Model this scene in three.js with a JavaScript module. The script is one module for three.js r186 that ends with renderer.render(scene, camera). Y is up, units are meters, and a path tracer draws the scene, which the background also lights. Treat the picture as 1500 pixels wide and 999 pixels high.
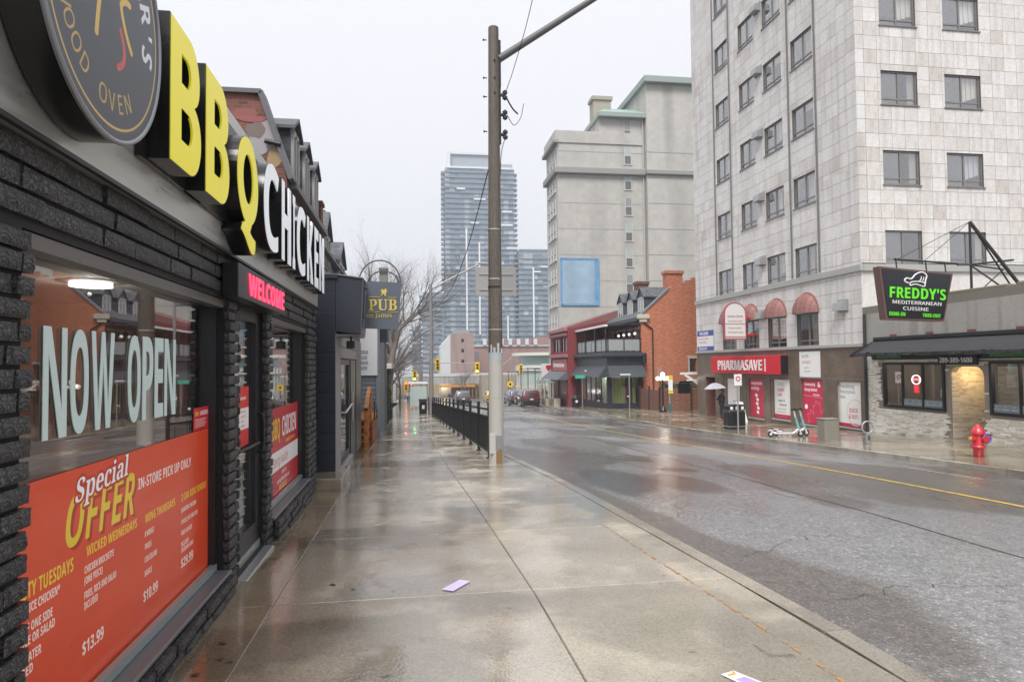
import * as THREE from 'three';
import { mergeGeometries, toCreasedNormals } from 'three/addons/utils/BufferGeometryUtils.js';
import { RoundedBoxGeometry } from 'three/addons/geometries/RoundedBoxGeometry.js';
import { FontLoader } from 'three/addons/loaders/FontLoader.js';
import { TextGeometry } from 'three/addons/geometries/TextGeometry.js';
import { MarchingCubes } from 'three/addons/objects/MarchingCubes.js';
import { RectAreaLightUniformsLib } from 'three/addons/lights/RectAreaLightUniformsLib.js';

// ---------------------------------------------------------------- camera, sky, light, exposure
const scene = new THREE.Scene();
const camera = new THREE.PerspectiveCamera(53.77, 1024 / 681, 0.05, 3000);
camera.position.set(0, 1.64, 0);
camera.rotation.order = 'YXZ';
camera.rotation.set(0.0345, -0.1511, -0.0105);
const renderer = new THREE.WebGLRenderer({ antialias: true });
renderer.toneMapping = THREE.LinearToneMapping;
renderer.toneMappingExposure = 2.75;
renderer.shadowMap.enabled = true;
RectAreaLightUniformsLib.init();

let seed = 7;
const rnd = () => { seed = (seed * 1664525 + 1013904223) >>> 0; return seed / 4294967296; };
const rr = (a, b) => a + (b - a) * rnd();
const pick = (a) => a[Math.floor(rnd() * a.length)];
const sst = (a, b, x) => { const t = Math.min(1, Math.max(0, (x - a) / (b - a))); return t * t * (3 - 2 * t); };
const hash = (x, y, s) => { let h = (x * 374761393 + y * 668265263 + s * 2147483647) | 0; h = Math.imul(h ^ (h >>> 13), 1274126177); h ^= h >>> 16; return (h >>> 0) / 4294967296; };
function vnoise(x, y, P, s) {                         // tileable value noise, period P
  const x0 = Math.floor(x), y0 = Math.floor(y), fx = x - x0, fy = y - y0, u = fx * fx * (3 - 2 * fx), v = fy * fy * (3 - 2 * fy);
  const m = (a) => ((a % P) + P) % P, a = m(x0), b = m(x0 + 1), c = m(y0), d = m(y0 + 1);
  return (hash(a, c, s) * (1 - u) + hash(b, c, s) * u) * (1 - v) + (hash(a, d, s) * (1 - u) + hash(b, d, s) * u) * v;
}
function fbm(u, v, P, oct, s, gain = 0.5) { let t = 0, a = 1, n = 0; for (let o = 0; o < oct; o++) { t += a * vnoise(u * P, v * P, P, s + o * 17); n += a; a *= gain; P *= 2; } return t / n; }

// overcast sky: an even cloud deck, a little brighter overhead, faint mottling
{
  const w = 256, h = 128, d = new Float32Array(w * h * 4);
  for (let j = 0; j < h; j++) for (let i = 0; i < w; i++) {
    const el = Math.max(0, Math.sin((j / (h - 1) - 0.5) * Math.PI));
    const n = 1 + 0.10 * (fbm(i / w, j / h, 6, 4, 5) - 0.5);
    const L = 0.362 * (1 + 0.10 * el) * n, k = (j * w + i) * 4;
    d[k] = L * 0.975; d[k + 1] = L * 0.98; d[k + 2] = L * 1.03; d[k + 3] = 1;
  }
  const t = new THREE.DataTexture(d, w, h, THREE.RGBAFormat, THREE.FloatType);
  t.mapping = THREE.EquirectangularReflectionMapping; t.magFilter = THREE.LinearFilter; t.minFilter = THREE.LinearFilter; t.wrapS = THREE.RepeatWrapping; t.needsUpdate = true;
  scene.background = t; scene.environment = t;
}
const sun = new THREE.DirectionalLight(new THREE.Color(1, 0.97, 0.93), 1.5);
sun.position.set(-14, 66, 24); sun.target.position.set(6, 0, -20);
sun.castShadow = true; sun.shadow.radius = 45; sun.shadow.mapSize.set(2048, 2048);
Object.assign(sun.shadow.camera, { left: -70, right: 70, top: 70, bottom: -70, near: 1, far: 260 });
scene.add(sun, sun.target);
scene.fog = new THREE.FogExp2(new THREE.Color(0.80, 0.86, 0.95), 0.0008);

// ---------------------------------------------------------------- helpers (X right, Y up, D metres ahead along the street)
const font = await new FontLoader().loadAsync('fonts/droid/droid_sans_bold.typeface.json');
const fontR = await new FontLoader().loadAsync('fonts/droid/droid_sans_regular.typeface.json');
const g = (d) => d < 8 ? 0.02 * d : d < 16 ? 0.16 + 0.02 * (d - 8) + 0.022 * (d - 8) ** 2 / 16 : d < 120 ? 0.408 + 0.042 * (d - 16) : 4.776 + 1.26 * (1 - Math.exp(-(d - 120) / 30));
const cross = (X, D) => 0.45 * Math.min(1, Math.max(0, (X - 2.7) / 10.2)) * (1 - sst(28, 56, D));
const G = (X, D) => -g(D) - cross(X, D);              // pavement level
const lerpTab = (tab, d) => { if (d <= tab[0][0]) return tab[0][1]; for (let i = 1; i < tab.length; i++) if (d <= tab[i][0]) { const [a, b] = tab[i - 1], [c, e] = tab[i]; return b + (e - b) * (d - a) / (c - a); } return tab[tab.length - 1][1]; };
const kerbL = (D) => lerpTab([[-20, 2.76], [4, 2.76], [5.2, 2.71], [6.7, 2.64], [8.5, 2.55], [10.9, 2.43], [15.2, 2.13], [26, 1.9], [46, 1.66], [200, 1.6]], D);
const kerbR = (D) => 12.9;
const V = (x, y, d) => new THREE.Vector3(x, y, -d);
const names = new Map(), baseOf = new Map();
const numbered = (n) => { const k = names.get(n) ?? 0; names.set(n, k + 1); return k ? `${n}_${String(k).padStart(3, '0')}` : n; };
function thing(name, label, category, base = [0, 0, 0], group) {
  const o = new THREE.Group(); o.name = numbered(name); scene.add(o);
  o.position.set(base[0], base[1], -base[2]); baseOf.set(o, o.position.clone());
  o.userData = { label, category }; if (group) o.userData.group = group;
  return o;
}
function struct(name, geos, mat, opt) { const m = add(scene, name, geos, mat, opt); m.name = numbered(name); m.userData.kind = 'structure'; return m; }
function uvM(geo) {                                    // texture coordinates in metres, by the way each face points
  const q = geo.index ? geo.toNonIndexed() : geo, p = q.attributes.position, uv = new Float32Array(p.count * 2);
  const a = new THREE.Vector3(), b = new THREE.Vector3(), c = new THREE.Vector3(), n = new THREE.Vector3();
  for (let i = 0; i < p.count; i += 3) {
    a.fromBufferAttribute(p, i); b.fromBufferAttribute(p, i + 1); c.fromBufferAttribute(p, i + 2);
    n.subVectors(b, a).cross(c.clone().sub(a)); const X = Math.abs(n.x), Y = Math.abs(n.y), Z = Math.abs(n.z);
    for (let k = 0; k < 3; k++) { const v = [a, b, c][k], j = (i + k) * 2; if (Y >= X && Y >= Z) { uv[j] = v.x; uv[j + 1] = -v.z; } else if (X >= Z) { uv[j] = -v.z; uv[j + 1] = v.y; } else { uv[j] = v.x; uv[j + 1] = v.y; } }
  }
  q.setAttribute('uv', new THREE.BufferAttribute(uv, 2)); return q;
}
const norm1 = (geo) => { const q = geo.index ? geo.toNonIndexed() : geo; for (const k of Object.keys(q.attributes)) if (!['position', 'normal', 'uv'].includes(k)) q.deleteAttribute(k); if (!q.attributes.normal) q.computeVertexNormals(); if (!q.attributes.uv) q.setAttribute('uv', new THREE.BufferAttribute(new Float32Array(q.attributes.position.count * 2), 2)); return q; };
const rootBase = (o) => { while (o && !baseOf.has(o)) o = o.parent; return o ? baseOf.get(o) : null; };
function add(parent, name, geos, mat, opt = {}) {      // geometry given in scene metres; merged into one named mesh
  let list = Array.isArray(geos) ? geos : [geos];
  list = list.map((q) => norm1(opt.keepUV || !mat.map && !mat.bumpMap && !mat.roughnessMap && !mat.alphaMap ? q : uvM(q)));
  const geo = list.length > 1 ? mergeGeometries(list) : list[0];
  const b = rootBase(parent); if (b) geo.translate(-b.x, -b.y, -b.z);
  const m = new THREE.Mesh(geo, mat); m.name = name; m.castShadow = m.receiveShadow = true;
  if (opt.kind) m.userData.kind = opt.kind; if (opt.label) m.userData.label = opt.label;
  parent.add(m); return m;
}
function put(parent, name, geo, mat, x, y, d) {        // shared geometry placed by position
  const m = new THREE.Mesh(geo, mat), b = rootBase(parent) ?? new THREE.Vector3(); m.name = name; m.position.set(x - b.x, y - b.y, -d - b.z);
  m.castShadow = m.receiveShadow = true; parent.add(m); return m;
}
const B = (x0, x1, y0, y1, d0, d1) => new THREE.BoxGeometry(Math.abs(x1 - x0), Math.abs(y1 - y0), Math.abs(d1 - d0)).translate((x0 + x1) / 2, (y0 + y1) / 2, -(d0 + d1) / 2);
const RB = (x0, x1, y0, y1, d0, d1, r = 0.01, s = 2) => new RoundedBoxGeometry(Math.abs(x1 - x0), Math.abs(y1 - y0), Math.abs(d1 - d0), s, r).translate((x0 + x1) / 2, (y0 + y1) / 2, -(d0 + d1) / 2);
function T(p, q, r0, r1 = r0, seg = 8) {               // tapered rod from p to q ([x, y, d])
  const a = V(...p), b = V(...q), l = a.distanceTo(b), geo = new THREE.CylinderGeometry(r1, r0, l, seg);
  geo.translate(0, l / 2, 0).applyQuaternion(new THREE.Quaternion().setFromUnitVectors(new THREE.Vector3(0, 1, 0), b.sub(a).normalize())).translate(a.x, a.y, a.z); return geo;
}
const curve = (pts, r, n = 24, seg = 6, closed = false) => new THREE.TubeGeometry(new THREE.CatmullRomCurve3(pts.map((p) => V(...p)), closed), n, r, seg, closed);
function quad(a, b, c, d) {                            // four corners counterclockwise as seen
  const geo = new THREE.BufferGeometry(); geo.setAttribute('position', new THREE.Float32BufferAttribute([a, b, c, a, c, d].flatMap((p) => [p[0], p[1], -p[2]]), 3));
  geo.setAttribute('uv', new THREE.Float32BufferAttribute([0, 0, 1, 0, 1, 1, 0, 0, 1, 1, 0, 1], 2)); geo.computeVertexNormals(); return geo;
}
function hexa(bot, top) {                              // eight corners, each list counterclockwise seen from above
  const out = [quad(...top), quad(...[...bot].reverse())]; for (let i = 0; i < 4; i++) { const j = (i + 1) % 4; out.push(quad(bot[i], bot[j], top[j], top[i])); } return mergeGeometries(out);
}
// plates standing along the street: a shape in (along, up). side -1: faces -X (right-hand fronts), +1: faces +X (left-hand fronts), 0: faces the camera end
function plate(pts, holes, at, depth, side) {
  const f = (a) => side === -1 ? -a : a, s = new THREE.Shape(pts.map(([a, y]) => new THREE.Vector2(f(a), y)));
  for (const h of holes) s.holes.push(new THREE.Path(h.map(([a, y]) => new THREE.Vector2(f(a), y))));
  const geo = new THREE.ExtrudeGeometry(s, { depth, bevelEnabled: false, curveSegments: 10 });
  if (side === 0) return geo.translate(0, 0, -at - depth);          // front face at D = at
  if (side === 1) return geo.rotateY(Math.PI / 2).translate(at - depth, 0, 0);   // front at X = at
  return geo.rotateY(-Math.PI / 2).translate(at + depth, 0, 0);
}
const rect = (a0, a1, y0, y1) => [[a0, y0], [a1, y0], [a1, y1], [a0, y1]];
function words(txt, o) {                               // solid lettering: o = {side, at, a0 (start along reading direction), y, h, w?, depth, font, bevel}
  const geo = new TextGeometry(txt, { font: o.font ?? font, size: 1, depth: o.depth ?? 0.01, curveSegments: o.cs ?? 5, bevelEnabled: !!o.bevel, bevelSize: (o.bevel ?? 0), bevelThickness: o.bevel ?? 0, bevelSegments: 2 });
  geo.computeBoundingBox(); const b = geo.boundingBox, sy = o.h / (b.max.y - b.min.y), sx = o.w ? o.w / (b.max.x - b.min.x) : sy * (o.cx ?? 1);
  geo.translate(-b.min.x, -b.min.y, -b.min.z).scale(sx, sy, 1);
  if (o.slope) geo.applyMatrix4(new THREE.Matrix4().makeShear(o.slope, 0, 0, 0, 0, 0));
  if (o.side === 0) return geo.translate(o.a0, o.y, -o.at);
  if (o.side === 1) return geo.rotateY(Math.PI / 2).translate(o.at, o.y, -o.a0);
  return geo.rotateY(-Math.PI / 2).translate(o.at, o.y, -o.a0);      // a0 is the far D; reading runs toward the camera
}
// a printed sheet: canvas drawn by fn on a thin panel
function printed(w, h, px, fn, mo = {}) {
  const c = document.createElement('canvas'); c.width = Math.round(w * px); c.height = Math.round(h * px); const x = c.getContext('2d'); x.textBaseline = 'alphabetic'; fn(x, c.width, c.height);
  const t = new THREE.CanvasTexture(c); t.colorSpace = THREE.SRGBColorSpace; t.anisotropy = 8;
  return new THREE.MeshStandardMaterial({ map: t, roughness: mo.roughness ?? 0.4, ...mo });
}
function ctxt(x, s, X, Y, size, col, o = {}) { x.save(); x.translate(X, Y); if (o.rot) x.rotate(o.rot); x.scale(o.cx ?? 1, 1); x.fillStyle = col; x.textAlign = o.align ?? 'left'; x.font = `${o.style ?? 'bold'} ${size}px ${o.f ?? 'sans-serif'}`; x.fillText(s, 0, 0); x.restore(); }
function tex(w, h, metres, fn, srgb = true) {
  const d = new Uint8Array(w * h * 4);
  for (let j = 0; j < h; j++) for (let i = 0; i < w; i++) { const c = fn(i / w, j / h), k = (j * w + i) * 4; if (typeof c === 'number') d[k] = d[k + 1] = d[k + 2] = Math.max(0, Math.min(255, c * 255)); else for (let q = 0; q < 3; q++) d[k + q] = Math.max(0, Math.min(255, c[q] * 255)); d[k + 3] = 255; }
  const t = new THREE.DataTexture(d, w, h); t.wrapS = t.wrapT = THREE.RepeatWrapping; t.magFilter = THREE.LinearFilter; t.minFilter = THREE.LinearFilter; if (srgb) t.colorSpace = THREE.SRGBColorSpace;
  t.repeat.set(1 / (metres[0] ?? metres), 1 / (metres[1] ?? metres)); t.needsUpdate = true; return t;
}
const mix = (a, b, t) => a.map((v, i) => v + (b[i] - v) * t);
const lin = (r, gg, b) => new THREE.Color().setRGB(r, gg, b);
const S = (r, gg, b, rough = 0.7, o = {}) => new THREE.MeshStandardMaterial({ color: lin(r, gg, b), roughness: rough, ...o });

// ---------------------------------------------------------------- materials
const grainBump = tex(512, 512, 0.9, (u, v) => fbm(u, v, 32, 4, 3, 0.7), false);
const M = {};
{
  // wet concrete: tan, blotched, darker where soaked; water film varies the gloss
  const cMap = tex(2048, 2048, 6.3, (u, v) => {
    const big = fbm(u, v, 3, 4, 11), mid = fbm(u, v, 12, 4, 29), fine = vnoise(u * 700, v * 700, 700, 47), rust = sst(0.56, 0.74, fbm(u, v, 4, 5, 71));
    let c = mix([0.735, 0.705, 0.65], [0.63, 0.59, 0.53], sst(0.3, 0.7, big)); c = mix(c, [0.49, 0.40, 0.29], rust * 0.55);
    const damp = sst(0.46, 0.60, fbm(u, v, 7, 5, 83)); c = mix(c, c.map((q) => q * 0.84), damp); const gum = vnoise(u * 46, v * 46, 46, 57); const k = 0.82 + 0.22 * mid + 0.20 * (fine - 0.5) - (fine > 0.93 ? 0.16 : 0) - 0.22 * sst(0.955, 0.985, gum); return c.map((q) => q * k);
  });
  const cRough = tex(512, 512, 5.1, (u, v) => { const n = fbm(u, v, 4, 5, 91), m = fbm(u, v, 60, 3, 12); const q = fbm(u, v, 11, 4, 97); return 0.03 + 0.20 * sst(0.45, 0.68, n) + 0.22 * sst(0.54, 0.66, q) * sst(0.40, 0.55, n) + 0.05 * m; }, false);
  const rip = tex(1024, 1024, 2.7, (u, v) => 0.55 * fbm(u, v, 16, 3, 131) + 0.45 * fbm(u, v, 230, 2, 141), false);
  const con = (r, gg, b) => new THREE.MeshPhysicalMaterial({ color: lin(r, gg, b), map: cMap, roughness: 1, roughnessMap: cRough, bumpMap: rip, bumpScale: 0.0013, ior: 2.1 });
  M.slab = [con(1, 1, 1), con(0.92, 0.91, 0.9), con(0.97, 0.95, 0.9), con(0.88, 0.86, 0.84)];
  M.slabEdge = con(0.80, 0.72, 0.60); M.slabRoad = [con(1.02, 1, 0.97), con(0.95, 0.93, 0.88)];
  M.kerb = [con(0.95, 0.94, 0.92), con(0.84, 0.83, 0.8)]; M.walkR = con(1.0, 0.95, 0.86);
  M.joint = S(0.09, 0.075, 0.06, 0.7);
  // wet asphalt
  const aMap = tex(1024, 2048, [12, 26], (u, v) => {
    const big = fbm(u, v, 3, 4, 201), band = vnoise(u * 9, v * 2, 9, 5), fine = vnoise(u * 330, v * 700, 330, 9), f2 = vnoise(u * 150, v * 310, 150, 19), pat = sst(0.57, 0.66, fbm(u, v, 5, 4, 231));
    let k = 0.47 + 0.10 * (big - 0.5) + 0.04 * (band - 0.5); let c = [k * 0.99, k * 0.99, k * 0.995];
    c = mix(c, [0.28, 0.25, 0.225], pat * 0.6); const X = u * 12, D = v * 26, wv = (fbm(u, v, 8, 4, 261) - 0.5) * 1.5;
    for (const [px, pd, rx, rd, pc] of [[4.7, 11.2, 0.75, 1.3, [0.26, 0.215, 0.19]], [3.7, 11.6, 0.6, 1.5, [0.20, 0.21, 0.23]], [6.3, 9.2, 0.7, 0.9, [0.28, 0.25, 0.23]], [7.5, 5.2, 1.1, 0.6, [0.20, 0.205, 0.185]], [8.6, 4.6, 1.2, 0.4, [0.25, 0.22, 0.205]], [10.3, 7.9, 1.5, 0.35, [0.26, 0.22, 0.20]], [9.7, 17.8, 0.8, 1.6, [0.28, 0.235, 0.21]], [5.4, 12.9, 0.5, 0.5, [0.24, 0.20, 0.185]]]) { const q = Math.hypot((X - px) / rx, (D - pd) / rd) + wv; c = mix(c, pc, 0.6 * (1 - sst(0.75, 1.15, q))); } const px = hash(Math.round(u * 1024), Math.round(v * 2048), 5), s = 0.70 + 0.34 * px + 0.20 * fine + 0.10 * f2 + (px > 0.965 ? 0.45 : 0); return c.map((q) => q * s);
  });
  const aRough = tex(512, 1024, [12, 26], (u, v) => { const n = fbm(u, v, 4, 5, 301); return 0.07 + 0.26 * sst(0.40, 0.66, n) + 0.07 * fbm(u, v, 40, 2, 311); }, false);
  const aBump = tex(1024, 1024, 2.2, (u, v) => { const a = fbm(u, v, 150, 2, 401, 0.9), l = fbm(u, v, 5, 3, 431); return 0.9 * a + 0.1 * l; }, false);
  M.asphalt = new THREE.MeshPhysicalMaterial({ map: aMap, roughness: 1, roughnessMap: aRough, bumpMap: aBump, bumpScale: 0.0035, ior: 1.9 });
  M.crack = S(0.012, 0.012, 0.013, 0.35); M.tar = S(0.016, 0.015, 0.014, 0.16);
  const worn = tex(512, 512, 1.6, (u, v) => fbm(u, v, 30, 4, 511, 0.8) > 0.38 ? 1 : 0, false);
  M.yellow = new THREE.MeshStandardMaterial({ color: lin(0.72, 0.48, 0.07), roughness: 0.35, alphaMap: worn, alphaTest: 0.5, bumpMap: grainBump, bumpScale: 0.002 });
  M.white = new THREE.MeshStandardMaterial({ color: lin(0.42, 0.42, 0.41), roughness: 0.35, alphaMap: worn, alphaTest: 0.5, bumpMap: grainBump, bumpScale: 0.002 });
  M.survey = new THREE.MeshStandardMaterial({ color: lin(0.42, 0.23, 0.09), roughness: 0.35, alphaMap: tex(256, 256, 0.8, (u, v) => fbm(u, v, 24, 3, 77, 0.8) > 0.52 ? 1 : 0, false), alphaTest: 0.5 });
  // black painted split-face brick, a few tones
  const bMap = tex(512, 512, 0.5, (u, v) => { const f = fbm(u, v, 60, 3, 601, 0.85), ch = fbm(u, v, 9, 3, 622); const k = 0.075 + 0.20 * sst(0.3, 0.75, f) + (f > 0.66 ? 0.10 : 0) + 0.05 * ch; return [k, k, k * 1.03]; });
  M.black = [1, 0.82, 1.2, 0.95].map((k) => new THREE.MeshStandardMaterial({ color: lin(k, k, k), map: bMap, roughness: 0.42, bumpMap: tex(512, 512, 0.5, (u, v) => fbm(u, v, 40, 4, 641, 0.8), false), bumpScale: 0.011 }));
  M.blackJoint = S(0.012, 0.012, 0.013, 0.7);
  // red-orange brick laid in courses, too far off to tell the bricks apart
  const brickTex = (A, Bc, mort, s) => tex(768, 768, 2.4, (u, v) => {
    const row = Math.floor(v * 32), fy = v * 32 - row, off = (row % 2) * 0.5, col = Math.floor(u * 12 + off), fx = u * 12 + off - col;
    const h = hash(((col % 12) + 12) % 12, row, s), n = fbm(u, v, 24, 3, s), big = fbm(u, v, 2, 3, s + 3); if (fy < 0.13 || fx < 0.05) return mix(mort, A, 0.35 + 0.3 * n);
    return mix(A, Bc, sst(0.1, 0.95, h * 0.55 + n * 0.3 + big * 0.3)).map((q) => q * (0.9 + 0.2 * n));
  });
  M.brick = new THREE.MeshStandardMaterial({ map: brickTex([0.80, 0.51, 0.38], [0.66, 0.37, 0.26], [0.62, 0.54, 0.47], 701), roughness: 0.75, bumpMap: grainBump, bumpScale: 0.004 });
  M.brickOld = new THREE.MeshStandardMaterial({ map: brickTex([0.50, 0.31, 0.25], [0.36, 0.22, 0.20], [0.42, 0.38, 0.35], 731), roughness: 0.8 });
  // pale stone facing tiles, streaked by weather
  const sMap = tex(1024, 1024, 9.6, (u, v) => {
    const streak = sst(0.53, 0.78, 0.5 * vnoise(u * 64, v * 3, 64, 801) + 0.5 * fbm(u, v, 4, 4, 812)), speck = fbm(u, v, 200, 2, 823), blot = sst(0.52, 0.72, fbm(u, v, 9, 4, 833));
    let c = mix([0.835, 0.825, 0.815], [0.70, 0.675, 0.65], streak * 0.45); c = mix(c, [0.73, 0.69, 0.66], blot * 0.28); return c.map((q) => q * (0.93 + 0.12 * speck));
  });
  M.tile = [[1, 1, 1], [0.96, 0.96, 0.96], [0.94, 0.935, 0.93], [0.87, 0.845, 0.82], [1.03, 1.03, 1.03]].map(([r, q, b]) => new THREE.MeshStandardMaterial({ color: lin(r, q, b), map: sMap, roughness: 0.45 }));
  M.tileJoint = S(0.11, 0.105, 0.10, 0.8); M.cornice = S(0.36, 0.36, 0.345, 0.6);
  M.granite = new THREE.MeshStandardMaterial({ map: tex(512, 512, 1.9, (u, v) => { const f = fbm(u, v, 90, 3, 901, 0.9), h = fbm(u, v, 4, 4, 911); const k = 0.8 + 0.55 * (f - 0.5) + 0.25 * (h - 0.5); return [0.53 * k, 0.465 * k, 0.41 * k]; }), roughness: 0.3 });
  const stuc = (c, s, m = 7) => new THREE.MeshStandardMaterial({ map: tex(512, 512, m, (u, v) => { const b = fbm(u, v, 3, 4, s), st = sst(0.5, 0.8, 0.6 * vnoise(u * 40, v * 3, 40, s + 1) + 0.4 * b), f = fbm(u, v, 100, 2, s + 9); return c.map((q) => q * (0.93 + 0.12 * (b - 0.5) + 0.08 * (f - 0.5) - 0.12 * st)); }), roughness: 0.8 });
  M.stucco = stuc([0.66, 0.645, 0.62], 1001); M.towerWall = stuc([0.745, 0.735, 0.71], 1011, 60); M.redWall = stuc([0.53, 0.215, 0.225], 1021); M.pinkWall = stuc([0.64, 0.55, 0.53], 1031, 20); M.bridge = stuc([0.66, 0.66, 0.64], 1041, 20); M.beige = stuc([0.66, 0.61, 0.54], 1051); M.tarp = stuc([0.61, 0.71, 0.79], 1061, 70); M.tarpEdge = stuc([0.42, 0.64, 0.82], 1071, 5);
  const wood = (a, b, s) => new THREE.MeshStandardMaterial({ map: tex(256, 512, [0.9, 0.3], (u, v) => { const q = fbm(u, v, 3, 3, s) + 0.8 * vnoise(u * 4, v * 60, 60, s + 3); return mix(a, b, sst(0.4, 1.3, q)); }), roughness: 0.5 });
  M.woodNew = wood([0.74, 0.50, 0.26], [0.60, 0.36, 0.16], 1101); M.woodStain = wood([0.62, 0.30, 0.15], [0.43, 0.18, 0.09], 1121); M.woodOld = wood([0.56, 0.42, 0.36], [0.40, 0.28, 0.24], 1141);
  M.shingle = new THREE.MeshStandardMaterial({ map: tex(512, 512, 2, (u, v) => { const r = Math.floor(v * 12), c = Math.floor(u * 14 + (r % 2) * 0.5), h = hash(c % 14, r, 5), f = fbm(u, v, 80, 2, 66); const k = 0.30 + 0.10 * h + 0.12 * (f - 0.5) - ((v * 12 - r) < 0.12 ? 0.08 : 0); return [k, k * 1.02, k * 1.07]; }), roughness: 0.7 });
  M.slate = new THREE.MeshStandardMaterial({ map: tex(512, 512, 1.6, (u, v) => { const r = Math.floor(v * 10), c = Math.floor(u * 10 + (r % 2) * 0.5), h = hash(c % 10, r, 8); const k = 0.20 + 0.08 * h - ((v * 10 - r) < 0.1 ? 0.07 : 0); return [k, k * 1.06, k * 1.16]; }), roughness: 0.55 });
  M.poleMap = tex(256, 512, [0.6, 3], (u, v) => { const f = fbm(u, v, 40, 4, 1201, 0.7), s = vnoise(u * 30, v * 4, 30, 7); const k = 0.8 + 0.35 * (f - 0.5) + 0.2 * (s - 0.5); return [0.425 * k, 0.385 * k, 0.345 * k]; });
  M.poleDark = new THREE.MeshStandardMaterial({ map: M.poleMap, roughness: 0.55 });
  M.polePale = new THREE.MeshStandardMaterial({ color: lin(0.40, 0.385, 0.35), roughness: 0.55, bumpMap: grainBump, bumpScale: 0.004, roughnessMap: null });
  M.glass = new THREE.MeshPhysicalMaterial({ color: 0xffffff, transmission: 1, thickness: 0, roughness: 0.0, ior: 2.3, specularIntensity: 1 });
  M.cabinShadeGlass = new THREE.MeshPhysicalMaterial({ color: lin(0.11, 0.12, 0.13), roughness: 0.05, ior: 1.7 });  // opaque car panes; dark colour stands in for the shaded cabin
  M.glassSky = new THREE.MeshPhysicalMaterial({ color: lin(0.30, 0.38, 0.45), roughness: 0.12, ior: 1.6 });
  M.frameDark = S(0.014, 0.014, 0.017, 0.35); M.frameBronze = S(0.22, 0.21, 0.20, 0.4, { metalness: 0.3 }); M.alu = S(0.55, 0.55, 0.55, 0.35, { metalness: 0.8 });
  M.gal = S(0.34, 0.345, 0.35, 0.45, { metalness: 0.4 }); M.blackMetal = S(0.012, 0.012, 0.014, 0.32); M.rubber = S(0.012, 0.012, 0.012, 0.8);
  M.whitePaint = S(0.74, 0.74, 0.74, 0.4); M.yellowPaint = S(0.72, 0.46, 0.03, 0.4); M.redPaint = S(0.50, 0.02, 0.035, 0.28); M.greenSign = S(0.02, 0.30, 0.14, 0.4);
  M.roomDark = S(0.30, 0.28, 0.25, 0.9); M.curtain = S(0.52, 0.49, 0.43, 0.9); M.dirt = S(0.05, 0.045, 0.035, 0.9);
}
// ---------------------------------------------------------------- the setting: ground, road, pavements
function sheet(xs, d0, d1, step, yOf) {                // xs(D) -> list of X across
  const geo = new THREE.BufferGeometry(), pos = [], idx = []; let nx = 0, rows = 0;
  for (let D = d0; D <= d1 + 1e-6; D += step) { const X = xs(D); nx = X.length; for (const x of X) pos.push(x, yOf(x, D), -D); rows++; }
  for (let j = 0; j < rows - 1; j++) for (let i = 0; i < nx - 1; i++) { const a = j * nx + i, b = a + 1, c = a + nx, d = c + 1; idx.push(a, b, d, a, d, c); }
  geo.setAttribute('position', new THREE.Float32BufferAttribute(pos, 3)); geo.setIndex(idx); geo.computeVertexNormals(); return geo;
}
const lin2 = (a, b, n) => Array.from({ length: n + 1 }, (_, i) => a + (b - a) * i / n);
M.faint = M.white.clone(); M.faint.color.setRGB(0.26, 0.26, 0.255);
const earth = struct('ground', sheet(() => [-900, -200, -60, -20, -6, 0, 6, 14, 20, 40, 90, 300, 900], -60, 720, 6, (x, D) => G(Math.max(0, x), D) - 0.75), M.dirt);
const roadY = (x, D) => G(x, D) - 0.13 + 0.05 * Math.sin(Math.PI * Math.min(1, Math.max(0, (x - 2.2) / 10.6))) * 0.6;
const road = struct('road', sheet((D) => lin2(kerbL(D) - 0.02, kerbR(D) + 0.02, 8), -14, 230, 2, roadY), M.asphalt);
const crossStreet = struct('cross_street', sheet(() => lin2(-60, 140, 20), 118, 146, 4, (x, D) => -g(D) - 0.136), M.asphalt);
// left pavement: joint bed and individual slabs
// X position (metres) of the lengthwise slab joint at each distance D along the street
const jointLineX = (D) => lerpTab([[0, 0.93], [5.1, 0.93], [7, 0.88], [9.4, 0.81], [12.2, 0.71], [20, 0.6], [60, 0.45]], D);
const walk = struct('pavement', sheet((D) => [-1.75, -1.0, 0.4, kerbL(D) - 0.05], -12, 117, 1.5, (x, D) => G(0, D) - 0.03), M.joint);
function slab(xa, xb, d0, d1, dy, ch = 0.006) {        // xa, xb: functions of D
  const P = (x, D, y) => [x, G(0, D) + dy + y, D], i = ch, t = 0.12;
  const top = [P(xa(d0) + i, d0 + i, 0), P(xb(d0) - i, d0 + i, 0), P(xb(d1) - i, d1 - i, 0), P(xa(d1) + i, d1 - i, 0)];
  const rim = [P(xa(d0), d0, -i), P(xb(d0), d0, -i), P(xb(d1), d1, -i), P(xa(d1), d1, -i)];
  const bot = rim.map(([x, y, d]) => [x, y - t, d]); const out = [quad(...top)];
  for (let k = 0; k < 4; k++) { const j = (k + 1) % 4; out.push(quad(rim[k], rim[j], top[j], top[k]), quad(bot[k], bot[j], rim[j], rim[k])); }
  return mergeGeometries(out);
}
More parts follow.
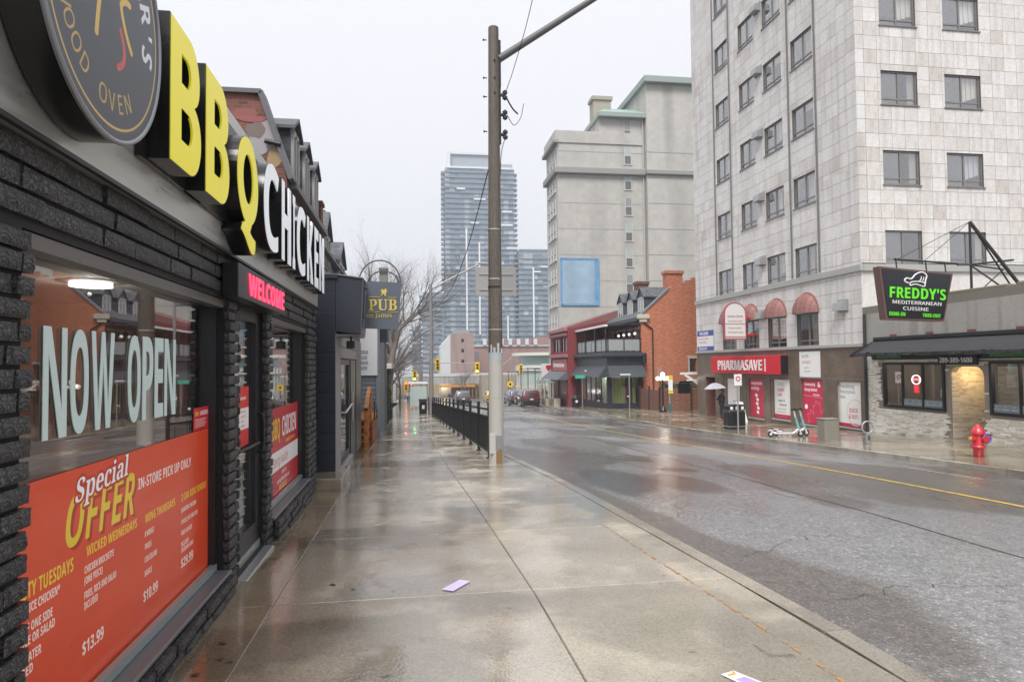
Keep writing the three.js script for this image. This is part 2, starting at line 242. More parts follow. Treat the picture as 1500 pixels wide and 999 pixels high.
{
  const edge = (D) => -1.75, j0 = (D) => -1.0, gap = 0.002;
  const rowsAt = [-2.8, -0.8, 1.2, 3.2, 5.18, 7.2, 9.12, 11.0]; while (rowsAt[rowsAt.length - 1] < 62) rowsAt.push(rowsAt[rowsAt.length - 1] + 1.95);
  for (let k = 0; k < rowsAt.length - 1; k++) {
    const d0 = rowsAt[k] + 0.008, d1 = rowsAt[k + 1] - 0.008;
    add(walk, 'paving_slab', slab((D) => -1.0 + gap, (D) => jointLineX(D) - gap, d0, d1, rr(-0.003, 0.003)), M.slab[k % 4]);
    add(walk, 'paving_slab', slab((D) => jointLineX(D) + gap, (D) => kerbL(D) - 0.17, d0, d1, rr(-0.003, 0.002)), M.slabRoad[k % 2]);
    add(walk, 'edge_slab', slab(edge, (D) => -1.0 - gap, d0, d1, rr(-0.004, 0.001)), M.slabEdge);
  }
  const far = rowsAt[rowsAt.length - 1];
  add(walk, 'far_pavement', sheet((D) => [-1.75, 0, kerbL(D) - 0.17], far, 117, 2.5, (x, D) => G(0, D)), M.slab[1]);
}
const kerb = struct('kerb', B(2.3, 2.4, -1.2, -1.1, -13, -12), M.joint);
for (let D = -8, k = 0; D < 116; D += D < 40 ? 2.4 : 6, k++) { const e = D + (D < 40 ? 2.4 : 6), i = 0.012, y = (x, d) => G(0, d) + 0.002;
  const P = (x, d, q) => [x, G(0, d) + q, d], top = [P(kerbL(D) - 0.16, D, 0.003), P(kerbL(D) - 0.015, D, 0.003), P(kerbL(e) - 0.015, e - i, 0.003), P(kerbL(e) - 0.16, e - i, 0.003)], mid = [P(kerbL(D) - 0.16, D, -0.01), P(kerbL(D), D, -0.014), P(kerbL(e), e - i, -0.014), P(kerbL(e) - 0.16, e - i, -0.01)], bot = mid.map(([x, q, d]) => [x, q - 0.3, d]);
  add(kerb, 'kerb_stone', [quad(...top), ...[0, 1, 2, 3].flatMap((a) => [quad(mid[a], mid[(a + 1) % 4], top[(a + 1) % 4], top[a]), quad(bot[a], bot[(a + 1) % 4], mid[(a + 1) % 4], mid[a])])], M.kerb[k % 2]); }
// right pavement and kerb
const walkR = struct('pavement_opposite', sheet((D) => [13.05, 14.5, 16.5, 18.3, D > 41 ? 30 : 18.8], -10, 117, 1.5, (x, D) => G(Math.min(x, 18.3), D)), M.walkR);
const kerbO = struct('kerb_opposite', B(13.0, 13.05, -3, -2.9, -11, -10.8), M.joint);
for (let D = -8, k = 0; D < 116; D += 3, k++) { const P = (x, d, q) => [x, G(13, d) + q, d], e = D + 2.985, top = [P(12.93, D, 0.002), P(13.07, D, 0.002), P(13.07, e, 0.002), P(12.93, e, 0.002)], mid = [P(12.9, D, -0.02), P(13.07, D, -0.02), P(13.07, e, -0.02), P(12.9, e, -0.02)], bot = mid.map(([x, q, d]) => [x, q - 0.3, d]);
  add(kerbO, 'kerb_stone', [quad(...top), ...[0, 1, 2, 3].flatMap((a) => [quad(mid[a], mid[(a + 1) % 4], top[(a + 1) % 4], top[a]), quad(bot[a], bot[(a + 1) % 4], mid[(a + 1) % 4], mid[a])])], M.kerb[k % 2]); }
// painted markings, laid 4 mm above the asphalt
function strip(xOf, w, d0, d1, lift, step = 1) { return sheet((D) => [xOf(D) - w / 2, xOf(D) + w / 2], d0, d1, Math.min(step, d1 - d0), (x, D) => roadY(x, D) + lift); }
const yellowX = (D) => lerpTab([[0, 9.0], [9, 9.0], [16, 8.6], [34, 8.3], [80, 8.3]], D);
struct('yellow_centre_line', strip(yellowX, 0.11, -8, 100, 0.005), M.yellow);
for (const [x, d0, l] of [[11.25, 11.9, 2.6], [11.2, 21.6, 3], [11.1, 31, 3], [11.1, 40, 3], [11.1, 49, 3]]) struct('white_lane_dash', strip(() => x, 0.1, d0, d0 + l, 0.005), M.white);
for (const [x, d0, l] of [[5.8, 9.6, 0.5], [5.7, 19, 2.0], [5.6, 29, 3]]) struct('white_lane_dash', strip(() => x, 0.09, d0, d0 + l, 0.005), M.faint);
struct('orange_survey_line', sheet((D) => { const x = lerpTab([[2, 2.26], [3.6, 2.27], [7.3, 2.1]], D); return [x - 0.012, x + 0.012]; }, 2.4, 7.3, 0.35, (x, D) => G(0, D) + 0.0045), M.survey);
// irregular patches and cracks in the asphalt
function crack(pts, w, s) { const out = []; const P = []; for (let i = 0; i < pts.length - 1; i++) { const n = 9; for (let k = 0; k < n; k++) { const t = k / n, x = pts[i][0] + (pts[i + 1][0] - pts[i][0]) * t + rr(-0.05, 0.05), d = pts[i][1] + (pts[i + 1][1] - pts[i][1]) * t + rr(-0.07, 0.07); P.push([x, d]); } }
  for (let i = 0; i < P.length - 1; i++) { const [x0, d0] = P[i], [x1, d1] = P[i + 1], l = Math.hypot(x1 - x0, d1 - d0), nx = (d1 - d0) / l * w * rr(0.4, 1), nd = -(x1 - x0) / l * w * rr(0.4, 1), Y = (x, d) => roadY(x, d) + 0.009; out.push(quad([x0 - nx, Y(x0, d0), d0 - nd], [x0 + nx, Y(x0, d0), d0 + nd], [x1 + nx, Y(x1, d1), d1 + nd], [x1 - nx, Y(x1, d1), d1 - nd])); }
  return mergeGeometries(out); }
for (const [pts, w] of [[[[3.2, 6.2], [4.4, 7.0], [4.9, 7.1]], 0.008], [[[3.3, 4.9], [4.2, 5.2], [5.4, 5.1]], 0.007], [[[5.3, 18], [5.4, 14], [6.2, 10.5], [6.9, 8.3]], 0.012], [[[6.3, 23], [6.6, 17], [7.4, 11.5], [8.3, 9]], 0.009], [[[3.0, 14.5], [4.3, 14.2], [5.1, 14.9]], 0.014], [[[4.6, 14.6], [4.8, 12.4], [5.3, 11.0]], 0.012], [[[7.2, 6.6], [8.6, 6.9], [9.8, 6.2]], 0.008], [[[3.4, 8.2], [3.9, 9.6], [3.6, 11]], 0.007]]) struct('road_crack', crack(pts, w * 0.5), M.crack);
struct('road_seam', strip((D) => 6.1 + 0.06 * Math.sin(D * 0.35) + 0.03 * Math.sin(D * 1.7), 0.022, 3, 70, 0.0045, 0.5), M.tar); struct('road_seam', strip((D) => 11.9 + 0.05 * Math.sin(D * 0.4), 0.02, 4, 60, 0.0045, 0.5), M.tar);
// opposite pavement joints: shallow dark grooves filled with grit
for (let D = 12; D < 40; D += 1.8) add(walkR, 'pavement_joint', sheet(() => [13.1, 18.15], D, D + 0.016, 0.016, (x, d) => G(x, d) + 0.003), M.joint);
// ---------------------------------------------------------------- left: chicken shop
const shop = thing('chicken_shop_building', 'black split-face brick shop front with large window covered by an orange-red offer poster', 'shop building', [-1.4, -0.12, 6.4]);
{
  const WX = -1.40, PX = -1.55;                        // brick face, glass plane
  // rough brick variants: unit bricks, front face towards +X, length along Z
  const variants = Array.from({ length: 10 }, (_, k) => {
    const nx = 7, ny = 4, pos = [], idx = [];
    for (let j = 0; j <= ny; j++) for (let i = 0; i <= nx; i++) { const e = i === 0 || j === 0 || i === nx || j === ny; const u = i / nx, v = j / ny; pos.push(e ? -0.2 - 0.15 * hash(i, j, k) : 0.62 * (fbm(u * 0.7 + k * 0.13, v * 0.5 + k * 0.31, 7, 3, k + 40, 0.7) - 0.35), v - 0.5 + (e ? (j === 0 ? 0.06 : j === ny ? -0.06 : 0) : (hash(i, j, k + 9) - 0.5) * 0.1), -(u - 0.5)); }
    for (let j = 0; j < ny; j++) for (let i = 0; i < nx; i++) { const a = j * (nx + 1) + i, b = a + 1, c = a + nx + 1, d = c + 1; if ((i + j + k) % 2) idx.push(a, b, d, a, d, c); else idx.push(a, b, c, b, d, c); }
    // skirt to the wall
    const rim = []; for (let i = 0; i < nx; i++) rim.push(i); for (let j = 0; j < ny; j++) rim.push(j * (nx + 1) + nx); for (let i = nx; i > 0; i--) rim.push(ny * (nx + 1) + i); for (let j = ny; j > 0; j--) rim.push(j * (nx + 1));
    const n0 = pos.length / 3; for (const r of rim) pos.push(-2.2, pos[r * 3 + 1], pos[r * 3 + 2]);
    for (let q = 0; q < rim.length; q++) { const a = rim[q], b = rim[(q + 1) % rim.length], c = n0 + q, d = n0 + (q + 1) % rim.length; idx.push(a, c, b, b, c, d); }
    let geo = new THREE.BufferGeometry(); geo.setAttribute('position', new THREE.Float32BufferAttribute(pos, 3)); geo.setIndex(idx); return geo;
  });
  // scaled versions are shared: lengths 0.18, 0.24, 0.30, 0.42 at course height ~0.087
  const shape = new Map();
  const brickGeo = (len, h) => { const key = Math.round(len * 25) + '_' + Math.round(h * 250) + '_' + Math.floor(rnd() * 4); if (!shape.has(key)) { const q = variants[Math.floor(rnd() * 10)].clone().scale(0.021, h, len); const w = uvM(q); w.computeVertexNormals(); shape.set(key, toCreasedNormals(w, 0.5)); } return shape.get(key); };
  let count = 0; const rest = [];
  function lay(d0, d1, y0, y1, course, lens, X = WX, seedShift = 0) {
    const nr = Math.max(1, Math.round((y1 - y0) / course)), h = (y1 - y0) / nr;
    for (let r = 0; r < nr; r++) { let d = d0, first = true; while (d < d1 - 0.01) { let L = pick(lens); if (first && r % 2) L *= 0.6; first = false; if (d + L > d1 - 0.07) L = d1 - d; L = Math.round(L * 25) / 25 || 0.04; const Lq = Math.min(L, d1 - d + 0.02);
      const m = put(shop, 'brick', brickGeo(Lq - 0.012, h - 0.009), M.black[Math.floor(rnd() * 4)], X + rr(-0.008, 0.01), y0 + (r + 0.5) * h, d + Lq / 2); m.rotation.z = rr(-0.05, 0.05); d += Lq; count++; } }
  }
  const by = (D) => G(0, D) - 0.05;
  lay(2.05, 2.76, -0.06, 2.16, 0.087, [0.3, 0.22, 0.4]);                 // near pier
  lay(5.55, 5.85, -0.14, 2.18, 0.087, [0.3]);                            // pier between window and door
  lay(6.97, 7.25, -0.16, 2.18, 0.087, [0.28]);
  lay(9.73, 10.5, -0.2, 2.18, 0.087, [0.4, 0.2, 0.3]);
  lay(2.05, 10.5, 2.2, 2.5, 0.1, [0.44, 0.36, 0.5]);                     // lintel courses
  lay(2.76, 5.55, -0.12, 0.04, 0.08, [0.3, 0.22, 0.26], -1.335);           // base under the windows
  lay(7.25, 9.73, -0.2, 0.06, 0.087, [0.3, 0.22, 0.26], -1.335);
  // wall core behind the bricks
  add(shop, 'wall', [B(-1.72, -1.43, -0.5, 2.49, 1.2, 2.74), B(-1.72, -1.43, -0.5, 2.17, 5.57, 5.83), B(-1.72, -1.43, -0.5, 2.17, 6.99, 7.23), B(-1.72, -1.43, -0.5, 2.17, 9.75, 10.48), B(-1.72, -1.43, 2.17, 2.49, 2.74, 10.48), B(-1.75, -1.39, -0.5, 0.03, 2.74, 5.57), B(-1.75, -1.39, -0.5, 0.05, 7.23, 9.75), B(-1.73, -1.42, -0.5, -0.1, 5.83, 6.99),
    B(-1.72, -1.43, -0.5, 3.55, -6, 1.2), B(-7.2, -1.72, 2.49, 3.3, 10.38, 10.48), B(-7.2, -1.72, -0.5, 2.49, 10.3, 10.48), B(-7.3, -7.2, -0.5, 3.3, -6, 10.48), B(-7.2, -1.73, -0.5, 2.6, -6, -5.9)], M.blackJoint);
  add(shop, 'roof', [B(-7.3, -1.45, 3.3, 3.5, -6, 10.46)], M.frameDark);
  add(shop, 'window_sill', [RB(-1.52, -1.375, 0.04, 0.07, 2.76, 5.56, 0.012)], S(0.13, 0.13, 0.135, 0.4));
  add(shop, 'window_sill', [RB(-1.52, -1.375, 0.06, 0.09, 7.25, 9.73, 0.012)], S(0.13, 0.13, 0.135, 0.4));
  add(shop, 'door_sill', [RB(-1.6, -1.33, -0.17, -0.11, 5.86, 6.96, 0.01)], M.alu);
  // big window: frame, pane, print on it
  const frame = (d0, d1, y0, y1, name) => add(shop, name, [B(-1.60, -1.49, y0, y0 + 0.06, d0, d1), B(-1.60, -1.49, y1 - 0.05, y1, d0, d1), B(-1.60, -1.49, y0 + 0.06, y1 - 0.05, d0, d0 + 0.05), B(-1.60, -1.49, y0 + 0.06, y1 - 0.05, d1 - 0.06, d1)], M.frameDark);
  const w1 = frame(2.74, 5.56, 0.03, 2.2, 'window');
  add(w1, 'head_trim', [B(-1.53, -1.44, 2.105, 2.165, 2.77, 5.54)], S(0.16, 0.155, 0.15, 0.35, { metalness: 0.5 }));
  add(w1, 'sill_trim', [B(-1.53, -1.485, 0.075, 0.125, 2.77, 5.54)], S(0.30, 0.36, 0.36, 0.25, { metalness: 0.3 }));
  add(w1, 'pane', B(PX - 0.004, PX + 0.004, 0.06, 2.17, 2.76, 5.53), M.glass);
  const w2 = frame(7.24, 9.74, 0.05, 2.2, 'window');
  add(w2, 'head_trim', [B(-1.53, -1.44, 2.105, 2.165, 7.26, 9.72)], S(0.16, 0.155, 0.15, 0.35, { metalness: 0.5 }));
  add(w2, 'sill_trim', [B(-1.53, -1.485, 0.1, 0.15, 7.26, 9.72)], S(0.30, 0.36, 0.36, 0.25, { metalness: 0.3 }));
  add(w2, 'pane', B(PX - 0.004, PX + 0.004, 0.09, 2.17, 7.26, 9.71), M.glass);
  const face = (d0, d1, y0, y1, X) => quad([X, y0, d0], [X, y0, d1], [X, y1, d1], [X, y1, d0]);
  // NOW OPEN: each letter cut vinyl
  const vinyl = S(0.62, 0.76, 0.74, 0.35), NX = PX + 0.008; let nd = 3.12; const nw = { N: 0.235, O: 0.205, W: 0.30, P: 0.19, E: 0.165, ' ': 0.13 };
  for (const ch of 'NOW OPEN') { if (ch !== ' ') add(w1, 'letter', words(ch, { side: 1, at: NX, a0: nd, y: 1.335, h: 0.49, w: nw[ch] * 0.86, depth: 0.003 }), vinyl); nd += nw[ch]; }
  const poster1 = printed(2.72, 1.09, 620, (x, W, H) => {
    x.fillStyle = '#e4502f'; x.fillRect(0, 0, W, H); const s = W / 2.71, X = (m) => m * s, Y = (m) => H - m * s;      // metres from lower left
    const fit = (t, x0, x1, y, cap, col, st = 'bold') => { x.save(); x.font = `${st} 100px sans-serif`; const w = x.measureText(t).width; x.translate(X(x0), Y(y)); x.scale((x1 - x0) * s / w, cap * s / 72); x.fillStyle = col; x.fillText(t, 0, 0); x.restore(); };
    const wt = '#fff1ea', ye = '#f6d63c';
    fit('OFFER', 0.535, 1.325, 0.715, 0.235, '#b5331f', 'italic bold'); fit('OFFER', 0.51, 1.30, 0.735, 0.235, '#f3d23a', 'italic bold');
    x.save(); x.translate(X(0.62), Y(0.925)); x.rotate(-0.07); x.font = `italic bold ${0.15 * s}px serif`; x.scale(0.60 * s / x.measureText('Special').width, 1); x.lineWidth = 0.03 * s; x.lineJoin = 'round'; x.strokeStyle = '#c23a26'; x.strokeText('Special', 0, 0); x.fillStyle = '#ffffff'; x.fillText('Special', 0, 0); x.restore();
    fit('IN-STORE PICK UP ONLY', 1.36, 2.30, 0.855, 0.062, wt);
    fit('TASTY TUESDAYS', 0.13, 0.62, 0.62, 0.062, ye); fit('WICKED WEDNESDAYS', 0.745, 1.35, 0.648, 0.05, ye); fit('WING THURSDAYS', 1.47, 1.98, 0.642, 0.05, ye); fit('2 CAN DINE SUNDAY', 2.1, 2.66, 0.642, 0.05, ye);
    const L = (rows, x0, cap) => rows.forEach(([t, x1, y]) => fit(t, x0, x1, y, cap, wt));
    L([["HEN'S CHOICE CHICKEN*", 0.50, 0.56], ['CHOICE OF ONE SIDE', 0.44, 0.48], ['FRIES, RICE OR SALAD', 0.46, 0.43], ['POP OR WATER', 0.35, 0.36], ['INCLUDED', 0.29, 0.31]], 0.06, 0.04);
    L([['CHICKEN BROCHETTE', 1.05, 0.57], ['(ONE PIECE)', 0.92, 0.52], ['FRIES, RICE AND SALAD', 1.08, 0.45], ['INCLUDED', 0.87, 0.40]], 0.725, 0.036);
    L([['8 WINGS', 1.61, 0.56], ['FRIES', 1.57, 0.485], ['COLESLAW', 1.66, 0.41], ['SAUCE', 1.58, 0.33]], 1.465, 0.033);
    L([['QUARTER CHICKEN', 2.42, 0.565], ['CHOICE OF ONE SIDE', 2.46, 0.485], ['FRIES OR RICE', 2.33, 0.41], ['INCLUDED', 2.26, 0.335], ['COLESLAW LARGE', 2.36, 0.295]], 2.1, 0.03);
    fit('$13.99', 0.71, 0.94, 0.19, 0.062, wt); fit('$10.99', 1.45, 1.68, 0.185, 0.062, wt); fit('$29.99', 2.1, 2.36, 0.19, 0.062, wt);
  }, { roughness: 0.22, bumpMap: (() => { const t = tex(512, 256, 1, (u, v) => fbm(u, v, 5, 4, 1301), false); return t; })(), bumpScale: 0.012 });
  add(w1, 'offer_poster', face(2.79, 5.5, 0.09, 1.175, NX), poster1, { keepUV: true, label: 'orange-red special offer menu poster filling the lower window' });
  const small = printed(0.27, 0.16, 700, (x, W, H) => { x.fillStyle = '#c8303a'; x.fillRect(0, 0, W, H); ctxt(x, 'BBQ', W * 0.1, H * 0.36, H * 0.26, '#f2d23a', { cx: 0.8 }); ctxt(x, 'CHICKEN', W * 0.42, H * 0.36, H * 0.26, '#fff', { cx: 0.8 }); x.fillStyle = '#f4d9d6'; for (let i = 0; i < 4; i++) x.fillRect(W * 0.1, H * (0.52 + i * 0.1), W * (0.75 - 0.08 * (i % 2)), H * 0.035); }, { roughness: 0.3 });
  add(w1, 'small_notice', face(5.14, 5.5, 1.18, 1.345, NX), small, { keepUV: true });
  const poster2 = printed(2.3, 1.12, 420, (x, W, H) => { x.fillStyle = '#c5333f'; x.fillRect(0, 0, W, H); ctxt(x, 'BBQ', W * 0.04, H * 0.36, H * 0.33, '#f2cf35', { cx: 0.8 }); ctxt(x, 'CHICKEN', W * 0.37, H * 0.36, H * 0.33, '#fff', { cx: 0.8 }); ctxt(x, 'www.bbqchicken.com', W * 0.5, H * 0.45, H * 0.07, '#f2cf35', {}); x.fillStyle = '#f6f2f0'; x.fillRect(0, H * 0.5, W, H * 0.22); ctxt(x, 'Catering Available', W * 0.05, H * 0.67, H * 0.16, '#c5333f', { style: 'italic', cx: 0.85 }); ctxt(x, 'CONTACT US', W * 0.36, H * 0.80, H * 0.06, '#fbe4e2'); ctxt(x, 'catering@bbqchicken.com', W * 0.2, H * 0.88, H * 0.07, '#fbe4e2'); ctxt(x, '905-308-9222', W * 0.27, H * 0.97, H * 0.09, '#f2cf35'); }, { roughness: 0.25 });
  add(w2, 'catering_poster', face(7.86, 9.68, 0.14, 1.16, NX), poster2, { keepUV: true, label: 'red catering poster with yellow and white lettering' });
  // door: frame, leaf, glass, handles, notice
  const door = add(shop, 'door', [B(-1.56, -1.47, -0.11, 2.18, 5.86, 5.93), B(-1.56, -1.47, -0.11, 2.18, 6.78, 6.97), B(-1.56, -1.47, 2.06, 2.18, 5.93, 6.78), B(-1.56, -1.47, -0.11, 0.16, 5.93, 6.78)], M.frameDark);
  add(door, 'pane', B(-1.52, -1.512, 0.16, 2.06, 5.93, 6.78), M.glass);
  add(door, 'kick_rail', B(-1.472, -1.462, -0.10, -0.03, 5.9, 6.95), M.alu);
  add(door, 'handle', [curve([[-1.47, 0.82, 6.84], [-1.42, 0.83, 6.84], [-1.41, 0.88, 6.84], [-1.41, 1.13, 6.84], [-1.42, 1.18, 6.84], [-1.47, 1.19, 6.84]], 0.013)], M.blackMetal);
  add(door, 'handle', [T([-1.43, 0.92, 5.96], [-1.43, 0.92, 6.75], 0.014), T([-1.43, 0.92, 5.98], [-1.5, 0.92, 5.98], 0.01), T([-1.43, 0.92, 6.73], [-1.5, 0.92, 6.73], 0.01)], M.blackMetal);
  add(door, 'hours_notice', face(6.3, 6.66, 0.92, 1.46, -1.508), printed(0.36, 0.54, 500, (x, W, H) => { x.fillStyle = '#d63a34'; x.fillRect(0, 0, W, H); ctxt(x, 'WE ARE OPEN', W * 0.12, H * 0.22, H * 0.075, '#fff', { cx: 0.8 }); x.fillStyle = '#f3efec'; x.fillRect(0, H * 0.36, W, H * 0.36); for (let i = 0; i < 4; i++) ctxt(x, ['MON-THU 11-9', 'FRI-SAT 11-10', 'SUN 12-9', 'OPEN DAILY'][i], W * 0.2, H * (0.44 + i * 0.08), H * 0.05, '#c23b38'); }), { keepUV: true });
  // fascia: brushed sheet metal, the letters' dark reflection in it built as a black panel
  const metal = new THREE.MeshStandardMaterial({ color: lin(0.60, 0.60, 0.57), metalness: 0.75, roughness: 1, roughnessMap: tex(256, 256, 1.3, (u, v) => 0.22 + 0.16 * vnoise(u * 3, v * 90, 90, 3) + 0.1 * fbm(u, v, 5, 3, 9), false), bumpMap: grainBump, bumpScale: 0.0006 });
  add(shop, 'metal_fascia', [B(-1.46, -1.355, 2.5, 3.6, -6, 10.32)], metal);
  add(shop, 'fascia_drip_edge', [B(-1.36, -1.335, 2.485, 2.505, -6, 10.33)], M.frameDark);
  // room behind the glass
  add(shop, 'floor', B(-7.2, -1.74, -0.14, -0.1, -5.9, 10.3), S(0.16, 0.10, 0.085, 0.35));
  add(shop, 'ceiling', B(-7.2, -1.73, 2.55, 2.6, -5.9, 10.3), S(0.5, 0.48, 0.45, 0.8));
  add(shop, 'inner_wall', [B(-7.19, -7.12, -0.1, 2.55, -5.9, 10.3), B(-7.1, -1.74, -0.1, 2.55, 10.2, 10.29), B(-7.1, -1.74, -0.1, 2.55, -5.88, -5.8)], S(0.28, 0.13, 0.09, 0.7));
  add(shop, 'counter', [RB(-5.2, -4.5, -0.1, 1.0, 3.6, 8.2, 0.02), RB(-5.3, -4.4, 1.0, 1.06, 3.5, 8.3, 0.02)], S(0.20, 0.045, 0.04, 0.35));
  add(shop, 'menu_board', B(-7.1, -7.05, 1.55, 2.3, 3.5, 8.0), S(0.12, 0.1, 0.09, 0.4));
  const lamp = add(shop, 'ceiling_lamp', new THREE.CylinderGeometry(0.2, 0.2, 0.05, 40).translate(-3.3, 2.52, -7.6), S(0.9, 0.9, 0.85, 0.4, { emissive: lin(1, 0.96, 0.85), emissiveIntensity: 0.7 }));
  add(shop, 'ceiling_lamp', new THREE.CylinderGeometry(0.2, 0.2, 0.05, 40).translate(-4.6, 2.52, -4.6), lamp.material);
  for (const [x, d] of [[-3.3, 7.6], [-4.6, 4.6]]) { const L = new THREE.PointLight(new THREE.Color(1, 0.93, 0.8), 0.35, 0, 2); L.position.set(x, 2.42, -d); L.castShadow = true; scene.add(L); }
}
// channel letters of the shop sign: one thing, each letter a part
{
  const sign = thing('shop_letter_sign', 'big yellow BBQ and white CHICKEN block letters along the metal fascia', 'shop sign', [-1.36, 2.68, 6.7]);
  const yel = S(0.82, 0.72, 0.02, 0.3, { emissive: lin(1, 0.88, 0.03), emissiveIntensity: 0.07 }), wht = S(0.82, 0.84, 0.88, 0.3, { emissive: lin(0.9, 0.95, 1), emissiveIntensity: 0.08 }), blk = S(0.012, 0.012, 0.012, 0.25);
  add(sign, 'letter_reflection_panel', [B(-1.352, -1.325, 2.70, 3.46, 3.56, 9.98)], blk);  // black sheet stands in for the letters' shade and reflection on the metal
  const FX = -1.20;                                   // letter faces
  function letter(ch, d0, d1, y0, y1, mat, shape) {
    const mk = (depth, bevel) => { let q; if (shape) { q = new THREE.ExtrudeGeometry(shape(), { depth, bevelEnabled: bevel > 0, bevelSize: bevel, bevelThickness: bevel, bevelSegments: 2, curveSegments: 20 }); q.computeBoundingBox(); const b = q.boundingBox; q.translate(-b.min.x, -b.min.y, -b.min.z).scale((d1 - d0) / (b.max.x - b.min.x), (y1 - y0) / (b.max.y - b.min.y), 1).rotateY(Math.PI / 2).translate(0, y0, -d0); } else q = words(ch, { side: 1, at: 0, a0: d0, y: y0, h: y1 - y0, w: d1 - d0, depth, cs: 12 }); return q; };
    const can = add(sign, 'letter', mk(0.13, 0).translate(FX - 0.145, 0, 0), blk, { label: `${mat === yel ? 'yellow' : 'white'} letter ${ch}` });
    const cx = (d0 + d1) / 2, cy = (y0 + y1) / 2, s = 1 - 0.022 / (d1 - d0 > 0.2 ? d1 - d0 : 0.25);
    add(can, 'letter_face', mk(0.012, 0).translate(0, -cy, cx).scale(1, 1 - 0.014, s).translate(FX - 0.0235, cy, -cx), mat);
  }
  const shapeB = () => { const s = new THREE.Shape(); s.moveTo(0, 0); s.lineTo(0.36, 0); s.bezierCurveTo(0.66, 0, 0.70, 0.47, 0.46, 0.53); s.bezierCurveTo(0.66, 0.6, 0.6, 1, 0.34, 1); s.lineTo(0, 1); s.closePath();
    const h1 = new THREE.Path(); h1.moveTo(0.2, 0.2); h1.lineTo(0.34, 0.2); h1.bezierCurveTo(0.46, 0.22, 0.46, 0.42, 0.34, 0.43); h1.lineTo(0.2, 0.43); h1.closePath(); const h2 = new THREE.Path(); h2.moveTo(0.2, 0.61); h2.lineTo(0.31, 0.61); h2.bezierCurveTo(0.42, 0.63, 0.42, 0.81, 0.31, 0.82); h2.lineTo(0.2, 0.82); h2.closePath(); s.holes.push(h1, h2); return s; };
  const shapeQ = () => { const s = new THREE.Shape(); const n = 40, out = []; for (let i = 0; i <= n; i++) { const a = -Math.PI / 2 - 0.35 - i / n * (Math.PI * 2 - 0.7); out.push([0.36 + 0.36 * Math.cos(a), 0.68 + 0.42 * Math.sin(a)]); }
    s.moveTo(...out[0]); for (const p of out.slice(1)) s.lineTo(...p); s.lineTo(0.42, 0.2); s.bezierCurveTo(0.5, 0.16, 0.58, 0.16, 0.62, 0.15); s.bezierCurveTo(0.62, 0.04, 0.6, 0, 0.5, 0.0); s.bezierCurveTo(0.36, 0.02, 0.3, 0.14, 0.12, 0.17); s.bezierCurveTo(0.16, 0.24, 0.2, 0.26, 0.26, 0.27); s.closePath();
    const h = new THREE.Path(); h.absellipse(0.36, 0.7, 0.175, 0.24, 0, Math.PI * 2, true); s.holes.push(h); return s; };
  letter('B', 3.63, 4.16, 2.71, 3.48, yel, shapeB); letter('B', 4.24, 4.79, 2.70, 3.48, yel, shapeB); letter('Q', 4.99, 5.67, 2.51, 3.39, yel, shapeQ);
  let k = 0; for (const [ch, a, b] of [['C', 5.88, 6.54], ['H', 6.68, 7.2], ['I', 7.3, 7.45], ['C', 7.56, 8.18], ['K', 8.3, 8.82], ['E', 8.93, 9.31], ['N', 9.41, 9.92]]) letter(ch, a, b, 2.67, 3.46, wht);
  const shop2 = thing('round_shop_sign', 'round dark grey wall sign reading wood oven in a thin gold ring', 'shop sign', [-1.3, 2.58, 2.9]);
  const rS = 0.555, cD = 2.90, cY = 3.13;
  add(shop2, 'sign_can', [new THREE.CylinderGeometry(rS, rS, 0.14, 64).rotateZ(Math.PI / 2).translate(-1.275, cY, -cD)], blk);
  const m = printed(1, 1, 900, (x, W, H) => {
    x.fillStyle = '#4d5058'; x.fillRect(0, 0, W, H); for (let i = 0; i < 9000; i++) { x.fillStyle = rnd() > 0.5 ? '#565962' : '#44474e'; x.fillRect(rnd() * W, rnd() * H, 2, 2); }
    x.strokeStyle = '#d2b068'; x.lineWidth = W * 0.010; x.beginPath(); x.arc(W / 2, H / 2, W * 0.455, 0, 7); x.stroke();
    const around = (s, a0, da, r, size, col, flip, st) => { [...s].forEach((ch, i) => { const a = a0 + da * i; x.save(); x.translate(W / 2 + Math.cos(a) * r, H / 2 + Math.sin(a) * r); x.rotate(flip ? a - Math.PI / 2 : a + Math.PI / 2); x.textAlign = 'center'; x.font = `${st} ${size}px sans-serif`; x.fillStyle = col; x.fillText(ch, 0, size * 0.35); x.restore(); }); };
    around('WOOD OVEN', 2.72, -0.205, W * 0.36, W * 0.10, '#c9a85c', true, 'normal'); around("ER'S", -0.62, 0.25, W * 0.36, W * 0.15, '#e8eaee', false, 'bold'); around('O', -2.75, 0.3, W * 0.35, W * 0.17, '#e8eaee', false, 'bold');
    const st = (col, w, pts) => { x.strokeStyle = col; x.lineWidth = W * w; x.lineCap = 'round'; x.beginPath(); x.moveTo(pts[0] * W, pts[1] * H); for (let i = 2; i < pts.length; i += 4) x.quadraticCurveTo(pts[i] * W, pts[i + 1] * H, pts[i + 2] * W, pts[i + 3] * H); x.stroke(); };
    st('#e4bd5c', 0.028, [0.47, 0.36, 0.42, 0.48, 0.40, 0.66]); st('#d2584d', 0.032, [0.48, 0.2, 0.6, 0.24, 0.62, 0.38]); st('#e4bd5c', 0.026, [0.68, 0.42, 0.62, 0.42, 0.60, 0.46, 0.62, 0.53, 0.70, 0.60]); st('#d2584d', 0.026, [0.60, 0.56, 0.68, 0.66, 0.58, 0.71]); x.fillStyle = '#e4bd5c'; x.beginPath(); x.arc(W * 0.53, H * 0.44, W * 0.02, 0, 7); x.fill();
  }, { roughness: 0.35 });
  const face = new THREE.CircleGeometry(rS - 0.004, 64).rotateY(Math.PI / 2).translate(-1.202, cY, -cD); add(shop2, 'sign_face', face, m, { keepUV: true });
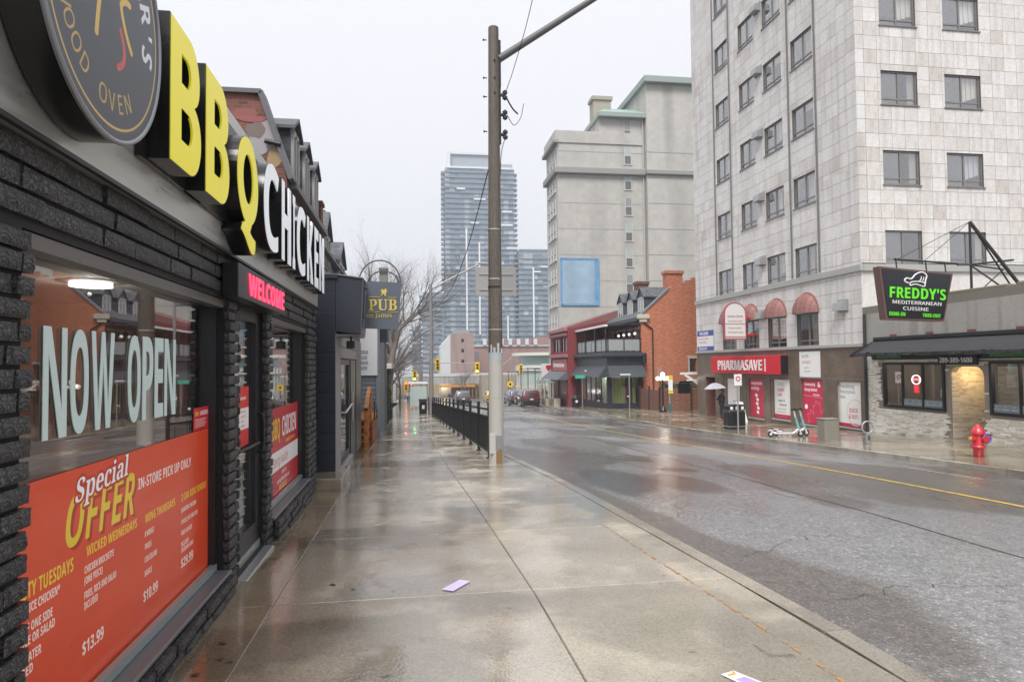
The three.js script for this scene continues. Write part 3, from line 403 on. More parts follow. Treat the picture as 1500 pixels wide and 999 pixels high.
  add(shop2, 'rim', new THREE.TorusGeometry(rS - 0.002, 0.012, 8, 64).rotateY(Math.PI / 2).translate(-1.205, cY, -cD), S(0.3, 0.31, 0.33, 0.3, { metalness: 0.6 }));
  const wel = thing('welcome_sign', 'black light box with glowing red WELCOME letters over the shop door', 'illuminated sign', [-1.33, 2.2, 5.9]);
  add(wel, 'light_box', RB(-1.39, -1.27, 2.17, 2.43, 5.28, 7.18, 0.008), M.blackMetal);
  add(wel, 'letters', words('WELCOME', { side: 1, at: -1.269, a0: 5.6, y: 2.21, h: 0.18, w: 1.5, depth: 0.006 }), S(0.6, 0.03, 0.06, 0.4, { emissive: lin(1, 0.035, 0.09), emissiveIntensity: 0.95 }));
  const rl = new THREE.RectAreaLight(new THREE.Color(1, 0.08, 0.12), 0.25, 1.46, 0.18); rl.position.set(-1.25, 2.29, -6.03); rl.lookAt(3, 2.29, -6.03); scene.add(rl);
}
// ---------------------------------------------------------------- left: pub
{
  const pub = thing('pub_building', 'low dark navy tiled pub front with a recessed black doorway', 'pub building', [-1.2, -0.28, 14]);
  const navy = S(0.026, 0.031, 0.042, 0.32), navyM = [0.9, 1.15, 1].map((k) => S(0.026 * k, 0.031 * k, 0.042 * k, 0.3)), grey = S(0.24, 0.235, 0.23, 0.6), X = -1.19;
  add(pub, 'wall', [plate(rect(11.24, 16.9, -0.9, 2.2), [[[12.2, 0.02], [12.2, 1.66], [13.75, 1.66], [13.75, 0.02]]], -1.262, 0.2, 1), B(-1.462, -1.21, 2.2, 3.06, 11.24, 16.9), B(-6, -1.21, -0.9, 3.06, 11.226, 11.238), B(-6, -1.47, -0.9, -0.3, 11.25, 16.9), B(-6, -5.8, -0.3, 2.9, 11.25, 16.7), B(-6, -1.47, -0.3, 3.05, 16.7, 16.9), B(-6, -1.47, 2.9, 3.05, 11.25, 16.7)], S(0.05, 0.055, 0.065, 0.5)); add(pub, 'inner_lining', [B(-5.79, -5.75, -0.29, 2.88, 11.3, 16.6), B(-5.7, -1.5, -0.295, -0.27, 11.3, 16.6)], S(0.3, 0.24, 0.18, 0.8));
  for (let r = 0; r < 10; r++) for (let c = 0; c < 3; c++) { const y = -0.08 + r * 0.325; add(pub, 'wall_tile', RB(-1.195 - 0.3 * c - 0.294, -1.195 - 0.3 * c, y, Math.min(3.12, y + 0.318), 11.19, 11.225, 0.004, 1), navyM[(r * 3 + c) % 3]); }
  add(pub, 'parapet_cap', RB(-6, -1.16, 3.06, 3.14, 11.16, 16.9, 0.01), navy);
  for (const [d0, d1, y0, y1, m] of [[11.24, 12.0, -0.15, 2.2, grey], [15.4, 16.9, -0.3, 2.2, navy], [12.0, 15.4, 1.78, 1.97, grey], [12.0, 15.4, 1.98, 2.2, grey]]) add(pub, 'front_panel', RB(-1.262, X, y0, y1, d0, d1, 0.005, 1), m);
  add(pub, 'plinth', [RB(-1.3, -1.14, -0.55, -0.12, 12.1, 13.9, 0.01)], S(0.30, 0.29, 0.28, 0.7));
  const w = add(pub, 'window', [B(-1.25, -1.205, -0.1, 0.02, 12.05, 13.9), B(-1.25, -1.205, 1.66, 1.76, 12.05, 13.9), B(-1.25, -1.205, 0.02, 1.66, 12.05, 12.2), B(-1.25, -1.205, 0.02, 1.66, 13.75, 13.9)], M.frameDark);
  add(w, 'pane', B(-1.245, -1.239, 0.02, 1.66, 12.2, 13.75), M.glass);
  const dr = add(pub, 'door', [B(-1.25, -1.2, -0.35, 1.76, 14.1, 15.3)], S(0.016, 0.018, 0.024, 0.3)); add(dr, 'handle', T([-1.17, 0.5, 14.25], [-1.17, 1.1, 14.25], 0.014), M.alu);
  add(pub, 'grab_rail', [T([-1.12, 0.82, 12.2], [-1.12, 0.9, 13.4], 0.018), T([-1.12, 0.82, 12.2], [-1.21, 0.82, 12.2], 0.012)], S(0.55, 0.55, 0.55, 0.4));
  add(pub, 'step', [RB(-1.75, -1.02, -0.6, -0.06, 10.55, 11.9, 0.03)], M.slab[2]);
  const bx = thing('pub_box_sign', 'blank dark navy box overhanging the pub front', 'sign box', [-1.0, 2.14, 12.6]);
  add(bx, 'box', mergeGeometries([hexa([[-1.19, 2.2, 11.2], [-0.79, 2.16, 11.2], [-0.79, 2.16, 12.3], [-1.19, 2.2, 12.3]], [[-1.19, 3.12, 11.2], [-0.75, 3.06, 11.2], [-0.72, 3.02, 12.3], [-1.19, 3.12, 12.3]])]), navy);
  add(bx, 'edge_trim', [T([-1.18, 3.125, 11.19], [-0.75, 3.065, 11.19], 0.018), T([-0.75, 3.065, 11.19], [-0.79, 2.16, 11.19], 0.014), T([-0.75, 3.06, 11.2], [-0.72, 3.02, 12.3], 0.014)], S(0.07, 0.075, 0.085, 0.4));
  add(bx, 'soffit', B(-1.19, -0.8, 2.13, 2.16, 11.25, 12.3), grey);
  add(bx, 'spotlight', [T([-0.98, 2.14, 11.6], [-0.98, 2.05, 11.6], 0.02), RB(-1.05, -0.91, 1.93, 2.06, 11.5, 11.7, 0.02)], M.blackMetal);
  // hanging sign
  const ps = thing('hanging_pub_sign', 'dark slate PUB sign board with gold lettering hung from curved iron hoops', 'hanging sign', [-0.44, 2.24, 11.6]);
  const serif = await new FontLoader().loadAsync('fonts/droid/droid_serif_regular.typeface.json'), serifB = await new FontLoader().loadAsync('fonts/droid/droid_serif_bold.typeface.json');
  add(ps, 'board', plate([[-0.765, 2.275], [-0.20, 2.25], [-0.133, 3.05], [-0.715, 3.075]], [], 11.6, 0.07, 0), S(0.085, 0.10, 0.125, 0.6));
  const gold = S(0.56, 0.43, 0.10, 0.4), GD = 11.597;
  add(ps, 'lettering', words('PUB', { side: 0, at: GD, a0: -0.685, y: 2.575, h: 0.19, w: 0.47, depth: 0.007, font: serifB }), gold);
  for (const [a, b, y] of [[-0.69, -0.50, 2.80], [-0.36, -0.22, 2.79], [-0.70, -0.50, 2.548], [-0.36, -0.19, 2.54]]) add(ps, 'rule', B(a, b, y, y + 0.008, GD - 0.007, GD), gold);
  add(ps, 'script_lettering', words('on James', { side: 0, at: GD, a0: -0.72, y: 2.43, h: 0.10, w: 0.42, depth: 0.006, font: serif }), gold);
  { const s = new THREE.Shape([[0, 0], [0.25, 0.05], [0.35, 0.25], [0.5, 0.3], [0.6, 0], [0.8, 0.02], [0.7, 0.3], [0.85, 0.5], [1, 0.55], [0.8, 0.65], [0.85, 0.9], [0.65, 1], [0.55, 0.82], [0.35, 0.85], [0.15, 0.98], [0.2, 0.75], [0, 0.65], [0.25, 0.55], [0.1, 0.35], [0.28, 0.3], [0.15, 0.12]].map(([a, b]) => new THREE.Vector2(a, b)));
    add(ps, 'lion_emblem', new THREE.ExtrudeGeometry(s, { depth: 0.006, bevelEnabled: false }).scale(0.13, 0.13, 1).translate(-0.495, 2.82, -GD), gold); }
  const iron = S(0.05, 0.05, 0.055, 0.5), arc = (cx, cy, r, ry) => curve(Array.from({ length: 17 }, (_, i) => { const a = Math.PI * (1 - i / 16); return [cx + r * Math.cos(a), cy + ry * Math.sin(a), 11.635]; }), 0.012, 40);
  add(ps, 'hoop', arc(-0.50, 3.06, 0.345, 0.375), iron); add(ps, 'hoop', arc(-0.44, 3.06, 0.25, 0.19), iron);
  add(ps, 'bracket', [T([-0.80, 2.95, 11.635], [-0.70, 2.95, 11.635], 0.014), T([-0.80, 2.45, 11.635], [-0.72, 2.45, 11.635], 0.014), T([-0.845, 3.06, 11.635], [-0.82, 3.02, 11.635], 0.012)], iron);
  add(ps, 'far_block_stand_in', [RB(-0.51, -0.37, 3.06, 3.30, 11.66, 11.8, 0.01), B(-0.522, -0.358, 3.285, 3.315, 11.65, 11.81)], S(0.20, 0.18, 0.16, 0.5));  // added box in place of a distant chimney-like block, not a lamp
}
// ---------------------------------------------------------------- left: brick terrace behind, clapboard house, wooden steps
function dormer(o, x0, x1, d0, d1, y0, y1, pk, side, mats) { // gabled dormer, front at X = x1, facing side (+1: +X, -1: -X)
  const e = 0.12 * side, mid = (d0 + d1) / 2, part = add(o, 'dormer', [B(Math.min(x0, x1), Math.max(x0, x1), y0, y1, d0, d0 + 0.07), B(Math.min(x0, x1), Math.max(x0, x1), y0, y1, d1 - 0.07, d1), B(x1 - 0.07 * (side > 0 ? 1 : 0), x1 + 0.07 * (side > 0 ? 0 : 1), y0, y0 + 0.11, d0 + 0.07, d1 - 0.07), plate([[d0, y1], [d1, y1], [mid, pk]], [], x1, 0.1, side)], mats.cheek);
  const t = 0.07, sl = (a, b) => hexa([[Math.min(x0, x1 + e), y1 - 0.06, a], [Math.max(x0, x1 + e), y1 - 0.06, a], [Math.max(x0, x1 + e), pk + 0.02, b], [Math.min(x0, x1 + e), pk + 0.02, b]], [[Math.min(x0, x1 + e), y1 - 0.06 + t, a], [Math.max(x0, x1 + e), y1 - 0.06 + t, a], [Math.max(x0, x1 + e), pk + 0.02 + t, b], [Math.min(x0, x1 + e), pk + 0.02 + t, b]]);
  add(part, 'dormer_roof', [sl(d0 - 0.15, mid), sl(d1 + 0.15, mid)], mats.roof);
  const f = x1 + 0.03 * side, w = (d1 - d0) * 0.22;
  add(part, 'window_frame', [B(f - 0.03, f + 0.03, y0 + 0.1, y1 - 0.02, d0 + 0.02, d0 + 0.14), B(f - 0.03, f + 0.03, y0 + 0.1, y1 - 0.02, d1 - 0.14, d1 - 0.02), B(f - 0.03, f + 0.03, y0 + 0.1, y1 - 0.02, mid - 0.05, mid + 0.05), B(f - 0.03, f + 0.03, y1 - 0.12, y1, d0, d1)], mats.trim);
  add(part, 'pane', B(f - 0.003, f + 0.003, y0 + 0.1, y1 - 0.12, d0 + 0.14, d1 - 0.14), M.glass); return part;
}
{
  const terrace = thing('brick_terrace_building', 'old brick terrace with graffiti on its gable and slate mansard dormers above the shop', 'house', [-2.6, -0.4, 16.8]);
  add(terrace, 'wall', [plate([[-8, -0.4], [-2.44, -0.4], [-2.44, 5.45], [-2.52, 5.74], [-2.97, 7.14], [-8, 7.14]], [], 13.98, 0.3, 0), B(-8, -2.45, -0.4, 5.4, 14.3, 19.4)], M.brickOld);
  const gm = (r, q, b) => S(r, q, b, 0.7); const spray = (cx, cy, rx, ry, s, m, n) => { const pts = []; for (let i = 0; i < 26; i++) { const a = i / 26 * Math.PI * 2, r = 0.65 + 0.7 * fbm(0.5 + 0.3 * Math.cos(a), 0.5 + 0.3 * Math.sin(a), 5, 3, s); pts.push([cx + rx * r * Math.cos(a), cy + ry * r * Math.sin(a)]); } add(terrace, 'graffiti', plate(pts, [], 13.98 - n, 0.003, 0), m); };
  spray(-3.25, 6.72, 0.26, 0.12, 5, gm(0.24, 0.075, 0.07), 0.004); spray(-2.88, 6.3, 0.28, 0.34, 8, gm(0.30, 0.28, 0.29), 0.004); spray(-3.05, 6.38, 0.2, 0.16, 12, gm(0.16, 0.12, 0.11), 0.008); spray(-2.68, 5.85, 0.16, 0.2, 18, gm(0.28, 0.2, 0.1), 0.008); spray(-3.1, 6.62, 0.3, 0.06, 23, gm(0.27, 0.08, 0.08), 0.012);
  add(terrace, 'gable_coping', [hexa([[-8.1, 7.13, 13.9], [-2.93, 7.13, 13.9], [-2.93, 7.13, 14.35], [-8.1, 7.13, 14.35]], [[-8.1, 7.22, 13.9], [-2.93, 7.22, 13.9], [-2.93, 7.22, 14.35], [-8.1, 7.22, 14.35]]), hexa([[-2.99, 7.13, 13.9], [-2.4, 5.4, 13.9], [-2.4, 5.4, 14.35], [-2.99, 7.13, 14.35]], [[-2.90, 7.2, 13.9], [-2.31, 5.43, 13.9], [-2.31, 5.43, 14.35], [-2.90, 7.2, 14.35]])], S(0.10, 0.10, 0.11, 0.5));
  add(terrace, 'mansard_roof', [hexa([[-2.42, 5.4, 14.3], [-2.42, 5.4, 19.5], [-7, 5.4, 19.5], [-7, 5.4, 14.3]].reverse(), [[-2.98, 7.1, 14.3], [-2.98, 7.1, 19.5], [-7, 7.1, 19.5], [-7, 7.1, 14.3]].reverse())], M.slate);
  const mats = { cheek: M.slate, roof: S(0.08, 0.085, 0.095, 0.5), trim: S(0.34, 0.33, 0.32, 0.6) };
  for (const d of [14.75, 16.3, 17.9]) dormer(terrace, -3.4, -2.5, d, d + 0.85, 5.6, 6.75, 7.0, 1, mats);
  add(terrace, 'eaves', RB(-2.5, -2.28, 5.3, 5.44, 14.3, 19.5, 0.02), S(0.12, 0.12, 0.125, 0.5));
  add(terrace, 'vent_pipe', T([-2.85, 6.16, 13.9], [-2.55, 6.1, 13.9], 0.05), M.blackMetal);
  add(terrace, 'chimney', [B(-2.75, -2.4, 5.3, 6.15, 19.0, 19.4), B(-2.8, -2.36, 6.1, 6.2, 18.95, 19.45)], M.brickOld);
  const row = thing('grey_terrace_house', 'grey weathered terrace house with steep gables behind the pub', 'house', [-2.6, -0.8, 23]);
  add(row, 'wall', B(-8, -2.55, -0.8, 4.9, 19.5, 29), S(0.24, 0.235, 0.23, 0.75));
  add(row, 'roof', plate([[-8, 4.9], [-2.3, 4.9], [-2.9, 6.0], [-8, 6.0]], [], 19.5, 9.5, 0), M.shingle);
  dormer(row, -4, -2.5, 20.3, 21.6, 4.6, 5.6, 6.25, 1, { cheek: S(0.2, 0.195, 0.19, 0.7), roof: M.shingle, trim: mats.trim }); dormer(row, -4, -2.42, 23.4, 25.4, 4.2, 5.25, 5.95, 1, { cheek: S(0.2, 0.195, 0.19, 0.7), roof: M.shingle, trim: mats.trim });
  add(row, 'chimney', B(-3.0, -2.7, 5.6, 6.7, 22.3, 22.7), M.brickOld);
  // clapboard house
  const clap = thing('clapboard_house', 'blue-grey clapboard house end with a tall white notice board', 'house', [-1.8, -0.6, 24]);
  const cg = [S(0.125, 0.15, 0.175, 0.55), S(0.14, 0.165, 0.19, 0.55)];
  add(clap, 'wall', B(-2.5, -1.02, -0.9, 3.1, 22.04, 28), cg[0]);
  for (let k = 0; k < 26; k++) { const y = -0.75 + k * 0.148; add(clap, 'clapboard', hexa([[-2.5, y, 22.0], [-1.06, y, 22.0], [-1.06, y, 22.05], [-2.5, y, 22.05]], [[-2.5, y + 0.155, 22.026], [-1.06, y + 0.155, 22.026], [-1.06, y + 0.155, 22.05], [-2.5, y + 0.155, 22.05]]), cg[k % 2]); }
  add(clap, 'corner_board', RB(-1.08, -0.96, -0.85, 3.1, 21.97, 22.1, 0.01), S(0.17, 0.185, 0.2, 0.5)); add(clap, 'corner_board', RB(-1.06, -0.94, -1.1, 3.1, 27.9, 28.05, 0.01), S(0.17, 0.185, 0.2, 0.5));
  add(clap, 'roof', plate([[-3.2, 3.1], [-0.8, 3.1], [-0.95, 3.28], [-3.2, 3.9]], [], 21.8, 6.5, 0), M.shingle);
  add(clap, 'awning_box', RB(-1.0, -0.72, 2.45, 2.85, 22.3, 24, 0.02), S(0.03, 0.045, 0.07, 0.5));
  add(clap, 'notice_board', plate(rect(-1.66, -1.03, 1.33, 2.85), [], 21.93, 0.05, 0), S(0.62, 0.64, 0.65, 0.4));
  add(clap, 'notice_lettering', [0, 1, 2, 3].map((i) => B(-1.55, -1.35 + 0.03 * (i % 2), 1.52 + i * 0.17, 1.62 + i * 0.17, 21.915, 21.93)), S(0.30, 0.33, 0.36, 0.5));
  const st = thing('wooden_steps', 'new orange timber entrance steps with handrail in front of the clapboard house', 'steps', [-1.4, -0.55, 19.8]);
  for (let k = 0; k < 5; k++) add(st, 'tread', RB(-2.3, -1.1, -0.56 + 0.17 * k, -0.51 + 0.17 * k, 17.6 + 0.29 * k, 17.92 + 0.29 * k, 0.008, 1), M.woodNew);
  for (let k = 0; k < 5; k++) add(st, 'riser', B(-2.28, -1.12, -0.72 + 0.17 * k, -0.56 + 0.17 * k, 17.88 + 0.29 * k, 17.9 + 0.29 * k), M.woodNew);
  add(st, 'landing', RB(-2.3, -1.02, 0.12, 0.18, 19.05, 21.6, 0.01), M.woodNew);
  for (let k = 0; k < 6; k++) add(st, 'skirt_board', RB(-1.07, -1.03, -0.68 + k * 0.135, -0.555 + k * 0.135, 18.9, 21.6, 0.006, 1), M.woodStain);
  for (const [x, d, y0, y1] of [[-1.12, 17.65, -0.6, 0.55], [-1.1, 19.0, -0.6, 1.05], [-2.2, 17.65, -0.6, 0.55], [-2.2, 19.0, 0.1, 1.05]]) add(st, 'post', RB(x - 0.05, x + 0.05, y0, y1, d - 0.05, d + 0.05, 0.008, 1), M.woodNew);
  for (const x of [-1.12, -2.2]) add(st, 'handrail', hexa([[x - 0.05, 0.5, 17.6], [x + 0.05, 0.5, 17.6], [x + 0.05, 1.0, 19.05], [x - 0.05, 1.0, 19.05]], [[x - 0.05, 0.56, 17.6], [x + 0.05, 0.56, 17.6], [x + 0.05, 1.06, 19.05], [x - 0.05, 1.06, 19.05]]), M.woodNew);
  for (let k = 0; k < 6; k++) { const d = 17.85 + k * 0.2, y = -0.55 + (d - 17.6) * 0.58; add(st, 'baluster', B(-1.14, -1.1, y, 0.5 + (d - 17.6) * 0.345, d - 0.02, d + 0.02), M.woodNew); }
  add(st, 'metal_handrail', [T([-1.0, 0.62, 19.4], [-1.0, 0.2, 21.6], 0.02), T([-1.0, 0.62, 19.4], [-1.0, 0.1, 19.4], 0.016), T([-1.0, 0.3, 20.6], [-1.0, 0.1, 20.6], 0.014), T([-1.0, 0.42, 19.4], [-1.0, 0.0, 21.6], 0.014)], M.blackMetal);
  // evergreen column
  const sh = thing('columnar_evergreen', 'dark green columnar evergreen shrub past the clapboard house', 'shrub', [-1.25, -1.1, 32]);
  const leaf = []; for (let i = 0; i < 2600; i++) { const t = Math.pow(rnd(), 0.8), y = -1.1 + 2.7 * t, r = 0.42 * Math.sin(Math.PI * Math.min(0.97, 0.18 + 0.8 * t)) * Math.sqrt(rnd()) + 0.02, a = rnd() * 6.283; leaf.push(new THREE.PlaneGeometry(0.05, 0.11).rotateX(rr(-1, 1)).rotateY(rnd() * 6).translate(-1.28 + r * Math.cos(a), y, -32 + r * Math.sin(a))); }
  add(sh, 'crown', leaf, S(0.055, 0.075, 0.025, 0.8)); add(sh, 'trunk', T([-1.28, -1.3, 32], [-1.28, 1, 32], 0.05, 0.02), S(0.08, 0.06, 0.045, 0.9));
  const shop3 = thing('beige_porch_building', 'beige low building with a pale teal sign and stone pier beyond the evergreen', 'building', [-2, -1.7, 42]);
  add(shop3, 'wall', B(-9, -2.0, -2, 2.2, 36, 60), M.beige); add(shop3, 'pier', RB(-1.75, -1.2, -2, 1.45, 45.2, 46, 0.03), M.beige); add(shop3, 'porch_roof', RB(-2.2, -1.0, 1.45, 1.75, 38, 46.3, 0.03), S(0.45, 0.43, 0.39, 0.7)); add(shop3, 'sign_panel', B(-2.0, -1.42, 0.75, 1.5, 37.8, 37.9), S(0.33, 0.55, 0.50, 0.4)); add(shop3, 'lower_panel', B(-2.0, -1.42, -0.2, 0.6, 37.86, 37.94), S(0.5, 0.52, 0.52, 0.5));
  add(shop3, 'roof', RB(-9, -1.9, 2.2, 2.4, 35.9, 60, 0.03), S(0.2, 0.2, 0.2, 0.7));
  const rl = thing('front_yard_railing', 'short black iron railing before the beige porch building', 'railing', [-1.1, -1.2, 38]);
  for (let k = 0; k < 9; k++) { const d = 34 + k; add(rl, 'post', T([-1.1, G(0, d), d], [-1.1, G(0, d) + 0.95, d], 0.02), M.blackMetal); } add(rl, 'rail', [T([-1.1, G(0, 34) + 0.9, 34], [-1.1, G(0, 42) + 0.9, 42], 0.018), T([-1.1, G(0, 34) + 0.15, 34], [-1.1, G(0, 42) + 0.15, 42], 0.015)], M.blackMetal);
  for (let q = 0; q < 4; q++) { const d = 60 + q * 16, h = [7, 5.5, 8, 6][q]; const o = thing('far_terrace_house', ['brown brick', 'grey rendered', 'red brick', 'tan brick'][q] + ' house far down the left side of the street', 'house', [-5, -g(d), d], 'houses far down the left side'); { const hs = []; for (let r = 0; r < 2; r++) for (let k = 0; k < 4; k++) { const a = d + 1.5 + k * 3, b = -g(d) + 1 + r * 2.8; hs.push([[a, b], [a, b + 1.5], [a + 1.1, b + 1.5], [a + 1.1, b]]); } add(o, 'wall', [plate(rect(d, d + 14, -g(d) - 1, -g(d) + h), hs, -3, 0.3, 1), B(-11, -3.3, -g(d) - 1, -g(d) + h, d, d + 0.3), B(-11, -3.3, -g(d) - 1, -g(d) + h, d + 13.7, d + 14), B(-11, -10.7, -g(d) - 1, -g(d) + h, d + 0.3, d + 13.7), B(-10.7, -3.3, -g(d) + 3.5, -g(d) + 3.7, d + 0.3, d + 13.7)], [M.brickOld, M.stucco, M.brick, M.beige][q]); } add(o, 'roof', plate([[-11.3, -g(d) + h], [-2.7, -g(d) + h], [-7, -g(d) + h + 2.4]], [], d - 0.2, 14.4, 0), M.shingle); for (let r = 0; r < 2; r++) for (let k = 0; k < 4; k++) add(o, 'window', B(-3.1, -3.09, -g(d) + 1 + r * 2.8, -g(d) + 2.5 + r * 2.8, d + 1.5 + k * 3, d + 2.6 + k * 3), M.glass); }
}
// ---------------------------------------------------------------- right: stone-tiled block with the pharmacy
{
  const FX = 18.2, DC = 24.8, DF = 40.8, TOP = 27;
  const ph = thing('tiled_apartment_block', 'tall pale stone-tiled block with brown granite ground floor and red arched awnings', 'apartment building', [18.3, -1.6, 32]);
  const rowsY = [5.55, 8.88, 12.22, 15.56, 18.9, 22.24], cols = [[27.76, 29.49], [30.33, 32.03], [32.99, 34.6], [35.9, 37.5]], colsR = [[19.34, 21.02], [22.3, 24.02]], WH = 1.42;
  const holes = [], holesR = []; for (const y of rowsY) { for (const [a, b] of cols) holes.push([a, b, y, y + WH]); for (const [a, b] of colsR) holesR.push([a, b, y, y + WH]); }
  const low = [[27.78, 29.5], [30.4, 32.1], [33.0, 34.6], [35.48, 37.15]]; for (const [a, b] of low) holes.push([a, b, 2.32, 3.85]);
  const H = (h) => h.map(([a, b, c, d]) => [[a, c], [a, d], [b, d], [b, c]]);
  add(ph, 'wall', [plate(rect(DC + 0.02, DF, 2.25, TOP), H(holes), FX + 0.02, 0.22, -1)], M.tileJoint); add(ph, 'wall', [plate(rect(FX + 0.24, 44, 2.25, TOP), H(holesR), DC + 0.02, 0.22, 0)], M.tileJoint);
  add(ph, 'wall', [B(FX + 4.3, 44, -3, TOP, DC + 2.45, DF - 0.22), B(FX + 0.26, 44, 2.25, TOP, DF - 0.2, DF)], M.roomDark);
  add(ph, 'roof', B(FX, 44, TOP, TOP + 0.3, DC, DF), M.cornice);
  // tiles
  const TW = 0.6, TH = 0.585, Y0 = 5.72, tiles = [], small = M.tile.map(() => []);
  const fits = (a0, a1, y0, y1, hs) => { for (const [a, b, c, d] of hs) if (a1 > a + 0.01 && a0 < b - 0.01 && y1 > c + 0.01 && y0 < d - 0.01) return [a, b, c, d]; return null; };
  function clip(a0, a1, y0, y1, hs, out, depth = 0) { const h = fits(a0, a1, y0, y1, hs); if (!h || depth > 3) { if (!h && a1 - a0 > 0.03 && y1 - y0 > 0.03) out.push([a0, a1, y0, y1]); return; } const [a, b, c, d] = h; if (a0 < a) clip(a0, a, y0, y1, hs, out, depth + 1); if (a1 > b) clip(b, a1, y0, y1, hs, out, depth + 1); const m0 = Math.max(a0, a), m1 = Math.min(a1, b); if (y1 > d) clip(m0, m1, d, y1, hs, out, depth + 1); if (y0 < c) clip(m0, m1, y0, c, hs, out, depth + 1); }
  const tone = (x, y, st) => { const h = hash(Math.floor(x * 10), Math.floor(y * 10), 77); return h < 0.1 + st ? 3 : h < 0.25 + st ? 2 : h < 0.5 ? 1 : h < 0.9 ? 0 : 4; };
  const gp = 0.014; let made = 0; const full = new THREE.BoxGeometry(TW - gp, TH - gp, 0.03), fullS = new THREE.BoxGeometry(0.03, TH - gp, TW - gp); uvM(full); const variants = [], variantsS = [];
  for (let k = 0; k < 6; k++) { for (const [src, dst] of [[full, variants], [fullS, variantsS]]) { const q = uvM(src.clone()); const uv = q.attributes.uv; for (let i = 0; i < uv.count; i++) uv.setXY(i, uv.getX(i) + k * 1.7, uv.getY(i) + k * 2.9); dst.push(q); } }
  for (let r = -1; r < 36; r++) for (let c = -1; c < 42; c++) {          // end wall facing the camera's side
    const x0 = Math.max(FX, 18.58 + c * TW), x1 = 18.58 + (c + 1) * TW, y0 = Math.max(5.62, Y0 + r * TH), y1 = Math.min(TOP, Y0 + (r + 1) * TH); if (y1 - y0 < 0.05 || x0 > 40) continue;
    const out = []; clip(x0, x1, y0, y1, holesR, out); const t = tone(x0, y0, c < 1 ? 0.35 : (r % 5 === 3 && c > 1 ? 0.1 : 0.0));
    for (const [a, b, p, q] of out) { if (y0 < 16.4 && x0 < 26.2) { const whole = b - a > TW - 0.001 && q - p > TH - 0.001; if (whole) put(ph, 'stone_tile', variants[Math.floor(rnd() * 6)], M.tile[t], (a + b) / 2, (p + q) / 2, DC + 0.012); else add(ph, 'stone_tile', B(a + gp / 2, b - gp / 2, p + gp / 2, q - gp / 2, DC, DC + 0.03), M.tile[t]); made++; } else small[t].push(B(a + gp / 2, b - gp / 2, p + gp / 2, q - gp / 2, DC, DC + 0.03)); }
  }
  for (let r = -6; r < 36; r++) for (let c = 0; c < 27; c++) {           // street wall
    const d0 = DC + c * TW, d1 = Math.min(DF, d0 + TW), y0 = Math.max(2.27, Y0 + r * TH), y1 = Math.min(TOP, Y0 + (r + 1) * TH); if (y1 - y0 < 0.04) continue; const out = []; clip(d0, d1, y0, y1, holes, out); const t = tone(d0 + 50, y0, 0.0);
    for (const [a, b, p, q] of out) { if (made < 296 && c < 3 && y0 > 2.3 && y0 < 16) { add(ph, 'stone_tile', B(FX, FX + 0.03, p + gp / 2, q - gp / 2, a + gp / 2, b - gp / 2), M.tile[t]); made++; } else small[t].push(B(FX, FX + 0.03, p + gp / 2, q - gp / 2, a + gp / 2, b - gp / 2)); }
  }
  small.forEach((l, t) => { if (l.length) add(ph, 'stone_tiles', l, M.tile[t], { kind: 'stuff' }); });
  // raised vertical trims beside the outer window strips
  for (const d of [27.55, 29.72, 35.7, 37.72]) add(ph, 'vertical_trim', B(FX - 0.05, FX + 0.02, 5.6, TOP, d - 0.05, d + 0.05), S(0.16, 0.155, 0.15, 0.5));
  // windows
  function win(a0, a1, y0, y1, street, k) {
    const bx = (p, q, c, d, z0, z1) => street ? B(FX + z0, FX + z1, c, d, p, q) : B(p, q, c, d, DC + z0, DC + z1), f = 0.06, m = (a0 + a1) / 2, yb = y0 + 0.27;
    const w = add(ph, 'window', [bx(a0, a1, y0, y0 + f, 0.08, 0.16), bx(a0, a1, y1 - f, y1, 0.08, 0.16), bx(a0, a0 + f, y0 + f, y1 - f, 0.08, 0.16), bx(a1 - f, a1, y0 + f, y1 - f, 0.08, 0.16), bx(m - 0.035, m + 0.035, y0 + f, y1 - f, 0.085, 0.155), bx(a0 + f, m - 0.035, yb - 0.03, yb + 0.03, 0.09, 0.15), bx(m + 0.035, a1 - f, yb - 0.03, yb + 0.03, 0.09, 0.15)], M.frameBronze);
    add(w, 'sill', bx(a0 - 0.05, a1 + 0.05, y0 - 0.05, y0 - 0.003, -0.05, 0.12), M.frameBronze);
    for (const [p, q, c, d] of [[a0 + f, m - 0.035, yb + 0.03, y1 - f], [m + 0.035, a1 - f, yb + 0.03, y1 - f], [a0 + f, m - 0.035, y0 + f, yb - 0.03], [m + 0.035, a1 - f, y0 + f, yb - 0.03]]) add(w, 'pane', bx(p, q, c, d, 0.115, 0.12), M.glass);
    const RD = street ? 4 : 2.2, h = hash(k, 3, 9), h2 = hash(k, 5, 21), cc = [[0.52, 0.49, 0.43], [0.60, 0.59, 0.56], [0.42, 0.44, 0.47], [0.50, 0.42, 0.32]][Math.floor(h * 4)]; const scr = street ? a1 - f : a0 + f;
    add(w, 'insect_screen', bx(Math.min(scr, m), Math.max(scr, m), y0 + f, y1 - f, 0.135, 0.139), new THREE.MeshPhysicalMaterial({ color: lin(0.16, 0.16, 0.165), transmission: 0.55, roughness: 0.05, thickness: 0 }));
    const wave = (p, q, top, bot, mat) => { const n = 14, out = []; for (let i = 0; i < n; i++) { const u0 = p + (q - p) * i / n, u1 = p + (q - p) * (i + 1) / n, z = 0.24 + (i % 2) * 0.03; out.push(bx(u0, u1, bot(i / n), top, z, z + 0.01)); } add(w, 'curtain', out, mat); };
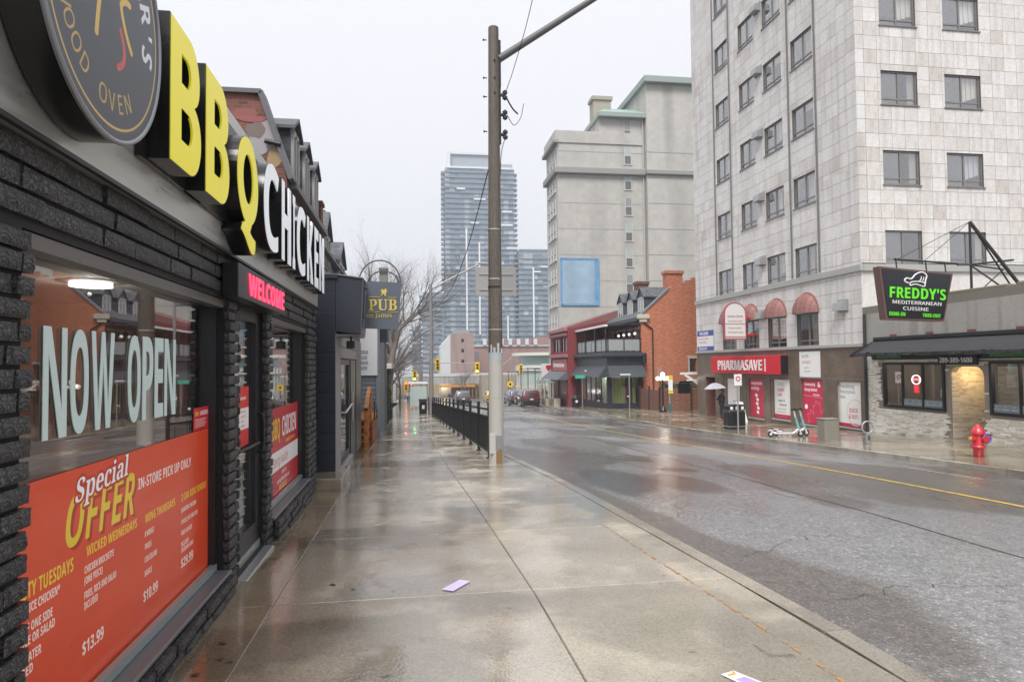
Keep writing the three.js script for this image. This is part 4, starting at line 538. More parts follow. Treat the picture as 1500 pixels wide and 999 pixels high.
    const other = street ? [a0, m] : [m, a1], cm = S(...cc, 0.9); if (h2 < 0.3) wave(other[0], other[1], y1, () => y0, cm); else if (h2 < 0.55) wave(a0, a1, y1, (t) => y0 + WH * (0.25 + 0.4 * Math.abs(t - 0.55)), cm); else if (h2 < 0.75) { wave(other[1] - 0.3, other[1], y1, () => y0, cm); if (h > 0.5) wave(a0, a0 + 0.25, y1, () => y0, cm); } else if (h2 < 0.9) add(w, 'roller_blind', bx(a0, a1, y0 + WH * (0.3 + 0.5 * h), y1, 0.2, 0.205), cm);
    add(w, 'room', [bx(a0 - 0.3, a1 + 0.3, y0 - 0.3, y1 + 0.3, RD, RD + 0.05), bx(a0 - 0.3, a1 + 0.3, y0 - 0.3, y0 - 0.25, 0.26, RD), bx(a0 - 0.3, a1 + 0.3, y1 + 0.25, y1 + 0.3, 0.26, RD), bx(a0 - 0.32, a0 - 0.3, y0 - 0.3, y1 + 0.3, 0.26, RD), bx(a1 + 0.3, a1 + 0.32, y0 - 0.3, y1 + 0.3, 0.26, RD)], M.roomDark);
  }
  let kk = 0; for (const [a, b, c, d] of holes) win(a, b, c, d, true, kk++); for (const [a, b, c, d] of holesR) win(a, b, c, d, false, kk++);
  // cornice and the recess line below it
  add(ph, 'cornice', [RB(FX - 0.1, FX + 0.05, 5.28, 5.56, DC - 0.1, DF, 0.02), RB(FX + 0.06, 44, 5.28, 5.56, DC - 0.1, DC + 0.05, 0.02)], M.cornice);
  add(ph, 'string_course', [RB(FX - 0.08, FX + 0.04, 2.2, 2.34, DC, DF, 0.015)], M.cornice);
  add(ph, 'end_wall', [B(FX + 0.032, 44, 2.2, 5.28, DC + 0.004, DC + 0.018)], M.tile[1]);
  // granite ground floor with shallow poster bays and a doorway
  const bays = [[38.3, 39.6, -2.2, 0.72], [35.25, 36.88, -1.0, 0.7], [32.7, 34.25, -1.32, 0.74], [30.22, 31.8, -1.2, 0.75], [27.6, 29.3, -1.26, 0.8], [25.05, 26.68, -1.14, 0.76]];
  add(ph, 'granite_wall', [plate([[DC, -1.6], [DF, -2.4], [DF, 2.2], [DC, 2.2]], H(bays.map(([a, b, c, d], i) => i ? [a, b, c, d] : [a, b, -2.0, d])), FX, 0.1, -1), B(FX + 0.102, FX + 0.2, -2.4, 2.2, DC, 38.25), B(FX + 0.102, FX + 0.2, -2.4, 2.2, 39.65, DF), B(FX + 0.2, 44, -3, 2.2, DC + 0.05, DC + 0.25), B(FX + 0.1, 44, -3, 2.25, DF - 0.02, DF + 0.02)], M.granite);
  for (const y of [0.86]) add(ph, 'granite_joint', B(FX - 0.006, FX + 0.004, y - 0.01, y + 0.012, DC, DF), S(0.24, 0.22, 0.2, 0.5));
  for (const d of [26.75, 29.7, 32.2, 34.7, 37.4]) add(ph, 'granite_pier', B(FX - 0.03, FX - 0.004, -2.2, 0.845, d - 0.22, d + 0.22), M.granite);
  add(ph, 'doorway_recess', [B(FX + 0.9, FX + 0.95, -2, 0.8, 38.2, 39.7), B(FX + 0.1, FX + 0.9, -2.05, -1.98, 38.3, 39.6), B(FX + 0.1, FX + 0.9, 0.73, 0.8, 38.3, 39.6), B(FX + 0.1, FX + 0.9, -2, 0.8, 38.24, 38.29), B(FX + 0.1, FX + 0.9, -2, 0.8, 39.61, 39.66)], S(0.16, 0.07, 0.06, 0.6));
  for (const [a, b, c] of [[25.0, 26.7, -1.14], [27.55, 29.35, -1.28], [30.2, 31.85, -1.22], [32.65, 34.3, -1.34], [35.2, 36.9, -1.02]]) add(ph, 'bay_sill', RB(FX - 0.06, FX + 0.06, c - 0.07, c - 0.003, a, b, 0.01), S(0.36, 0.34, 0.32, 0.6));
  // posters; reading direction on this side runs toward the camera
  const face = (d0, d1, y0, y1, X) => quad([X, y0, d1], [X, y0, d0], [X, y1, d0], [X, y1, d1]);
  const W0 = '#e9e8e6', RED = '#c63550', DK = '#4c4a4a';
  const post = (d0, d1, y0, y1, name, label, fn, X = FX + 0.085) => add(ph, name, face(d0, d1, y0, y1, X), printed(d1 - d0, y1 - y0, 230, fn), { keepUV: true, label });
  const fill = (x, W, H, c) => { x.fillStyle = c; x.fillRect(0, 0, W, H); };
  post(35.28, 36.85, -0.98, 0.68, 'poster', 'white poster beside the dark doorway', (x, W, H) => { fill(x, W, H, W0); ctxt(x, 'CARE', W * 0.45, H * 0.2, H * 0.09, DK); ctxt(x, 'FREE', W * 0.45, H * 0.32, H * 0.09, '#c9808a', { style: 'normal' }); ctxt(x, 'Prescription', W * 0.4, H * 0.8, H * 0.08, DK, { cx: 0.8 }); ctxt(x, 'delivery', W * 0.4, H * 0.92, H * 0.08, DK, { cx: 0.8 }); });
  post(32.73, 34.22, -1.3, 0.72, 'poster', 'red compression stockings poster', (x, W, H) => { fill(x, W, H, RED); ctxt(x, 'compression', W * 0.06, H * 0.15, H * 0.115, '#fff', { cx: 0.82 }); ctxt(x, 'stockings', W * 0.06, H * 0.28, H * 0.115, '#fff', { cx: 0.82 }); x.fillStyle = '#fff'; for (let i = 0; i < 5; i++) { x.save(); x.translate(W * (0.42 + 0.05 * (i % 2) + i * 0.02), H * (0.44 + i * 0.11)); x.rotate(0.3); x.fillRect(-W * 0.07, -H * 0.05, W * 0.16, H * 0.075); x.restore(); } });
  post(30.25, 31.77, -1.18, 0.73, 'poster', 'white home health care poster with red foot band', (x, W, H) => { fill(x, W, H, W0); x.fillStyle = RED; x.fillRect(0, H * 0.9, W, H * 0.1); ctxt(x, 'HOME', W * 0.2, H * 0.16, H * 0.13, '#8d8c8b', { style: 'normal', cx: 0.8 }); ctxt(x, 'health', W * 0.2, H * 0.3, H * 0.12, RED, { cx: 0.8 }); ctxt(x, 'care', W * 0.2, H * 0.43, H * 0.12, RED, { cx: 0.8 }); ctxt(x, 'support &', W * 0.22, H * 0.57, H * 0.09, DK, { cx: 0.75 }); ctxt(x, 'equipment', W * 0.27, H * 0.68, H * 0.09, DK, { cx: 0.75 }); ctxt(x, 'FREE CONSULTATION', W * 0.18, H * 0.79, H * 0.06, DK, { cx: 0.7, style: 'normal' }); ctxt(x, 'covered by insurance', W * 0.12, H * 0.86, H * 0.06, DK, { cx: 0.75, style: 'normal' }); });
  post(27.63, 29.27, -1.24, 0.78, 'poster', 'red community and group homes poster with maple leaf outline', (x, W, H) => { fill(x, W, H, '#c93352'); ctxt(x, 'Community', W * 0.08, H * 0.14, H * 0.1, '#fff', { cx: 0.75 }); ctxt(x, '&', W * 0.7, H * 0.16, H * 0.16, '#fff'); ctxt(x, 'Group Homes', W * 0.08, H * 0.26, H * 0.1, '#fff', { cx: 0.75 }); ctxt(x, 'Pharmacy', W * 0.5, H * 0.36, H * 0.06, '#fff', { cx: 0.8 }); x.strokeStyle = '#e9a3b0'; x.lineWidth = W * 0.012; x.beginPath(); x.moveTo(0, H * 0.36); x.lineTo(W, H * 0.4); x.stroke(); x.beginPath(); [[0.2, 0.98], [0.3, 0.96], [0.2, 0.8], [0.35, 0.76], [0.34, 0.68], [0.52, 0.78], [0.46, 0.58], [0.54, 0.6], [0.62, 0.46], [0.7, 0.54], [0.78, 0.5], [0.84, 0.76], [0.92, 0.66], [1, 0.68]].forEach(([a, b], i) => i ? x.lineTo(a * W, b * H) : x.moveTo(a * W, b * H)); x.stroke(); x.fillStyle = '#fff'; x.beginPath(); x.arc(W * 0.15, H * 0.62, W * 0.07, 0, 7); x.fill(); });
  post(25.08, 26.65, -1.12, 0.74, 'poster', 'white transferring prescriptions here poster', (x, W, H) => { fill(x, W, H, W0); x.fillStyle = RED; x.fillRect(0, H * 0.93, W, H * 0.07); x.strokeStyle = '#d2cfcd'; x.lineWidth = W * 0.03; x.beginPath(); x.arc(W * 0.72, H * 0.68, W * 0.34, 0, 7); x.stroke(); ctxt(x, 'Transferring', W * 0.08, H * 0.14, H * 0.11, DK, { cx: 0.85, style: 'normal' }); ctxt(x, 'Prescriptions', W * 0.08, H * 0.26, H * 0.11, DK, { cx: 0.85, style: 'normal' }); ctxt(x, 'Here', W * 0.08, H * 0.38, H * 0.11, DK, { cx: 0.85, style: 'normal' }); ctxt(x, 'QUICK', W * 0.46, H * 0.68, H * 0.13, RED, { cx: 0.72 }); ctxt(x, '& EASY', W * 0.44, H * 0.82, H * 0.13, RED, { cx: 0.72 }); });
  post(27.7, 29.34, 0.9, 2.08, 'poster', 'white blister packaging poster above the red one', (x, W, H) => { fill(x, W, H, W0); ctxt(x, 'BLISTER', W * 0.12, H * 0.24, H * 0.16, DK, { cx: 0.8, style: 'normal' }); ctxt(x, 'packaging', W * 0.12, H * 0.46, H * 0.16, RED, { cx: 0.8, style: 'normal' }); ctxt(x, 'organized', W * 0.22, H * 0.66, H * 0.09, DK, { cx: 0.8, style: 'normal' }); ctxt(x, '& convenient', W * 0.22, H * 0.8, H * 0.09, DK, { cx: 0.8, style: 'normal' }); }, FX - 0.012);
  // half-dome fan awnings over the first-floor windows
  const tc = [S(0.30, 0.135, 0.12, 0.7), S(0.265, 0.12, 0.105, 0.7)];
  for (const [a, b] of low) { const c = (a + b) / 2, R = (b - a) / 2 + 0.08; const aw = thing('arched_fan_awning', 'faded red arched fan awning ' + ['beside the grey vent hood near the restaurant', 'between the directory sign and the awning by the vent hood', 'partly hidden behind the white arched directory sign', 'beside the blue and white FOR LEASE board'][low.findIndex(([q]) => q === a)], 'awning', [FX, 3.85, c], 'arched awnings along the pharmacy front'); const n = 9, N = 5;
    for (let i = 0; i < n; i++) { const pos = [], P = (t, s) => { const ph2 = Math.PI * t, out = 0.45 * Math.sin(s * Math.PI / 2), rad = R * Math.cos(s * Math.PI / 2) ** 0.7; return [FX - 0.02 - 0.05 - out * Math.sin(ph2) * 0.9 - 0.02 * Math.sin(Math.PI * ((t * n) % 1)), 3.85 + R * 0.98 * Math.sin(ph2) * (1 - 0.0 * s) * Math.cos(s * Math.PI / 2), c + R * Math.cos(ph2) * (1 - 0.02 * s)]; };
      const out = []; for (let s = 0; s < N; s++) out.push(quad(P((i + 0.03) / n, s / N), P((i + 0.97) / n, s / N), P((i + 0.97) / n, (s + 1) / N), P((i + 0.03) / n, (s + 1) / N))); add(aw, 'canvas_panel', out, tc[i % 2]); }
    add(aw, 'frame', [curve(Array.from({ length: 13 }, (_, i) => [FX - 0.03, 3.85 + R * Math.sin(Math.PI * i / 12), c + R * Math.cos(Math.PI * i / 12)]), 0.03, 30)], tc[1]); }
  // pharmacy fascia sign
  const sg = thing('pharmacy_fascia_sign', 'long red fascia sign with white PHARMASAVE letters', 'shop sign', [17.95, 0.98, 34]);
  add(sg, 'sign_box', RB(17.8, 18.19, 1.0, 1.95, 30.35, 37.9, 0.02), S(0.60, 0.014, 0.03, 0.35)); add(sg, 'end_cap', B(17.82, 18.18, 1.02, 1.93, 30.31, 30.349), M.blackMetal);
  add(sg, 'lettering', words('PHARMASAVE', { side: -1, at: 17.795, a0: 37.0, y: 1.18, h: 0.56, w: 4.95, depth: 0.03 }), M.whitePaint); add(sg, 'divider_bar', B(17.77, 17.798, 1.14, 1.78, 31.72, 31.78), M.whitePaint);
  // projecting arched directory sign
  const ov = thing('projecting_directory_sign', 'white arched directory sign on red brackets above the pharmacy fascia', 'projecting sign', [17.3, 2.8, 33.3]);
  const sh = [[16.35, 2.8], [17.6, 2.8], [17.6, 4.2]]; for (let i = 0; i <= 12; i++) { const a = Math.PI * i / 12; sh.push([16.975 + 0.625 * Math.cos(a), 4.2 + 0.58 * Math.sin(a)]); }
  add(ov, 'board', plate(sh, [], 33.2, 0.14, 0), S(0.36, 0.07, 0.09, 0.5)); const inn = sh.map(([a, y]) => [16.975 + (a - 16.975) * 0.9, 3.75 + (y - 3.75) * 0.93]); add(ov, 'panel', plate(inn, [], 33.19, 0.008, 0), S(0.62, 0.61, 0.6, 0.5));
  add(ov, 'lettering', [words('MEDICAL CENTRE', { side: 0, at: 33.188, a0: 16.55, y: 3.98, h: 0.1, w: 0.85, depth: 0.004 }), words('WALK-IN CLINIC', { side: 0, at: 33.188, a0: 16.58, y: 3.74, h: 0.07, w: 0.8, depth: 0.004 }), B(16.42, 17.53, 3.62, 3.65, 33.18, 33.19), words('Family Practice', { side: 0, at: 33.188, a0: 16.6, y: 3.36, h: 0.1, w: 0.7, depth: 0.004 }), words('Pharmacy Services', { side: 0, at: 33.188, a0: 16.55, y: 3.14, h: 0.1, w: 0.85, depth: 0.004 }), B(16.42, 17.53, 2.92, 2.97, 33.18, 33.19)], S(0.38, 0.12, 0.13, 0.5));
  add(ov, 'bracket', [T([17.6, 3.95, 33.27], [18.2, 3.95, 33.27], 0.06), T([17.6, 3.05, 33.27], [18.2, 3.05, 33.27], 0.06)], M.redPaint);
  const fl = thing('for_lease_board', 'small white and blue FOR LEASE board on the pale tiles', 'sign', [18.15, 2.3, 39.5]);
  add(fl, 'board', face(38.3, 40.6, 2.36, 3.6, 18.16), printed(2.3, 1.24, 200, (x, W, H) => { fill(x, W, H, '#e3e1e0'); x.fillStyle = '#4a4f96'; x.fillRect(0, 0, W, H * 0.28); x.fillRect(0, H * 0.8, W, H * 0.2); ctxt(x, 'FOR LEASE', W * 0.14, H * 0.22, H * 0.2, '#fff'); ctxt(x, '905-522-1221', W * 0.1, H * 0.96, H * 0.15, '#fff'); ctxt(x, 'OFFICE SPACE AVAILABLE', W * 0.05, H * 0.45, H * 0.1, '#a33'); ctxt(x, 'RETAIL & MEDICAL', W * 0.1, H * 0.62, H * 0.1, '#a33'); }), { keepUV: true }); add(fl, 'backing', B(18.163, 18.2, 2.36, 3.6, 38.3, 40.6), M.gal);
  // air-conditioner sleeves
  const vent = (y, d, nm) => { const o = thing('wall_vent_hood', nm, 'vent', [FX, y, d], 'vent hoods on the tiled block'); add(o, 'hood', hexa([[FX - 0.35, y, d - 0.3], [FX, y, d - 0.3], [FX, y, d + 0.3], [FX - 0.35, y, d + 0.3]], [[FX - 0.28, y + 0.34, d - 0.3], [FX, y + 0.42, d - 0.3], [FX, y + 0.42, d + 0.3], [FX - 0.28, y + 0.34, d + 0.3]]), M.gal); add(o, 'flange', B(FX - 0.02, FX - 0.001, y - 0.05, y + 0.48, d - 0.35, d + 0.35), M.gal); };
  rowsY.forEach((y, i) => vent(y + 1.1, 32.45, `small grey vent hood beside the ${['first', 'second', 'third', 'fourth', 'fifth', 'sixth'][i]} row of windows above the cornice`)); vent(3.75, 26.0, 'grey vent hood on the tiles near the restaurant corner'); vent(3.85, 32.55, 'grey vent hood close beside the white directory sign');
}
// ---------------------------------------------------------------- right: restaurant
{
  const X = 18.2, fr = thing('stone_front_restaurant', 'single-storey restaurant with stacked stone front and long black canvas awning', 'restaurant', [18.4, -1.1, 20]);
  const D0 = 8, D1 = 24.75;
  const arch = [[19.1, -1.3], [20.48, -1.3], [20.48, 1.0]]; for (let i = 0; i <= 10; i++) { const a = Math.PI / 2 * i / 10; arch.push([20.16 + 0.32 * Math.cos(a), 1.05 + 0.35 * Math.sin(a)]); } for (let i = 0; i <= 10; i++) { const a = Math.PI / 2 + Math.PI / 2 * i / 10; arch.push([19.42 + 0.32 * Math.cos(a), 1.05 + 0.35 * Math.sin(a)]); }
  const wins = [[20.68, 23.7, -0.15, 1.53], [14.6, 18.84, -0.13, 1.56]], rev = (a) => [...a].reverse();
  add(fr, 'wall', [plate([[D0, -1.4], [D1, -1.7], [D1, 2.0], [D0, 2.0]], [rev(arch), ...wins.map(([a, b, c, d]) => [[a, c], [a, d], [b, d], [b, c]])], X + 0.05, 0.25, -1)], S(0.30, 0.27, 0.23, 0.8));
  add(fr, 'upper_wall', [plate([[D0, 2.0], [D1, 2.0], [D1, 3.74], [D0, 3.98]], [], X, 0.3, -1)], M.stucco);
  add(fr, 'roof', [hexa([[X, 3.7, D0], [X + 9, 3.7, D0], [X + 9, 3.5, D1], [X, 3.5, D1]], [[X - 0.05, 4.0, D0], [X + 9, 3.95, D0], [X + 9, 3.74, D1], [X - 0.05, 3.78, D1]])], S(0.24, 0.225, 0.19, 0.8));
  add(fr, 'downpipe', [T([X - 0.08, -1.2, 24.6], [X - 0.08, 3.5, 24.6], 0.06)], S(0.03, 0.03, 0.03, 0.6));
  // stacked stone: nearest-course slivers as merged pieces in a few tones
  const st = [[0.80, 0.77, 0.70], [0.74, 0.70, 0.62], [0.85, 0.83, 0.78], [0.64, 0.59, 0.50]].map((c) => new THREE.MeshStandardMaterial({ color: lin(...c), roughness: 0.8, bumpMap: grainBump, bumpScale: 0.006 })), sl = st.map(() => []);
  const inArch = (a, y) => a > 19.1 && a < 20.48 && y < 1.4; const inWin = (a0, a1, y0, y1) => wins.some(([a, b, c, d]) => a1 > a - 0.04 && a0 < b + 0.04 && y1 > c - 0.05 && y0 < d + 0.02);
  for (let y = -1.35; y < 1.95; y += 0.062) { let a = 14 + rnd() * 0.1; while (a < 24.7) { const L = rr(0.14, 0.42), a1 = Math.min(24.7, a + L); if (!inWin(a, a1, y, y + 0.06) && !(inArch(a, y) || inArch(a1, y) || inArch((a + a1) / 2, y))) sl[Math.floor(rnd() * 4)].push(B(X - 0.005 + rr(-0.03, 0.015), X + 0.06, y + 0.003, y + 0.06, a + 0.004, a1 - 0.004)); a = a1; } }
  // alcove lining, stone too
  for (let y = -1.2; y < 1.36; y += 0.062) { let q = 0; while (q < 1.5) { const L = rr(0.15, 0.4), e = Math.min(1.5, q + L); sl[Math.floor(rnd() * 4)].push(B(X + 0.1 + q, X + 0.1 + e - 0.006, y, y + 0.057, 20.44 + rr(0, 0.025), 20.56)); sl[Math.floor(rnd() * 4)].push(B(X + 0.1 + q, X + 0.1 + e - 0.006, y, y + 0.057, 19.02, 19.13 - rr(0, 0.02))); q = e; } }
  sl.forEach((l, i) => add(fr, 'stacked_stone', l, st[i], { kind: 'stuff' }));
  add(fr, 'alcove', [B(X + 1.6, X + 1.65, -1.4, 1.5, 19, 20.6), B(X + 0.1, X + 1.6, 1.4, 1.5, 19, 20.6), B(X + 0.1, X + 1.6, -1.35, -1.04, 19, 20.6)], S(0.2, 0.17, 0.13, 0.7)); add(fr, 'door', [B(X + 1.52, X + 1.59, -1.03, 1.1, 19.25, 20.3)], M.frameDark);
  add(fr, 'alcove_lamp', new THREE.CylinderGeometry(0.09, 0.09, 0.03, 20).translate(X + 0.75, 1.38, -19.8), S(0.9, 0.7, 0.4, 0.5, { emissive: lin(1, 0.6, 0.2), emissiveIntensity: 0.5 })); const al = new THREE.PointLight(new THREE.Color(1, 0.66, 0.28), 0.75, 0, 2); al.position.set(X + 0.75, 1.26, -19.8); al.castShadow = true; scene.add(al);
  for (const [a, b, c, d] of wins) {
    const w = add(fr, 'window', [B(X - 0.03, X + 0.1, c, c + 0.1, a, b), B(X - 0.03, X + 0.1, d - 0.07, d, a, b), B(X - 0.03, X + 0.1, c + 0.1, d - 0.07, a, a + 0.08), B(X - 0.03, X + 0.1, c + 0.1, d - 0.07, b - 0.1, b)], M.frameDark);
    const n = Math.round((b - a) / 1.01), ww = (b - a) / n; for (let i = 0; i < n; i++) { if (i) add(w, 'mullion', B(X - 0.01, X + 0.08, c + 0.1, d - 0.07, a + i * ww - 0.03, a + i * ww + 0.03), M.frameDark); add(w, 'pane', B(X + 0.03, X + 0.036, c + 0.1, d - 0.07, a + i * ww + 0.03, a + (i + 1) * ww - 0.03), M.glass); if (i < n - (a > 20 ? 1 : 0)) { add(w, 'frosted_strip', B(X + 0.02, X + 0.026, c + 0.1, c + 0.36, a + i * ww + 0.04, a + (i + 1) * ww - 0.04), S(0.22, 0.26, 0.28, 0.4)); add(w, 'strip_emblems', [0.2, 0.5, 0.8].flatMap((t) => [B(X + 0.012, X + 0.019, c + 0.18, c + 0.21, a + (i + t) * ww - 0.12, a + (i + t) * ww + 0.12), new THREE.CylinderGeometry(0.025, 0.025, 0.006, 10).rotateZ(Math.PI / 2).translate(X + 0.015, c + 0.28, -(a + (i + t) * ww))]), S(0.5, 0.52, 0.52, 0.5)); } }
  }
  add(fr, 'inner_room', [B(X + 5, X + 5.1, -1.1, 3.3, D0, D1 - 0.2), B(X + 0.32, X + 5, -1.12, -1.05, D0, 19), B(X + 0.32, X + 5, -1.12, -1.05, 20.6, D1 - 0.2), B(X + 0.32, X + 5, 2.0, 2.1, D0, D1 - 0.2), B(X + 0.3, X + 5, -1.1, 2, D1 - 0.3, D1 - 0.2), B(X + 0.3, X + 5, -1.1, 2, D0, D0 + 0.1)], S(0.34, 0.30, 0.26, 0.8));
  for (const d of [21.4, 22.9, 15.5, 17]) { add(fr, 'dining_table', [RB(X + 1.1, X + 1.9, -0.36, -0.32, d - 0.35, d + 0.35, 0.01), T([X + 1.5, -1.05, d], [X + 1.5, -0.36, d], 0.04)], S(0.06, 0.035, 0.025, 0.4)); add(fr, 'bench_seat', RB(X + 0.7, X + 1.05, -1.05, -0.05, d - 0.3, d + 0.3, 0.03), S(0.025, 0.022, 0.022, 0.6)); }
  add(fr, 'wall_picture', [B(X + 4.9, X + 4.99, 0.2, 1.3, 15.2, 16.4), B(X + 4.9, X + 4.99, 0.3, 1.2, 22.2, 23)], S(0.05, 0.05, 0.055, 0.5));
  add(fr, 'room_lamp', [new THREE.SphereGeometry(0.12, 16, 12).translate(X + 2, 1.5, -22), new THREE.SphereGeometry(0.12, 16, 12).translate(X + 2, 1.5, -16.5)], S(0.9, 0.8, 0.6, 0.5, { emissive: lin(1, 0.8, 0.5), emissiveIntensity: 2 })); for (const d of [22, 16.5]) { const l = new THREE.PointLight(new THREE.Color(1, 0.85, 0.65), 0.9, 0, 2); l.position.set(X + 2, 1.3, -d); l.castShadow = true; scene.add(l); }
  add(fr, 'corner_plate', B(X + 0.045, X + 0.12, 0.35, 0.62, 20.74, 20.92), S(0.45, 0.6, 0.5, 0.5));
  // green lettered fascia under the awning, phone board
  add(fr, 'fascia_board', B(X - 0.1, X - 0.04, 1.66, 2.0, 14, 24.2), M.blackMetal); add(fr, 'fascia_lettering', [[23.9, 22.6], [20.4, 19.2], [18.7, 15.5]].map(([a, b]) => B(X - 0.115, X - 0.1, 1.72, 1.86, b, a)), S(0.05, 0.22, 0.02, 0.5));
  add(fr, 'phone_board', RB(X - 0.2, X - 0.12, 1.46, 1.80, 19.1, 20.72, 0.01), M.blackMetal); add(fr, 'phone_number', words('289-389-1600', { side: -1, at: X - 0.205, a0: 20.62, y: 1.54, h: 0.17, w: 1.36, depth: 0.01 }), S(0.8, 0.8, 0.8, 0.4));
  // neon sign
  const ne = thing('neon_open_sign', 'round neon OPEN sign glowing red in the restaurant window', 'neon sign', [18.2, 0.4, 22.1]);
  const tube = (col, em) => S(0.7, 0.3, 0.3, 0.4, { emissive: lin(...col), emissiveIntensity: em }); add(ne, 'ring', new THREE.TorusGeometry(0.2, 0.022, 8, 32).rotateY(Math.PI / 2).scale(1, 0.82, 1).translate(X + 0.1, 0.92, -22.1), tube([1, 0.55, 0.6], 1.4)); add(ne, 'letters', words('OPEN', { side: -1, at: X + 0.1, a0: 22.25, y: 0.88, h: 0.09, w: 0.28, depth: 0.01 }), tube([1, 0.1, 0.12], 1.5)); add(ne, 'lower_panel', B(X + 0.1, X + 0.12, 0.44, 0.72, 21.98, 22.22), S(0.5, 0.02, 0.03, 0.4, { emissive: lin(1, 0.02, 0.04), emissiveIntensity: 0.35 }));
  // awning: sagging black canvas with a scalloped edge
  const aw = thing('black_canvas_awning', 'long wrinkled black canvas awning over the restaurant front', 'awning', [17.7, 1.75, 18]);
  const n = 300, rows = 12, ps = [], id = []; for (let i = 0; i <= n; i++) for (let j = 0; j <= rows; j++) { const d = 10 + (24.1 - 10) * i / n, t = j / rows, w = 1.3 * (fbm(d * 0.11 % 1, t * 0.15, 9, 4, 61) - 0.5) + 0.9 * (fbm((d * 0.25 + t * 0.22) % 1, t * 0.08, 22, 3, 67) - 0.5); ps.push(X - 0.06 - 1.0 * t + 0.16 * w * t, 2.42 - 0.52 * t - 0.10 * Math.sin(Math.PI * t) + 0.13 * w * t + (j === rows ? 0.05 * (fbm(d * 0.4 % 1, 0.3, 12, 3, 71) - 0.5) : 0) + (i === n ? 0 : 0), -d - (j === rows ? 0 : 0)); }
  for (let i = 0; i < n; i++) for (let j = 0; j < rows; j++) { const a = i * (rows + 1) + j, b = a + 1, c = a + rows + 1, d = c + 1; id.push(a, b, d, a, d, c); } const cg = new THREE.BufferGeometry(); cg.setAttribute('position', new THREE.Float32BufferAttribute(ps, 3)); cg.setIndex(id); cg.computeVertexNormals();
  add(aw, 'canvas', cg, S(0.045, 0.045, 0.048, 0.45, { side: THREE.DoubleSide })); const val = []; for (let i = 0; i < 120; i++) { const d = 10 + i * 0.1175, w = 0.1 + 0.05 * fbm(d * 0.3 % 1, 0.6, 9, 3, 5); val.push(quad([X - 1.05, 1.92, d], [X - 1.05, 1.92, d + 0.118], [X - 1.04 + rr(-0.02, 0.02), 1.92 - w, d + 0.118], [X - 1.04 + rr(-0.02, 0.02), 1.92 - w, d])); } add(aw, 'valance', val, S(0.035, 0.035, 0.038, 0.45, { side: THREE.DoubleSide }));
  add(aw, 'housing', RB(X - 0.14, X - 0.02, 2.40, 2.54, 10, 24.05, 0.02), M.blackMetal); for (const d of [12, 15, 17.6, 19.4, 21.2, 23]) add(aw, 'bracket', B(X - 0.12, X - 0.03, 2.52, 2.62, d - 0.12, d + 0.12), S(0.16, 0.05, 0.045, 0.5)); add(aw, 'end_flap', quad([X - 0.06, 2.42, 24.1], [X - 1.06, 1.9, 24.1], [X - 1.12, 1.78, 24.15], [X - 0.06, 1.8, 24.12]), S(0.045, 0.045, 0.048, 0.5, { side: THREE.DoubleSide }));
  // hanging restaurant sign on a roof frame
  const hs = thing('hanging_restaurant_sign', 'black box sign with green lettering and white chef hat hung from a roof frame', 'hanging sign', [15.1, 2.8, 18]);
  add(hs, 'sign_box', plate([[13.98, 2.85], [15.91, 2.79], [16.26, 4.24], [13.80, 4.43]], [], 18.0, 0.28, 0), S(0.12, 0.065, 0.055, 0.6)); add(hs, 'sign_face', plate([[14.03, 2.9], [15.87, 2.85], [16.19, 4.19], [13.86, 4.37]], [], 17.985, 0.012, 0), S(0.010, 0.011, 0.014, 0.3));
  const gl = S(0.13, 0.72, 0.02, 0.4), FD = 17.983, tilt = (q, a = -0.045, cx = 15, cy = 3.6) => q.translate(-cx, -cy, 0).rotateZ(a).translate(cx, cy, 0);
  add(hs, 'name_lettering', tilt(words("FREDDY'S", { side: 0, at: FD, a0: 14.1, y: 3.46, h: 0.33, w: 1.86, depth: 0.02 })), gl);
  add(hs, 'cuisine_lettering', [tilt(words('MEDITERRANEAN', { side: 0, at: FD, a0: 14.2, y: 3.29, h: 0.105, w: 1.62, depth: 0.012, font: fontR })), tilt(words('CUISINE', { side: 0, at: FD, a0: 14.55, y: 3.11, h: 0.105, w: 0.84, depth: 0.012, font: fontR }))], S(0.7, 0.7, 0.7, 0.4));
  add(hs, 'service_lettering', [tilt(words('DINE-IN', { side: 0, at: FD, a0: 14.1, y: 2.93, h: 0.11, w: 0.52, depth: 0.012 })), tilt(words('TAKE-OUT', { side: 0, at: FD, a0: 15.2, y: 2.93, h: 0.11, w: 0.6, depth: 0.012 }))], gl);
  add(hs, 'chef_hat_emblem', [curve([[14.72, 3.93, FD - 0.01], [14.6, 4.0, FD - 0.01], [14.66, 4.08, FD - 0.01], [14.82, 4.06, FD - 0.01], [14.98, 4.2, FD - 0.01], [15.2, 4.26, FD - 0.01], [15.34, 4.16, FD - 0.01], [15.3, 4.02, FD - 0.01], [15.28, 3.9, FD - 0.01]], 0.022, 40), curve([[14.78, 3.86, FD - 0.01], [14.95, 3.9, FD - 0.01], [15.27, 3.84, FD - 0.01], [15.25, 3.94, FD - 0.01], [14.98, 3.98, FD - 0.01], [14.78, 3.94, FD - 0.01], [14.78, 3.86, FD - 0.01]], 0.018, 30), curve([[15.1, 4.0, FD - 0.01], [15.16, 4.08, FD - 0.01], [15.16, 4.14, FD - 0.01]], 0.014, 8), curve([[15.2, 4.0, FD - 0.01], [15.24, 4.07, FD - 0.01], [15.24, 4.12, FD - 0.01]], 0.014, 8)], S(0.75, 0.75, 0.75, 0.4));
  const rf = thing('roof_sign_frame', 'rusty black steel pyramid frame on the restaurant roof carrying the sign arm', 'steel frame', [18.9, 3.9, 20]); const fm = S(0.02, 0.02, 0.021, 0.5), A = [18.76, 6.29, 20];
